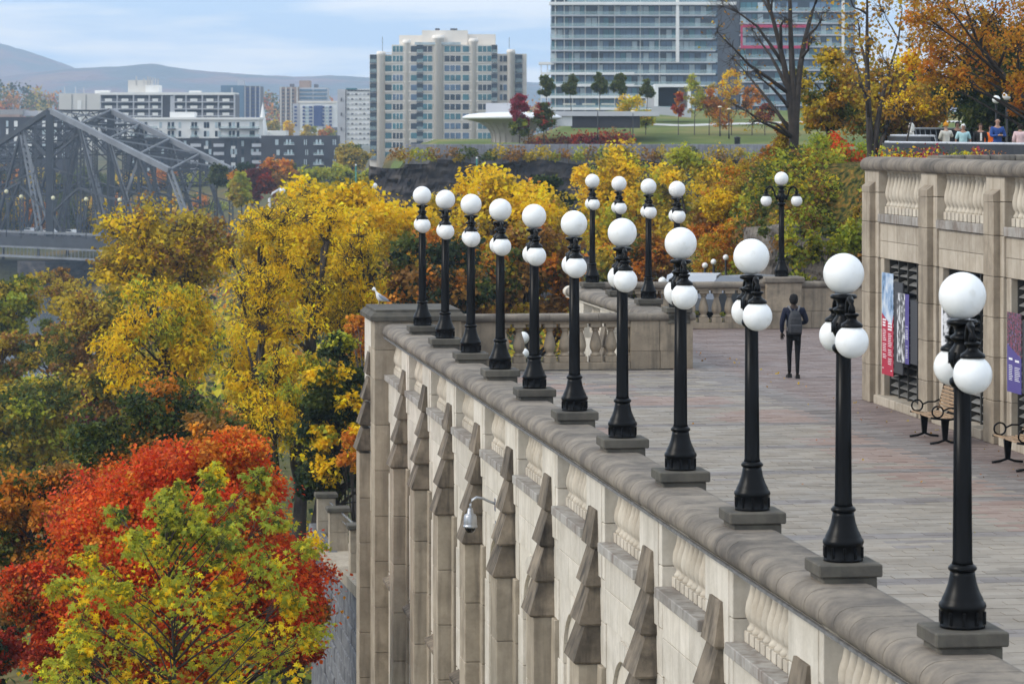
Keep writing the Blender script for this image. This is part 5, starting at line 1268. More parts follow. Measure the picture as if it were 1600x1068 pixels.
def twigs_np(A, B, r0, r1):
    """batch of three sided tapering twigs"""
    n = len(A); d = B - A; d /= np.linalg.norm(d, axis=1)[:, None] + 1e-9
    ref = np.tile(np.array([[.3, .5, .8]]), (n, 1)); a = np.cross(d, ref); a /= np.linalg.norm(a, axis=1)[:, None] + 1e-9; b = np.cross(d, a)
    vs = []
    for P, r in ((A, r0), (B, r1)):
        r = np.broadcast_to(np.asarray(r, float).reshape(-1, 1), (n, 1))
        for t in (0, 2.094, 4.189): vs.append(P + r * (a * math.cos(t) + b * math.sin(t)))
    V = np.stack(vs, 1).reshape(-1, 3); base = (np.arange(n) * 6)[:, None]
    Fc = np.concatenate([base + np.array([[k, (k + 1) % 3, 3 + (k + 1) % 3, 3 + k]]) for k in range(3)], 0)
    return V, Fc
def pal(*c): return np.array(c, float)
YEL = pal((.96, .63, .010), (.95, .56, .008), (.96, .70, .03), (.86, .54, .015))
OYB = pal((.46, .21, .02), (.56, .30, .02), (.32, .16, .02), (.62, .38, .03))
LIM = pal((.40, .46, .03), (.30, .38, .03), (.52, .50, .03), (.22, .30, .03))
YOL = pal((.58, .42, .03), (.42, .31, .03), (.70, .47, .02), (.34, .28, .04))
YGR = pal((.48, .48, .04), (.36, .40, .04), (.62, .52, .03), (.27, .33, .04))
GRN = pal((.09, .13, .025), (.06, .09, .02), (.13, .16, .025), (.16, .15, .02))
DGR = pal((.022, .045, .018), (.03, .06, .02), (.05, .07, .02), (.015, .03, .014))
RED = pal((.74, .075, .012), (.82, .13, .014), (.58, .04, .012), (.84, .20, .02))
DRD = pal((.34, .022, .014), (.46, .045, .015), (.24, .03, .015), (.50, .10, .02))
ORG = pal((.74, .25, .02), (.82, .36, .025), (.58, .17, .015), (.44, .20, .025))
BRN = pal((.36, .17, .035), (.26, .13, .035), (.46, .23, .035), (.20, .12, .035))
MAR = pal((.13, .02, .025), (.20, .03, .03), (.09, .02, .02))
PNK = pal((.42, .05, .09), (.34, .03, .06), (.28, .05, .05))
TALLY = [0]
def tree(name, label, cat, base, clumps, leaf=.1, nsub=14, nleaf=26, shape='kite', trunk=.2, bark='bark', group=None, seed=1, fork=.45, droop=.35, spread=.30, limb=.35, twig=.012, flare=1.2, lean=(0, 0), trunks=None, sub_r=None, bare=0.0):
    """clumps: (x, y, z, r, rz, palette[, second palette, share]) in world metres, seen clump by clump"""
    rs = np.random.RandomState(seed); bx, by, bz = base
    far_ = by > 108
    if far_: nleaf *= .60; leaf *= 1.22
    E = empty(name, base, 0, label, cat, group); B0 = np.array(base)
    cl = [c for c in clumps]; cz = [c[2] for c in cl]
    zlo, zhi = min(cz), max(cz); cx = np.mean([c[0] for c in cl]); cy = np.mean([c[1] for c in cl])
    tops = trunks or [(cx + lean[0], cy + lean[1], bz + (zhi - bz) * .93)]
    m = MB(); lines = []
    for (tx, ty, tz) in tops:
        n = 9; pts = []
        for k in range(n):
            t = k / (n - 1); w = .10 * (zhi - bz) * .25
            pts.append(Vector((bx + (tx - bx) * t ** flare + w * math.sin(t * 5 + seed) * t * .6, by + (ty - by) * t ** flare + w * math.cos(t * 4 + seed) * t * .5, bz - .3 + (tz - bz + .3) * t)))
        rr_ = [trunk * (1.25 if k == 0 else 1) * (1 - .86 * k / (n - 1)) / (1 if len(tops) == 1 else 1.25) for k in range(n)]
        m.tube([p - Vector(base) for p in pts], rr_, 9); lines.append((pts, rr_))
    allP = []; allC = []; tA = []; tB = []; tr_ = []
    for c in cl:
        x, y, z, r, rz = c[:5]; p1 = c[5]; p2 = c[6] if len(c) > 6 else None; sh = c[7] if len(c) > 7 else .3
        # limb from the closest trunk line
        best = None
        for pts, rr_ in lines:
            kz = max(0, min(len(pts) - 1, int((z - pts[0].z) / max(.1, pts[-1].z - pts[0].z) * (len(pts) - 1))))
            hd = math.hypot(pts[kz].x - x, pts[kz].y - y)
            zt = z - rs.uniform(.45, 1.0) * hd - .6 * rz; zt = max(bz + .12 * (zhi - bz), min(zt, pts[-1].z - .05))
            kf = max(.8, min(len(pts) - 1.001, (zt - pts[0].z) / max(.1, pts[-1].z - pts[0].z) * (len(pts) - 1))); k = int(kf)
            q = pts[k].lerp(pts[k + 1], kf - k); dd = math.hypot(q.x - x, q.y - y)
            if best is None or dd < best[0]: best = (dd, q, rr_[k])
        _, q, rq = best; e_ = Vector((x, y, z)); mid = q.lerp(e_, .5) + Vector((rs.uniform(-.12, .12) * r * 2, rs.uniform(-.1, .1) * r * 2, .02 * (e_ - q).length + rs.uniform(-.2, .2) * r * 2))
        pp = [q, q.lerp(mid, .55) + Vector((0, 0, .03)), mid, mid.lerp(e_, .5) + Vector((rs.uniform(-.1, .1) * r, 0, rs.uniform(-.1, .15) * r)), e_]
        r0 = min(rq * .75, trunk * limb * (.6 + .4 * r / max(.5, max(c_[3] for c_ in cl)))); m.tube([p - Vector(base) for p in pp], [r0, r0 * .8, r0 * .6, r0 * .4, r0 * .18], 6)
        # sub-clusters
        ns = max(3, int(nsub * rs.uniform(.8, 1.2))); u = rs.normal(size=(ns, 3)); u /= np.linalg.norm(u, axis=1)[:, None]
        rad = rs.uniform(.25, 1, ns) ** .55; S_ = np.array([x, y, z]) + u * rad[:, None] * np.array([r, r, rz])
        src = np.array([pp[3], pp[4]])[rs.randint(0, 2, ns)]
        src = src + (np.array([x, y, z]) - src) * 0
        midp = src * .5 + S_ * .5 + rs.normal(size=(ns, 3)) * r * .07
        tA += [src, midp]; tB += [midp, S_]; tr_ += [np.full(ns, twig), np.full(ns, twig * .65)]
        # side twigs
        s2 = midp + rs.normal(size=(ns, 3)) * r * .28
        if by < 125: tA.append(midp); tB.append(s2); tr_.append(np.full(ns, twig * .45))
        sr = (sub_r or spread) * r
        keep = rs.uniform(size=ns) > bare
        tone = rs.uniform(.8, 1.2, ns)
        for j in range(ns):
            if not keep[j]: continue
            nl = max(2, int(nleaf * rs.uniform(.6, 1.4))); g = rs.normal(size=(nl, 3)) * np.array([sr, sr, sr * .62]); g[:, 2] -= np.abs(rs.normal(size=nl)) * sr * droop
            P = S_[j] + g; use2 = p2 is not None and rs.uniform() < sh; pa = p2 if use2 else p1
            col = pa[rs.randint(0, len(pa), nl)] * .6 + pa[rs.randint(0, len(pa))] * .4
            col = col * tone[j] * rs.uniform(.75, 1.2, (nl, 1)); allP.append(P); allC.append(col)
    V, Fc = twigs_np(np.concatenate(tA) - B0, np.concatenate(tB) - B0, np.concatenate(tr_), np.concatenate(tr_) * .4)
    me = m.mesh('trunk', M[bark]); link('trunk', me, E)
    link('twigs', np_mesh('twigs', V, Fc, M[bark]), E)
    P = np.concatenate(allP) - B0; Cc = np.clip(np.concatenate(allC), 0, .96)
    lm = leaves_mesh('crown', P, leaf, Cc, rs, shape, droop); link('crown', lm, E); TALLY[0] += len(lm.polygons) * 2 + len(V)
    return E
def crown(px0, px1, py0, py1, D, n, pals, seed, fr=.27, flat=1.0, depth=1.0, topbias=0.0, taper=0.0):
    """clumps filling the ellipsoid whose outline spans these pixels at distance D; pals: list of (palette, weight)"""
    rs = np.random.RandomState(seed); cx, _, cz = at((px0 + px1) / 2, (py0 + py1) / 2, D); rx = (px1 - px0) / 2 / F * D; rz = (py1 - py0) / 2 / F * D
    out = []; w = np.array([p[1] for p in pals], float); w /= w.sum()
    for k in range(n):
        for tr in range(20):
            u = rs.normal(size=3); u /= np.linalg.norm(u); u *= rs.uniform(.35, 1) ** .6
            if u[2] < -.75 and tr < 10: continue
            break
        f = 1 - fr; r = fr * rx * rs.uniform(.75, 1.3); tpr = 1 - taper * max(0, u[2])
        i = rs.choice(len(pals), p=w); j = rs.choice(len(pals), p=w)
        out.append((cx + u[0] * rx * f * tpr, D + u[1] * rx * f * depth, cz + u[2] * rz * f, r, min(r, fr * rz * 1.6) * .85 * flat, pals[i][0], pals[j][0], .35))
    return out
def gbase(px, D, dx=0): x = (px - PX) / F * D + dx; return (x, D, hz(x, D))
# --- nearest: young yellow-green maple
D = 46; rs = np.random.RandomState(4); cl = []
sp_ = [(330, 735, 22), (403, 745, 24), (275, 765, 24), (365, 790, 34), (300, 815, 38), (430, 800, 32), (490, 770, 18), (180, 800, 20), (205, 838, 28), (135, 868, 24), (240, 860, 36), (350, 855, 42), (420, 870, 40), (480, 850, 30), (95, 915, 24), (150, 920, 36), (220, 930, 42), (300, 920, 46), (380, 940, 46), (455, 920, 36), (510, 900, 20), (60, 975, 28), (120, 985, 40), (190, 1000, 46), (270, 1000, 50), (350, 1015, 50), (430, 1000, 42), (490, 985, 28), (40, 1040, 34), (100, 1060, 44), (180, 1070, 50), (260, 1080, 54), (350, 1090, 54), (440, 1070, 46), (510, 1050, 30), (150, 1130, 50), (250, 1150, 60), (350, 1160, 60), (450, 1140, 50)]
for i, (px_, py_, r) in enumerate(sp_):
    if px_ < 75 or px_ > 492 or (px_ < 130 and py_ < 900) or (px_ > 470 and py_ < 820): continue
    r *= .80
    rad = 1 - (abs(px_ - 290) / 260) ** 2; y = D + rs.uniform(-1.2, 1.2) * max(.3, rad); X = at(px_, py_, y); rr_ = r / F * D * 1.15
    g = py_ < 880 or px_ < 160 or px_ > 440
    cl.append((X[0], y, X[2], rr_, rr_ * .9, YGR, GRN if py_ < 850 and i % 2 else YEL, .22 if g else .38))
rs = np.random.RandomState(44)
for k in range(34):
    tt = rs.uniform(0, 1) ** .75; py_ = 770 + 370 * tt; hw = 60 + 175 * min(1, tt * 1.6); px_ = 300 + rs.uniform(-1, 1) * hw - 20 * tt; y = D + rs.uniform(-1.3, 1.3); X = at(px_, py_, y); rr_ = rs.uniform(15, 26) / F * D
    cl.append((X[0], y, X[2], rr_, rr_ * 1.35, YGR, YEL if tt > .35 else GRN, .25 if tt < .35 else .38))
tree('young_maple', 'nearest young maple with green tips and yellow inner leaves, in front of red maple', 'tree', gbase(262, D), cl, .078, 16, 13, 'maple', .075, seed=5, limb=.34, spread=.27, twig=.006, droop=.9)
# --- red maple
D = 60
cl = crown(10, 528, 664, 1150, D, 70, [(RED, 5), (DRD, 1.0), (ORG, 1.2)], 8, .23) + crown(140, 470, 668, 860, D - .5, 22, [(RED, 4), (ORG, 1.5)], 9, .24) + crown(-30, 160, 840, 1100, D, 16, [(RED, 3), (DRD, 1.5), (BRN, .5)], 10, .31) + crown(400, 528, 860, 1090, D + 1, 12, [(DRD, 2), (RED, 1), (BRN, .6)], 12, .32)
tree('red_maple', 'large dense scarlet maple tree left of the tall stone wall, behind the young maple', 'tree', gbase(320, D), cl, .078, 30, 62, 'kite', .16, seed=9, spread=.22, twig=.011)
# --- dark green and orange tree behind it
D = 74
cl = crown(90, 420, 548, 880, D, 44, [(DGR, 1.8), (GRN, 2.6), (ORG, 1.2), (BRN, 1)], 14, .24)
tree('dark_maple', 'dark green maple turning rusty orange at its tips, behind the red maple', 'tree', gbase(250, D), cl, .11, 22, 34, 'kite', .2, seed=12, spread=.24)
cl = crown(-50, 180, 640, 1010, D - 2, 34, [(ORG, 3.2), (GRN, 1.4), (BRN, 1.0), (DGR, .6)], 15, .26)
tree('orange_maple', 'orange and green maple at the left edge beside the red maple', 'tree', gbase(60, D - 2), cl, .11, 22, 32, 'kite', .2, seed=13, spread=.24)
cl = crown(-60, 60, 900, 1120, 66, 12, [(DGR, 2), (DRD, 1), (GRN, 1)], 16, .3)
tree('dark_shrub_tree', 'dark green and maroon leafy tree in the lower left corner', 'tree', gbase(0, 66), cl, .1, 20, 30, 'kite', .1, seed=14, spread=.25)
cl = crown(270, 390, 620, 760, 70, 10, [(BRN, 2), (ORG, 1), (GRN, 1)], 17, .3)
tree('rusty_maple', 'small rusty brown maple top rising between dark maple and scarlet maple', 'tree', gbase(330, 70), cl, .1, 18, 28, 'kite', .1, seed=15, spread=.25)
# --- the big yellow trees
D = 104
cl = crown(310, 625, 272, 580, D, 48, [(YEL, 3), (YOL, 1.2)], 20, .19) + crown(340, 540, 510, 735, D - 2, 26, [(YEL, 3), (YGR, .8)], 21, .27) + crown(520, 600, 470, 640, D, 6, [(YEL, 1), (YOL, 1)], 22, .3)
w = [at(405, 480, D), at(520, 420, D + 1), at(560, 500, D)]
tree('yellow_ash', 'tall golden yellow tree with dark spreading limbs left of the corner pier', 'tree', gbase(455, D), cl, .135, 24, 17, 'slim', .42, seed=21, spread=.20, twig=.022, fork=.42, limb=.42, trunks=[at(395, 420, D), at(510, 330, D), at(575, 480, D)], droop=.7, bare=.12)
D = 112
cl = crown(125, 365, 410, 640, D, 34, [(YEL, 3), (YGR, .7)], 24, .24) + crown(310, 490, 470, 720, D + 2, 22, [(YEL, 3), (YGR, .6)], 25, .27)
tree('yellow_ash', 'bright yellow tree with drooping leaf sprays, left of the tall golden tree', 'tree', gbase(330, D), cl, .145, 24, 22, 'slim', .3, seed=22, spread=.22, twig=.02, droop=.8, trunks=[at(235, 470, D), at(400, 520, D)])
D = 165
cl = crown(125, 385, 285, 500, D, 46, [(YOL, 3), (BRN, 1.2), (YEL, .5)], 26, .23)
tree('olive_gold_tree', 'dull gold tree with bare dark twigs in front of the bridge end', 'tree', gbase(260, D), cl, .19, 22, 22, 'kite', .32, seed=23, spread=.25, twig=.03, trunks=[at(215, 330, D), at(310, 330, D)], bare=.1)
D = 138
cl = crown(345, 715, 268, 540, D, 70, [(YEL, 3), (YOL, 1)], 27, .17)
tree('yellow_tree', 'broad yellow tree behind first lamp posts, above the gull', 'tree', gbase(560, D), cl, .17, 26, 26, 'kite', .3, seed=24, spread=.24, twig=.022)
cl = crown(610, 935, 256, 460, 150, 64, [(YEL, 3), (YOL, 1.2), (ORG, .4)], 28, .17)
tree('yellow_tree', 'broad yellow tree behind the middle lamp globes, below the dark cliff', 'tree', gbase(780, 150), cl, .18, 26, 24, 'kite', .3, seed=25, spread=.24, twig=.022)
cl = crown(570, 800, 330, 590, 118, 48, [(BRN, 2.4), (DGR, 2), (ORG, 1.1), (GRN, .8)], 29, .22)
tree('brown_oak', 'rust brown and dark green tree behind the farthest lamps and corner pier', 'tree', gbase(690, 118), cl, .16, 24, 26, 'kite', .25, seed=26, spread=.24, twig=.02)
cl = crown(720, 950, 320, 570, 122, 48, [(BRN, 2), (ORG, 1.6), (GRN, .8), (YOL, .8)], 30, .22)
tree('brown_oak', 'orange brown tree behind the cross balustrade and its lamps', 'tree', gbase(835, 122), cl, .16, 24, 26, 'kite', .25, seed=27, spread=.24, twig=.02)
cl = crown(820, 905, 260, 345, 170, 12, [(DGR, 3), (GRN, 1)], 31, .3)
tree('dark_evergreen', 'small dark green tree among yellow trees, left of second row of lamps', 'tree', gbase(865, 170), cl, .16, 20, 26, 'kite', .15, seed=28, spread=.25)
cl = crown(870, 1075, 205, 460, 186, 52, [(YEL, 3), (YGR, 1), (YOL, .7)], 32, .21)
tree('yellow_tree', 'tall bright yellow tree behind the second row of lamps', 'tree', gbase(970, 186), cl, .20, 24, 26, 'kite', .3, seed=29, spread=.25, twig=.025)
cl = crown(985, 1185, 212, 450, 178, 50, [(YGR, 2), (YOL, 2), (YEL, 1.3)], 33, .21)
tree('yellow_green_tree', 'yellow green tree right of bright yellow one, under the white portal frame', 'tree', gbase(1090, 178), cl, .19, 24, 24, 'kite', .3, seed=30, spread=.26, twig=.025, trunks=[at(1060, 270, 178), at(1120, 260, 178)])
cl = crown(1065, 1225, 275, 450, 126, 34, [(ORG, 1.6), (BRN, 1.6), (YOL, 1.5)], 34, .23)
tree('orange_tree', 'orange tree behind the three small globe lamps', 'tree', gbase(1130, 126), cl, .15, 24, 24, 'kite', .25, seed=31, spread=.26)
cl = crown(900, 1100, 360, 500, 135, 26, [(ORG, 1), (BRN, 2), (GRN, 1), (YOL, 1)], 35, .23)
tree('orange_tree', 'brownish orange tree behind receding parapet and its lamps', 'tree', gbase(1000, 135), cl, .16, 22, 24, 'kite', .25, seed=32, spread=.26)
cl = crown(1120, 1205, 330, 440, 128, 14, [(DGR, 3), (GRN, 1)], 36, .3)
tree('dark_evergreen', 'dark green tree behind the parked cars, left of the pedestal lamp', 'tree', gbase(1165, 128), cl, .15, 22, 26, 'kite', .15, seed=33, spread=.25)
# dark greenery left of the corner pier
cl = crown(445, 605, 480, 860, 90, 48, [(DGR, 1.6), (GRN, 2), (YEL, 1.3), (YGR, .8)], 37, .25)
tree('dark_tree', 'dark green tree with scattered yellow leaves, left of the corner pier', 'tree', gbase(530, 90), cl, .13, 24, 28, 'kite', .25, seed=34, spread=.25)
cl = crown(535, 600, 470, 570, 94, 8, [(ORG, 3), (BRN, 1)], 38, .32) + crown(520, 590, 640, 760, 84, 9, [(YEL, 2), (ORG, 1)], 39, .3)
tree('orange_shrub_tree', 'narrow tree of orange and yellow leaves hugging the corner pier', 'tree', gbase(560, 92), cl, .13, 14, 13, 'kite', .12, seed=35, spread=.4)
# left, towards the river
cl = crown(-40, 75, 410, 545, 205, 22, [(YGR, 1.2), (GRN, 2.2), (YOL, 1)], 40, .27)
tree('olive_tree', 'round olive green tree against the river at the left edge', 'tree', gbase(35, 205), cl, .22, 24, 26, 'kite', .3, seed=36, spread=.27, twig=.03)
cl = crown(45, 265, 405, 660, 180, 46, [(YOL, 2), (BRN, 1.3), (GRN, 1), (YEL, .6)], 41, .22)
tree('brown_gold_tree', 'brown gold tree with thin twigs below the bridge deck', 'tree', gbase(150, 180), cl, .2, 20, 22, 'kite', .3, seed=37, spread=.27, twig=.03)
cl = crown(95, 310, 510, 740, 140, 40, [(GRN, 1.5), (MAR, 1.3), (YOL, 1.5), (BRN, 1)], 42, .23)
tree('mixed_shrub_tree', 'olive and maroon undergrowth tree below the bright yellow sprays', 'tree', gbase(200, 140), cl, .17, 22, 24, 'kite', .2, seed=38, spread=.27)
cl = crown(-70, 165, 555, 770, 150, 40, [(GRN, 1.6), (YGR, 1), (YOL, 1.5)], 43, .23)
tree('olive_tree', 'low olive yellow tree at left edge above the orange maple', 'tree', gbase(40, 150), cl, .19, 24, 26, 'kite', .2, seed=39, spread=.28)
cl = crown(130, 330, 345, 490, 195, 24, [(YOL, 1.5), (YEL, 1)], 44, .25) 
tree('gold_tree', 'small gold tree at the foot of bridge abutment', 'tree', gbase(230, 195), cl, .2, 20, 22, 'kite', .2, seed=40, spread=.27)
cl = crown(-50, 60, 500, 640, 185, 22, [(GRN, 1.5), (YOL, 1.5), (BRN, 1)], 441, .25)
tree('olive_tree', 'low olive brown tree by the water below the round olive one', 'tree', gbase(10, 185), cl, .2, 22, 24, 'kite', .2, seed=441, spread=.28)
cl = crown(50, 150, 400, 500, 230, 18, [(YOL, 2), (BRN, 1.5)], 442, .24)
tree('thin_tree', 'thin brownish gold tree right under the bridge walkway', 'tree', gbase(100, 230), cl, .22, 16, 14, 'kite', .2, seed=442, spread=.28, twig=.03, bare=.2)
cl = crown(20, 120, 480, 600, 200, 20, [(GRN, 1.5), (YOL, 1.5), (BRN, 1)], 443, .25)
tree('olive_tree', 'olive tree at the water edge left of the brown gold tree', 'tree', gbase(75, 200), cl, .2, 20, 20, 'kite', .2, seed=443, spread=.28)
# --- rounded trees between the bridge and the cliff
dom = [(355, 415, 243, 300, 470, DGR, ORG, 'dark green and orange'), (378, 430, 250, 300, 452, MAR, DRD, 'deep maroon'), (400, 470, 236, 290, 480, ORG, GRN, 'orange topped green'), (425, 475, 252, 300, 455, BRN, ORG, 'russet brown'), (455, 520, 249, 305, 460, YGR, GRN, 'pale olive left'), (498, 565, 246, 300, 470, YGR, GRN, 'pale olive right'), (520, 580, 212, 262, 560, YOL, GRN, 'dusty gold'), (355, 395, 262, 310, 440, YGR, YOL, 'yellow green by the bridge end'), (540, 600, 258, 305, 440, GRN, YGR, 'green by the cliff end'), (430, 500, 275, 312, 420, YOL, YGR, 'low gold olive'), (325, 360, 250, 275, 520, GRN, DGR, 'small dark green')]
for i, (a, b, c, d, D, p1, p2, w) in enumerate(dom):
    tree('round_tree', w + ' rounded tree between bridge and dark cliff', 'tree', gbase((a + b) / 2, D), crown(a, b, c, d + 25, D, 26, [(p1, 3), (p2, 1)], 50 + i, .27), .42, 16, 22, 'kite', .3, group='rounded trees between bridge and cliff', seed=60 + i, spread=.30, twig=.05)
far = [(-30, 40, YEL), (35, 85, ORG), (80, 130, GRN), (120, 175, YEL), (165, 215, ORG), (205, 250, YGR), (240, 290, YEL), (280, 330, ORG), (315, 365, YGR)]
for i, (a, b, p1) in enumerate(far):
    ww = ['golden', 'orange', 'green', 'yellow', 'rusty orange', 'yellow green', 'bright gold', 'warm orange', 'lime tinted']
    tree('bank_tree', ww[i] + ' tree on the far river bank seen through the bridge steelwork', 'tree', gbase((a + b) / 2, 725), crown(a - 8, b + 8, 286 + (i * 7) % 12, 380, 725, 20, [(p1, 2), (GRN, 1)], 80 + i, .3), .6, 14, 18, 'kite', .35, group='trees on the far bank behind the bridge', seed=80 + i, spread=.32, twig=.06)
for i, (a, b, p1, w) in enumerate(((-20, 30, ORG, 'russet'), (45, 90, YOL, 'ochre'), (110, 160, GRN, 'deep green'), (175, 225, YEL, 'lemon yellow'), (235, 280, ORG, 'copper'), (285, 335, YGR, 'lime green'), (335, 370, GRN, 'dark olive'))):
    tree('bank_tree', w + ' tree on the higher far bank behind the bridge trusses', 'tree', gbase((a + b) / 2, 792), crown(a - 14, b + 14, 256 + (i * 5) % 9, 312, 792, 20, [(p1, 2), (GRN, 1)], 180 + i, .3), .6, 14, 18, 'kite', .35, group='trees on the higher far bank', seed=180 + i, spread=.32, twig=.06)
# a colourful wood beyond the town, too far to tell its trees apart
rs = np.random.RandomState(77); P = []; Cc = []
for (x0_, x1_, y0_, y1_, D) in ((-200, 100, 128, 190, 1700), (405, 445, 150, 200, 1650), (500, 530, 150, 190, 1650), (100, 580, 190, 215, 1400), (820, 900, 165, 200, 1500), (-300, 20, 150, 180, 1500)):
    for k in range(int((x1_ - x0_) / 7) * 3):
        px_ = rs.uniform(x0_, x1_); py_ = rs.uniform(y0_ + 4, y1_); d_ = D + rs.uniform(-60, 60); c = np.array(at(px_, py_, d_)); pa = [ORG, DRD, YOL, GRN, DGR, BRN, GRN][rs.randint(7)]
        g = rs.normal(size=(60, 3)) * np.array([2.2, 2.2, 2.0]); P.append(c + g); Cc.append(pa[rs.randint(0, len(pa), 60)] * .9)
tag(link('distant_wood', leaves_mesh('distant_wood', np.concatenate(P), 1.7, np.concatenate(Cc), rs)), kind='stuff')
town = [(415, 440, 177, 210, YOL, 1000, 'gold'), (438, 462, 182, 210, YEL, 985, 'bright yellow'), (470, 500, 190, 214, YOL, 960, 'dull gold'), (495, 525, 190, 214, ORG, 950, 'pale orange')]
for i, (a, b, c, d, p1, D, w) in enumerate(town):
    tree('street_tree', w + ' tree beyond the charcoal block, under the white and pink towers', 'tree', ((a + b) / 2 * D / F - PX * D / F, D, -8.3), crown(a, b, c, d + 10, D, 12, [(p1, 3), (YGR, 1)], 95 + i, .3), .6, 12, 18, 'kite', .3, group='town trees beyond the charcoal block', seed=95 + i, spread=.32, twig=.06)
# --- headland planting
i = 0
def lawn_tree(px, D, py0, py1, w_, p1, p2, lab, n=12, trunk=.07, leafs=.16, nl=22, bark='bark', taper=.4, group=None, name='lawn_tree', bare=0.0):
    global i
    i += 1
    x = (px - PX) / F * D
    return tree(name, lab, 'tree', (x, D, hz(x, D)), crown(px - w_ * .62, px + w_ * .62, py0 - 3, py1 + 4, D, int(n * 1.9), [(p1, 3), (p2, 1)], 200 + i, .25, taper=taper), leafs, 14, nl, 'kite', trunk, bark, group, 200 + i, spread=.28, twig=.02, bare=bare)
for px_, w_, y0_, y1_, lab in ((853, 26, 114, 152, 'leftmost of the five'), (893, 26, 116, 148, 'second of the five'), (937, 24, 113, 149, 'middle of the five'), (968, 26, 115, 150, 'fourth of the five'), (1010, 22, 121, 158, 'rightmost of the five, beside the white frame')):
    lawn_tree(px_, 350, y0_, y1_, w_, GRN, GRN, 'small round green lawn tree on thin stem, ' + lab, group='five small green trees on the lawn')
lawn_tree(812, 312, 140, 212, 34, PNK, PNK, 'crimson topped small tree beside the white saucer pavilion', 16, nl=26, name='crimson_tree'); lawn_tree(811, 311, 178, 214, 30, GRN, YGR, 'green lower growth under the crimson topped tree', 8, name='green_shrub')
lawn_tree(850, 312, 153, 208, 32, GRN, DRD, 'small tree turning red at the top, right of the crimson tree', 16, nl=26, name='turning_tree')
for px_, y0_, y1_, w_, p1, p2, lab in ((985, 140, 200, 44, YEL, YGR, 'thin yellow tree left of the white portal frame'), (1009, 165, 200, 30, YGR, YEL, 'small lime yellow tree before the lawn, above the big yellow tree'), (1085, 105, 190, 40, YGR, YOL, 'slender yellow green birch right of the white portal frame'), (1108, 120, 190, 34, ORG, YOL, 'slender orange birch right of the portal frame'), (1143, 90, 180, 36, YEL, ORG, 'slender birch with orange yellow top'), (1175, 120, 195, 40, ORG, BRN, 'orange brown birch in front of the grey glass tower'), (1195, 150, 200, 30, DRD, ORG, 'red shrub tree on the lawn left of the bare tree'), (1125, 150, 205, 44, ORG, YOL, 'orange shrub tree behind the twin park lamps'), (1060, 140, 186, 18, DRD, ORG, 'thin red sapling in front of the white portal frame')):
    lawn_tree(px_, 335, y0_, y1_, w_, p1, p2, lab, 12, .06, .17, 12, 'barkg', bare=.15, name='slender_tree')
def hedge(name, label, pts, r, pals_, leaf, dens, seed, kind=None, cat='hedge', shape='kite'):
    rs = np.random.RandomState(seed); P = []; Cc = []; dens = int(dens * .62); leaf *= 1.2
    for (x, y, z, rx, rz) in pts:
        n = dens; u = rs.normal(size=(n, 3)); u /= np.linalg.norm(u, axis=1)[:, None]; u *= (rs.uniform(.2, 1, (n, 1)) ** .5) * rs.uniform(.8, 1.15, (n, 1)); u[:, 2] = np.abs(u[:, 2]) * 1.2 - .2
        pa = pals_[rs.randint(len(pals_))]; P.append(np.array([x, y, z]) + u * np.array([rx, rx, rz])); Cc.append((pa[rs.randint(0, len(pa), n)]) * rs.uniform(.6, 1.25, (n, 1)))
    o = link(name, leaves_mesh(name, np.concatenate(P), leaf, np.clip(np.concatenate(Cc), 0, .8), rs, shape, .1)); TALLY[0] += len(o.data.polygons) * 2
    if kind: tag(o, kind=kind)
    else: tag(o, label, cat)
    return o
def line_pts(a, b, n, rx, rz, jit, seed=1, ground=None):
    rs = np.random.RandomState(seed); o = []
    for k in range(n):
        t = (k + .5) / n; x = a[0] + (b[0] - a[0]) * t + rs.uniform(-jit, jit); y = a[1] + (b[1] - a[1]) * t + rs.uniform(-jit, jit)
        z = hz(x, y) if ground is None else ground; s = rs.uniform(.6, 1.3); o.append((x, y, z, rx * s, rz * s))
    return o
hedge('maroon_hedge', 'dark maroon hedge sloping along the grass roofed wing on the lawn', line_pts((1.5, 316), (12.5, 322), 40, 1.0, 1.6, .5, 3), 1, [MAR, MAR, DRD, BRN], .24, 260, 3)
hedge('russet_hedge', 'russet and olive shrub strip on top of the upper concrete wall', line_pts((-10.5, 296), (8, 296), 50, 1.0, .95, .6, 4), 1, [BRN, YGR, ORG, BRN, YOL], .24, 240, 4)
hedge('russet_hedge', 'reddish shrub strip on the right half of the concrete wall', line_pts((3, 297), (26, 297), 56, .9, 1.0, .6, 5), 1, [BRN, DRD, YOL, ORG], .24, 220, 5)
hedge('wall_shrubs', 'bushes growing between the two tiers of concrete wall', [p[:2] + (2.6 + .2 * (k % 3),) + p[3:] for k, p in enumerate(line_pts((-11, 290.6), (22, 290.6), 40, .9, .95, .9, 6))], 1, [YGR, BRN, GRN, YOL, BRN], .22, 200, 6)
hedge('cliff_shrubs', 'yellow green bush hanging at the right end of dark cliff', [(x_, 287.5 - r_, z_, r_, r_ * 1.1) for x_, z_, r_ in ((7.5, .5, 1.8), (9.5, -.5, 2.2), (11, 1.2, 1.5), (12.5, -1, 2.5), (15, .5, 2), (18, 0, 2.4), (22, .3, 2.4), (26, 0, 2.6))], 1, [YGR, YOL, ORG, YGR], .18, 420, 7)
for k, (px_, py_, D, lab) in enumerate(((911, 215, 304, 'left of the yellow tree top'), (1152, 221, 316, 'right, in front of the bare tree'))):
    x, y, z = at(px_, py_, D); E = empty('litter_bin', (x, y, hz(x, y) + .1), 0, 'black litter bin on the lawn edge, ' + lab, 'bin'); MB().lathe([(.28, 0), (.3, .05), (.3, .95), (.34, 1.0), (.34, 1.1), (.1, 1.2)], 12).build('body', M['black'], E); MB().box(-.2, .2, -.31, -.29, .75, .9).build('opening', M['void'], E)
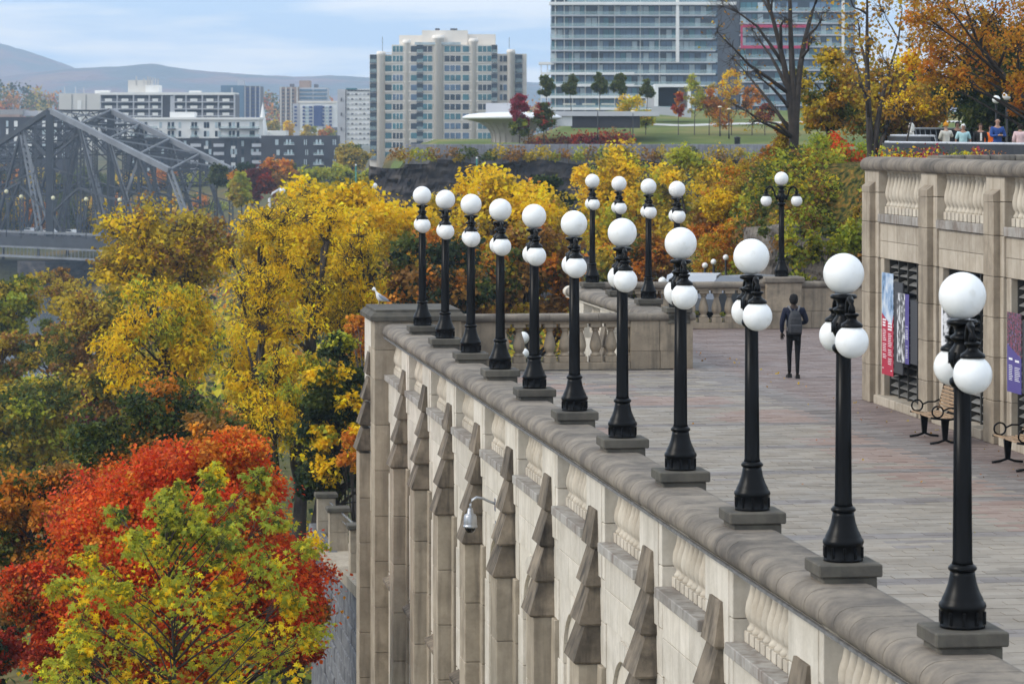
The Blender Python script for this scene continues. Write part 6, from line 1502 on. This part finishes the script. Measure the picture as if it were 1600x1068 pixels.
# --- hillside bushes between the pedestal lamp and the building
hs = []
rs = np.random.RandomState(31)
bush = [(1255, 300, 40, LIM, LIM, 'yellow green bush behind the pedestal lamp top'), (1290, 265, 42, LIM, ORG, 'green bush with orange red tips on the bank'), (1330, 262, 42, RED, LIM, 'scarlet topped bush at the top of the bank'), (1300, 320, 44, LIM, YEL, 'bright lime bush in the middle of bank'), (1340, 315, 40, LIM, LIM, 'green bush beside the building corner'), (1262, 350, 34, LIM, BRN, 'thin yellow green bush above the rocks'), (1330, 385, 36, LIM, LIM, 'low lime green bush on the rocks by the building'), (1225, 330, 34, ORG, BRN, 'orange brown bush left of pedestal lamp globe'), (1350, 245, 36, LIM, LIM, 'tall green bush above the building corner'), (1275, 240, 34, LIM, LIM, 'leafy bush at foot of the bare tree'), (1310, 240, 30, RED, LIM, 'red sumac bush on the bank crest'), (1345, 350, 34, YOL, BRN, 'dull gold bush above the low lime one'), (1200, 290, 40, BRN, YOL, 'brownish bush behind the left arm of pedestal lamp'), (1190, 350, 36, YOL, LIM, 'gold olive bush left of the pedestal lamp shaft'), (1215, 262, 34, BRN, ORG, 'russet bush left of the bare trunk'), (1120, 395, 34, YOL, ORG, 'gold bush above the small globe lamps'), (1150, 370, 38, ORG, YOL, 'orange bush on the left flank of bank'), (1175, 320, 40, YOL, BRN, 'tall gold brown bush on the left flank of bank'), (1135, 330, 36, YEL, YOL, 'yellow bush on the left flank of bank'), (1205, 400, 30, BRN, GRN, 'dark brown bush left of the rocks'), (1180, 410, 26, DGR, GRN, 'dark green bush behind the parked car'), (1160, 280, 34, YOL, ORG, 'gold bush near the crest, left of the bare tree'), (1235, 215, 24, BRN, YOL, 'low brown bush at the bare tree base')]
for k, (px_, py_, r, p1, p2, lab) in enumerate(bush):
    D = 124 - (py_ - 240) * .085 if py_ < 380 else 110.5
    if px_ < 1235: D += 8
    x, y, z = at(px_, py_, D); rr_ = r / F * D; zb = min(hz(x, y), z - rr_ * .4)
    cl = [(x + rs.uniform(-.7, .7) * rr_, y + rs.uniform(-.5, .5) * rr_, z + rs.uniform(-.7, .8) * rr_, rr_ * rs.uniform(.28, .48), rr_ * rs.uniform(.28, .45), p1, p2, .35) for q in range(11)]
    tree('bank_bush', lab, 'bush', (x, y, zb), cl, .11, 18, 26, 'slim' if k % 2 else 'kite', .05, group=None, seed=300 + k, spread=.32, twig=.009)
bp_ = []
for k in range(1150):
    x = rs.uniform(6, 17); y = rs.uniform(108.5, 130)
    if k > 800: x = rs.uniform(6.6, 11.5); y = rs.uniform(112, 158)
    z = hz(x, y)
    if z > 3.3 and (y > 121 or x > 12.5): continue
    if z > 1.2 or (rs.uniform() < .25) or (k > 800 and z > -1.5): bp_.append((x, y, z - .1, rs.uniform(.4, .85), rs.uniform(.45, 1.05)))
for k in range(60): bp_.append((rs.uniform(8.6, 14), rs.uniform(108.6, 109.6), rs.uniform(-.8, 1.9), rs.uniform(.22, .5), rs.uniform(.25, .55)))
hedge('bank_undergrowth', None, bp_, 1, [GRN, YGR, BRN, YOL, GRN, YGR], .13, 150, 32, kind='stuff')
gc = []; rs = np.random.RandomState(55)
for k in range(2600):
    y = 60 + 560 * rs.uniform() ** 1.5; x = rs.uniform(-.17 * y - 12, .09 * y + 4)
    u_ = -TS * x + TC * y; v_ = TC * x + TS * y
    if (u_ < 84 and v_ > 5.5) or (y > 284 and x > -.055 * y) : continue
    z = hz(x, y)
    if z < -27.8 or (y < 190 and x > .028 * y): continue
    s = .8 + y / 160; gc.append((x, y, z - .2, rs.uniform(.7, 1.3) * s, rs.uniform(.8, 1.5) * s))
near = [p for p in gc if p[1] < 190]; farr = [p for p in gc if p[1] >= 190]
hedge('undergrowth', None, near, 1, [YOL, GRN, BRN, YGR, DGR, YOL, YEL], .22, 70, 56, kind='stuff')
hedge('undergrowth', None, farr, 1, [YOL, GRN, BRN, YGR, DGR, ORG, YEL], .65, 55, 57, kind='stuff')
fl_ = [(at(px_, 238, D)[0], D, 4.3, .45, .5) for px_, D in zip(np.linspace(1375, 1545, 30), np.linspace(84, 88, 30))]
hedge('flower_bed', 'band of red, yellow and green border plants behind the building coping', [(a, b + rs.uniform(-1, 1), 4.25, r_ * rs.uniform(.7, 1.2), .55 * rs.uniform(.6, 1.2)) for a, b, c, r_, q in fl_], 1, [DRD, YGR, GRN, ORG, YEL, PNK], .07, 170, 33, cat='flower bed')
# --- bare tree and the park trees at upper right
def spray(px, py, D, r): x, y, z = at(px, py, D); return (x, y, z, r / F * D, r / F * D * .9)
D = 121
cl = [spray(px_, py_, D + rs.uniform(-2, 2), r) + (BRN, YOL, .3) for px_, py_, r in ((1130, 10, 40), (1160, -40, 50), (1200, -60, 50), (1250, -70, 50), (1300, -40, 45), (1330, -90, 50), (1175, 45, 34), (1145, 90, 30), (1180, 110, 26), (1230, 30, 34), (1285, 20, 34), (1120, 50, 34), (1200, 170, 24), (1180, 190, 24), (1210, -10, 30), (1265, 60, 20), (1150, 165, 26))]
tree('bare_tree', 'tall nearly leafless tree with dark forked trunk before the magenta framed tower', 'tree', (at(1240, 240, D)[0], D, hz(at(1240, 240, D)[0], D)), cl, .09, 26, 3, 'kite', .25, 'bark', None, 410, flare=2.3, spread=.35, limb=.40, twig=.016, trunks=[at(1180, -60, D), at(1235, -90, D), at(1300, -60, D)], bare=.45)
D = 113
cl = [spray(px_, py_, D + rs.uniform(-2, 2), r) + (YOL, OYB, .5) for px_, py_, r in ((1340, 30, 34), (1375, 10, 34), (1400, -20, 36), (1330, 80, 30), (1360, 60, 26), (1420, 60, 34), (1440, 110, 30), (1400, 110, 26), (1340, 130, 30), (1320, -20, 34), (1460, 70, 30), (1430, 10, 30), (1380, 90, 24))]
tree('leaning_tree', 'dark trunked tree with sparse yellow leaves, leaning branches against the pale sky', 'tree', (at(1362, 220, D)[0], D, hz(at(1362, 220, D)[0], D)), cl, .12, 24, 9, 'kite', .22, 'bark', None, 411, flare=1.8, spread=.30, limb=.4, twig=.014, trunks=[at(1350, -40, D), at(1400, 60, D), at(1430, 100, D)], bare=.2)
cl = crown(1235, 1355, 60, 235, 130, 36, [(YOL, 2), (OYB, 1.4), (GRN, 1)], 412, .26)
tree('gold_tree', 'gold olive tree right of the bare tree, in front of the grey tower', 'tree', gbase(1295, 130), cl, .13, 20, 18, 'kite', .14, 'bark', None, 412, spread=.27, bare=.1)
cl = crown(1275, 1500, 85, 235, 138, 60, [(OYB, 1.5), (BRN, 2), (YOL, .8), (GRN, .6)], 413, .22)
tree('russet_tree', 'russet gold tree mass behind the person in white hood', 'tree', gbase(1400, 138), cl, .13, 22, 24, 'kite', .2, 'bark', None, 413, spread=.27)
cl = crown(1445, 1700, 10, 235, 125, 64, [(DGR, 3), (GRN, 1.6)], 414, .22)
tree('dark_green_tree', 'big dark green tree behind the twin globe lamp at upper right', 'tree', gbase(1570, 125), cl, .14, 26, 34, 'kite', .3, 'bark', None, 414, spread=.27)
D = 98
cl = [spray(px_, py_, D + rs.uniform(-2, 2), r) + (OYB, ORG, .38) for px_, py_, r in ((1450, 50, 36), (1480, 20, 40), (1520, 30, 42), (1560, 20, 44), (1600, 30, 46), (1500, 70, 34), (1540, 80, 34), (1590, 70, 40), (1470, 90, 28), (1440, 20, 30), (1620, 90, 40), (1500, -20, 44), (1560, -30, 50), (1620, -20, 50), (1450, 110, 20), (1490, 115, 24), (1540, 125, 22), (1590, 130, 24), (1455, -10, 36))] + [spray(1588, 168, 98, 12) + (ORG, BRN, .4), spray(1420, 95, 98, 18) + (YEL, ORG, .3)]
tree('orange_canopy_tree', 'overhanging tree with orange and gold leaves, its limb reaching in from right edge', 'tree', (at(1680, 225, D)[0], D, 3.85), cl, .11, 26, 20, 'kite', .30, 'bark', None, 415, fork=.45, spread=.28, limb=.24, twig=.013, trunks=[at(1660, 60, D), at(1530, 70, D)], bare=.05)
cl = [spray(px_, py_, 104, r) + (OYB, YEL, .3) for px_, py_, r in ((1420, 145, 22), (1450, 160, 20), (1395, 165, 20), (1435, 172, 14), (1475, 150, 18))]
tree('gold_sapling', 'gold leaved sapling behind the people by the curved black railing', 'tree', (at(1405, 215, 104)[0], 104, 3.85), cl, .10, 16, 16, 'kite', .06, 'bark', None, 416, spread=.3)
print('leaf tris', TALLY[0])
# ================================================================ UPPER TERRACE: curved dark parapets
M['rib'] = plain('pale metal rib', (.35, .36, .38), .4, .5); M['dpanel'] = plain('black glass panel', (.016, .016, .02), .4, spec=.2); M['toprail'] = plain('grey rail cap', (.55, .56, .58), .4, .3); M['copper'] = plain('green copper', (.16, .27, .22), .7, var=.15)
def smooth_pts(P, n):
    P = [Vector(p) for p in P]; o = []
    for i in range(len(P) - 1):
        a, b, c, d = P[max(0, i - 1)], P[i], P[i + 1], P[min(len(P) - 1, i + 2)]
        for k in range(n):
            t = k / n; o.append(.5 * ((2 * b) + (c - a) * t + (2 * a - 5 * b + 4 * c - d) * t * t + (3 * b - a - 3 * c + d) * t ** 3))
    return o + [P[-1]]
def curved_wall(label, pts, z0, z1, lean, n=6, mat='dpanel'):
    P = smooth_pts(pts, n); E = empty('curved_parapet', (P[0].x, P[0].y, z0), 0, label, 'parapet'); O = Vector((P[0].x, P[0].y, 0))
    nrm = []
    for i in range(len(P)):
        d = (P[min(i + 1, len(P) - 1)] - P[max(i - 1, 0)]).normalized(); nrm.append(Vector((d.y, -d.x)))
    h = z1 - z0
    for i in range(len(P) - 1):
        a, b = P[i] - O.xy, P[i + 1] - O.xy; na, nb = nrm[i], nrm[i + 1]; q = []
        for z_, l_ in ((0, lean), (h * .5, lean * .85), (h * .85, lean * .3), (h, 0)):
            q += [(*(a + na * l_), z_), (*(b + nb * l_), z_), (*(b - nb * .12), z_), (*(a - na * .12), z_)]
        f = [(3, 2, 1, 0)]
        for k in range(3):
            for j in range(4): f.append((4 * k + j, 4 * k + (j + 1) % 4, 4 * k + 4 + (j + 1) % 4, 4 * k + 4 + j))
        m = MB(); m.add(q, f + [(12, 13, 14, 15)]).build('panel', M[mat], E)
        m = MB(); m.tube([(*(a + na * (l_ + .012)), z_) for z_, l_ in ((0.05, lean), (h * .5, lean * .85), (h * .85, lean * .3), (h, 0))], .018, 5).build('rib', M['rib'], E)
    m = MB(); m.tube([(*(p - O.xy), h + .03) for p in P], .045, 6).build('top_rail', M['toprail'], E)
    return E
def G2(px_, D): return ((px_ - PX) / F * D, D)
curved_wall('front black ribbed parapet with grey top rail, curving at left behind the border plants', [G2(1600, 88), G2(1660, 84)][::-1] + [G2(1540, 91), G2(1480, 95), G2(1425, 98), G2(1396, 100), G2(1384, 102.5), G2(1388, 106)], 3.85, 4.80, .16)
curved_wall('low looping black parapet with pale rail beside the person in white hood', [G2(1460, 104), G2(1425, 107), G2(1400, 110), G2(1392, 114), G2(1400, 119), G2(1425, 122)], 3.85, 5.0, .14)
curved_wall('tall black parapet wall with pale cap behind the group of people', [G2(1425, 122), G2(1470, 124), G2(1520, 125), G2(1562, 126)], 3.85, 5.26, .1)
GW = empty('copper_fence', (*G2(1562, 125.5), 3.85), 0, 'pale green ribbed fence panel behind blue jacketed man at right', 'fence')
for k in range(14): MB().box(k * .16, k * .16 + .13, 0, .06, 0, 1.35).build('slat', M['copper'], GW)
# ================================================================ PEOPLE
def skin_mesh(name, V, Ed, R, mat, parent, root=0, sub=1):
    me = bpy.data.meshes.new(name); me.from_pydata(V, Ed, []); o = bpy.data.objects.new(name + '_cage', me); COL.objects.link(o)
    md = o.modifiers.new('s', 'SKIN'); md.use_smooth_shade = True
    for i, r in enumerate(R):
        sv = me.skin_vertices[0].data[i]; sv.radius = r if isinstance(r, tuple) else (r, r); sv.use_root = (i == root)
    sb = o.modifiers.new('u', 'SUBSURF'); sb.levels = sub; sb.render_levels = sub
    dg = bpy.context.evaluated_depsgraph_get(); ev = o.evaluated_get(dg); nm = bpy.data.meshes.new_from_object(ev)
    bpy.data.objects.remove(o); bpy.data.meshes.remove(me); nm.name = name
    nm.materials.clear(); nm.materials.append(mat)
    for p in nm.polygons: p.use_smooth = True
    return link(name, nm, parent)
def person(label, loc, rz, H, skin, top, legs, shoe, hair, la, ra, stride=(.0, .0), cat='person', hat=None, hood=False, bulk=1.0, tucked=.0, sleeves='long', bald=False, skirt=0.0):
    """la / ra: (elbow, wrist) offsets in metres for a 1.78 m figure facing +y; x to its right"""
    E = empty('person', loc, rz, label, cat); s = H / 1.78; E.scale = (s, s, s)
    sk = plain('skin ' + label[:14], skin, .55, var=.06); tm = plain('top ' + label[:14], top, .85, var=.16, scale=9); lm = plain('legs ' + label[:14], legs, .85, var=.15, scale=9)
    sm_ = plain('shoes ' + label[:14], shoe, .5, var=.1); hm_ = plain('hair ' + label[:14], hair, .8, var=.2, scale=20)
    fl, fr = stride
    J = {'pel': (0, 0, .95), 'waist': (0, -.005, 1.10), 'chest': (0, 0, 1.30), 'top': (0, -.01, 1.44), 'neck': (0, 0, 1.53), 'jaw': (0, .02, 1.60), 'head': (0, .012, 1.68), 'crown': (0, .0, 1.735),
         'sl': (-.18, -.01, 1.435), 'sr': (.18, -.01, 1.435), 'el': la[0], 'wl': la[1], 'er': ra[0], 'wr': ra[1],
         'hl': (-.085, 0, .90), 'hr': (.085, 0, .90), 'kl': (-.08, fl * .55 + .03, .50), 'kr': (.075, fr * .55 + .03, .50), 'al': (-.07, fl, .095), 'ar': (.065, fr, .095), 'tl': (-.085, fl + .13, .04), 'tr': (.08, fr + .13, .04)}
    K = list(J)
    def mk(name, keys, edges, rad, mat, sub=1): return skin_mesh(name, [J[k] for k in keys], [(keys.index(a), keys.index(b)) for a, b in edges], [rad[k] for k in keys], mat, E, 0, sub)
    rb = {'pel': (.13, .10), 'waist': (.12, .09), 'chest': (.145, .10), 'top': (.12, .08), 'neck': .052, 'jaw': (.062, .07), 'head': (.078, .095), 'crown': (.05, .06), 'sl': .05, 'sr': .05, 'el': .037, 'er': .037, 'wl': .026, 'wr': .026, 'hl': .075, 'hr': .075, 'kl': .05, 'kr': .05, 'al': .036, 'ar': .036, 'tl': .028, 'tr': .028}
    ed = [('pel', 'waist'), ('waist', 'chest'), ('chest', 'top'), ('top', 'neck'), ('neck', 'jaw'), ('jaw', 'head'), ('head', 'crown'), ('top', 'sl'), ('top', 'sr'), ('sl', 'el'), ('el', 'wl'), ('sr', 'er'), ('er', 'wr'), ('pel', 'hl'), ('pel', 'hr'), ('hl', 'kl'), ('kl', 'al'), ('hr', 'kr'), ('kr', 'ar'), ('al', 'tl'), ('ar', 'tr')]
    mk('body', K, ed, rb, sk)
    b = bulk
    tk = ['waist', 'pel', 'chest', 'top', 'sl', 'sr', 'el', 'er'] + (['wl', 'wr'] if sleeves == 'long' else [])
    J['pel'] = (0, 0, .90 - skirt)
    rt = {'pel': (.165 * b, .125 * b), 'waist': (.155 * b, .12 * b), 'chest': (.175 * b, .13 * b), 'top': (.15 * b, .105 * b), 'sl': .072 * b, 'sr': .072 * b, 'el': .056 * b, 'er': .056 * b, 'wl': .040 * b, 'wr': .040 * b}
    te = [('pel', 'waist'), ('waist', 'chest'), ('chest', 'top'), ('top', 'sl'), ('top', 'sr'), ('sl', 'el'), ('sr', 'er')] + ([('el', 'wl'), ('er', 'wr')] if sleeves == 'long' else [])
    mk('jacket' if sleeves == 'long' else 'shirt', tk, te, rt, tm)
    J['pel'] = (0, 0, .93)
    rl = {'pel': (.145, .11), 'hl': .092, 'hr': .092, 'kl': .056, 'kr': .056, 'al': .040, 'ar': .040}
    mk('trousers', ['pel', 'hl', 'hr', 'kl', 'kr', 'al', 'ar'], [('pel', 'hl'), ('pel', 'hr'), ('hl', 'kl'), ('kl', 'al'), ('hr', 'kr'), ('kr', 'ar')], rl, lm)
    for a, t in (('al', 'tl'), ('ar', 'tr')):
        A, T_ = Vector(J[a]), Vector(J[t]); m = MB()
        m.add([(A.x - .045, A.y - .09, .0), (A.x + .045, A.y - .09, .0), (T_.x + .05, T_.y + .02, .0), (T_.x, T_.y + .06, 0), (T_.x - .05, T_.y + .02, .0), (A.x - .04, A.y - .08, .09), (A.x + .04, A.y - .08, .09), (T_.x + .042, T_.y + .0, .05), (T_.x, T_.y + .045, .04), (T_.x - .042, T_.y + .0, .05)],
              [(4, 3, 2, 1, 0), (5, 6, 7, 8, 9), (0, 1, 6, 5), (1, 2, 7, 6), (2, 3, 8, 7), (3, 4, 9, 8), (4, 0, 5, 9)]).build('shoe', sm_, E)
    for w, e_, sg in (('wl', 'el', -1), ('wr', 'er', 1)):       # hand: palm, four fingers and a thumb
        W = Vector(J[w]); d = (W - Vector(J[e_])).normalized(); side = d.cross(Vector((0, 0, 1)) if abs(d.z) < .8 else Vector((0, 1, 0))).normalized(); up = side.cross(d)
        m = MB(); m.tube([W - d * .01, W + d * .03, W + d * .085], [.024, .034, .034], 8)
        for k, L_ in enumerate((.062, .072, .068, .052)):
            p = W + d * .085 + side * (.027 - .018 * k); m.tube([p, p + d * L_ * .5 - up * .008, p + d * L_ * .8 - up * .03], [.0095, .009, .007], 6)
        p = W + d * .03 + side * .03; m.tube([p, p + d * .03 + side * .022, p + d * .06 + side * .020], [.012, .011, .008], 6); m.build('hand', sk, E)
    m = MB(); hc = Vector((0, .012, 1.665))
    m.tube([hc + Vector((0, .088, .01)), hc + Vector((0, .112, -.012)), hc + Vector((0, .085, -.022))], [.008, .013, .010], 6); m.sphere(hc + Vector((-.079, 0, -.005)), .018, 8, 6, 1.5); m.sphere(hc + Vector((.079, 0, -.005)), .018, 8, 6, 1.5); m.build('nose_and_ears', sk, E)
    m = MB(); m.sphere(hc + Vector((-.032, .083, .018)), .009, 8, 6); m.sphere(hc + Vector((.032, .083, .018)), .009, 8, 6); m.box(-.024, .024, .094, .098, 1.61, 1.616); m.build('eyes_and_mouth', plain('dark eyes ' + label[:10], (.03, .02, .02), .4), E)
    if not bald and not hat and not hood:
        m = MB(); pr = [(.05, .112), (.08, .09), (.097, .05), (.101, .0), (.095, -.05), (.075, -.085)]
        v = []; n = 18
        for r_, z_ in [(.002, .122)] + pr:
            for k in range(n):
                a = 2 * math.pi * k / n; yy = r_ * 1.06 * math.sin(a); cut = z_
                if math.sin(a) > .45: cut = max(z_, .055)
                v.append((r_ * .9 * math.cos(a) if math.sin(a) <= .45 or z_ > .04 else r_ * .8 * math.cos(a), yy - .008 if yy < 0 else yy * .95, 1.655 + cut))
        f = [(i * n + k, (i + 1) * n + k, (i + 1) * n + (k + 1) % n, i * n + (k + 1) % n) for i in range(len(pr)) for k in range(n)]
        m.add(v, f, True).build('hair', hm_, E)
    if hat:
        hh = plain('knit hat ' + label[:10], hat, .9); m = MB(); m.lathe([(.098, 1.66), (.104, 1.69), (.10, 1.74), (.07, 1.79), (.02, 1.815)], 16); m.sphere((0, 0, 1.835), .032, 10, 7); m.build('knit_hat', hh, E)
    if hood:
        m = MB(); v = []; n = 16
        for r_, z_ in ((.13, 1.48), (.125, 1.56), (.128, 1.64), (.118, 1.72), (.07, 1.79), (.005, 1.81)):
            for k in range(n):
                a = 2 * math.pi * (k + .5) / n; q = .62 if (math.sin(a) > .8 and 1.5 < z_ < 1.75) else 1; v.append((r_ * .9 * math.cos(a), r_ * math.sin(a) * q - .015, z_))
        m.add(v, [(i * n + k, i * n + (k + 1) % n, (i + 1) * n + (k + 1) % n, (i + 1) * n + k) for i in range(5) for k in range(n)], True).build('hood', tm, E)
    return E
man = person('man in dark navy jacket and black trousers walking away across plaza, wearing a grey backpack', (5.93, 66.0, .0), math.radians(2), 1.78, (.035, .02, .013), (.010, .013, .030), (.005, .005, .006), (.01, .01, .01), (.006, .005, .005), ((-.255, -.05, 1.18), (-.245, .03, .95)), ((.27, -.04, 1.19), (.17, .18, 1.14)), (.16, -.10), bulk=1.06)
MB().box(.09, .16, .24, .25, 1.14, 1.27).build('phone', M['black'], man)
bpk = empty('backpack', (5.93, 66.0, 1.08), math.radians(2), 'dark grey backpack with two shoulder straps, worn by the walking man', 'backpack')
M['bag'] = plain('grey nylon', (.04, .041, .046), .6, var=.2, scale=14); M['bag2'] = plain('light grey strap', (.13, .13, .14), .6)
m = MB(); v = []; n = 16
for z_, rx_, ry_ in ((-.14, .10, .05), (-.13, .145, .075), (0, .155, .09), (.14, .145, .085), (.26, .12, .07), (.33, .085, .045), (.345, .03, .02)):
    for k in range(n):
        a = 2 * math.pi * k / n; cx_, sx_ = math.cos(a), math.sin(a); v.append((math.copysign(abs(cx_) ** .7, cx_) * rx_, -.20 + math.copysign(abs(sx_) ** .7, sx_) * ry_, z_))
m.add(v, [(i * n + k, i * n + (k + 1) % n, (i + 1) * n + (k + 1) % n, (i + 1) * n + k) for i in range(6) for k in range(n)] + [tuple(range(n))[::-1], tuple(6 * n + k for k in range(n))], True).build('body', M['bag'], bpk)
MB().cbox(-.125, .125, -.325, -.27, -.12, .05, .02).build('pocket', M['bag'], bpk); MB().box(-.13, .13, -.328, -.322, .052, .062).box(-.09, .09, -.293, -.286, .19, .198).build('zip', M['bag2'], bpk)
for s in (-1, 1): MB().tube([(s * .07, -.17, .33), (s * .10, -.11, .405), (s * .115, .02, .43), (s * .13, .13, .33), (s * .14, .14, .12), (s * .13, -.10, -.08)], .021, 6).build('strap', M['bag2'], bpk)
MB().tube([(-.03, -.2, .33), (0, -.2, .385), (.03, -.2, .33)], .008, 6).build('handle', M['bag2'], bpk)
GZ = 3.79
def onlook(px_, D): x, y = G2(px_, D); return (x, y, GZ)
fwd = math.pi       # faces the camera
person('person in white hooded coat by the looping parapet, turned left with hands raised', onlook(1423, 112.5), math.radians(70), 1.68, (.45, .28, .2), (.72, .69, .62), (.05, .05, .06), (.05, .05, .05), (.1, .06, .04), ((-.24, .10, 1.20), (-.10, .34, 1.28)), ((.24, .10, 1.20), (.12, .34, 1.30)), hood=True, bulk=1.1)
person('person in cream jacket and orange knit hat standing with back turned', onlook(1478, 113), math.radians(20), 1.70, (.45, .28, .2), (.66, .63, .55), (.015, .016, .025), (.04, .04, .04), (.1, .06, .04), ((-.26, .02, 1.20), (-.12, .20, 1.14)), ((.30, .06, 1.25), (.30, .28, 1.38)), hat=(.70, .30, .02), bulk=1.1)
person('dark haired person in black coat just behind the white haired one', onlook(1496, 116), fwd, 1.76, (.30, .17, .12), (.015, .015, .018), (.02, .02, .025), (.02, .02, .02), (.01, .008, .007), ((-.24, .02, 1.18), (-.20, .14, .96)), ((.24, .02, 1.18), (.20, .14, .96)))
wt = person('white haired person in pale blue shirt with a jacket tied round the waist', onlook(1505, 109), fwd, 1.66, (.40, .22, .15), (.42, .64, .66), (.10, .15, .28), (.3, .3, .3), (.72, .70, .68), ((-.27, -.02, 1.18), (-.27, .04, .94)), ((.27, -.02, 1.18), (.27, .04, .94)), sleeves='short', bulk=1.08)
m = MB(); m.lathe([(.17, .96), (.185, 1.0), (.18, 1.05), (.165, 1.07)], 14); m.tube([(-.03, .17, 1.02), (-.07, .20, .9), (-.05, .19, .78)], [.03, .035, .03], 6).tube([(.03, .17, 1.02), (.08, .20, .9), (.06, .19, .76)], [.03, .035, .03], 6).build('tied_jacket', plain('navy knit', (.02, .03, .07), .9), wt)
pe = person('bearded person in open black coat and white scarf, hands in pockets', onlook(1532, 110), fwd, 1.68, (.36, .2, .14), (.016, .016, .018), (.03, .03, .035), (.03, .03, .03), (.06, .035, .02), ((-.25, -.02, 1.18), (-.19, .08, .98)), ((.25, -.02, 1.18), (.19, .08, .98)), bulk=1.08, skirt=.12)
MB().box(-.035, .035, .13, .145, 1.12, 1.42).build('scarf', M['white'], pe)
person('person in bright orange jacket bending beside the blue jacketed man', onlook(1548, 113), math.radians(150), 1.62, (.4, .24, .17), (.80, .16, .01), (.02, .02, .025), (.03, .03, .03), (.02, .015, .01), ((-.25, .06, 1.18), (-.16, .22, 1.0)), ((.25, .06, 1.18), (.16, .22, 1.0)), bulk=1.12)
bm = person('tall bald man in blue jacket and jeans looking down at his hands', onlook(1558.5, 108), fwd + .25, 1.86, (.42, .25, .18), (.03, .08, .28), (.05, .10, .24), (.05, .05, .06), (.2, .15, .1), ((-.25, .05, 1.17), (-.07, .24, 1.20)), ((.25, .05, 1.17), (.07, .24, 1.20)), bald=True, bulk=1.06)
MB().box(-.04, .04, .29, .30, 1.18, 1.30).build('phone', M['black'], bm)
person('person in pale pink padded coat and pink trousers at the right edge', onlook(1594, 108), math.radians(5), 1.66, (.4, .24, .17), (.72, .52, .52), (.62, .48, .48), (.5, .5, .5), (.02, .015, .01), ((-.25, 0, 1.18), (-.22, .10, .95)), ((.25, 0, 1.18), (.22, .10, .95)), bulk=1.25)
# a few fallen leaves on the plaza
rs = np.random.RandomState(90); P = []
while len(P) < 190:
    u_ = rs.uniform(24, 80); v_ = rs.uniform(7.2, 15) if rs.uniform() < .4 else 15 - abs(rs.normal()) * .5
    if u_ > 67 and v_ < 13.4: continue
    x, y = wxy(u_, v_); P.append((x, y, .008))
pa = np.concatenate([YEL, ORG, BRN, YOL]); o = link('fallen_leaves', leaves_mesh('fallen_leaves', np.array(P), .055, pa[rs.randint(0, len(pa), len(P))] * .8, rs, 'kite', 0)); tag(o, kind='stuff')
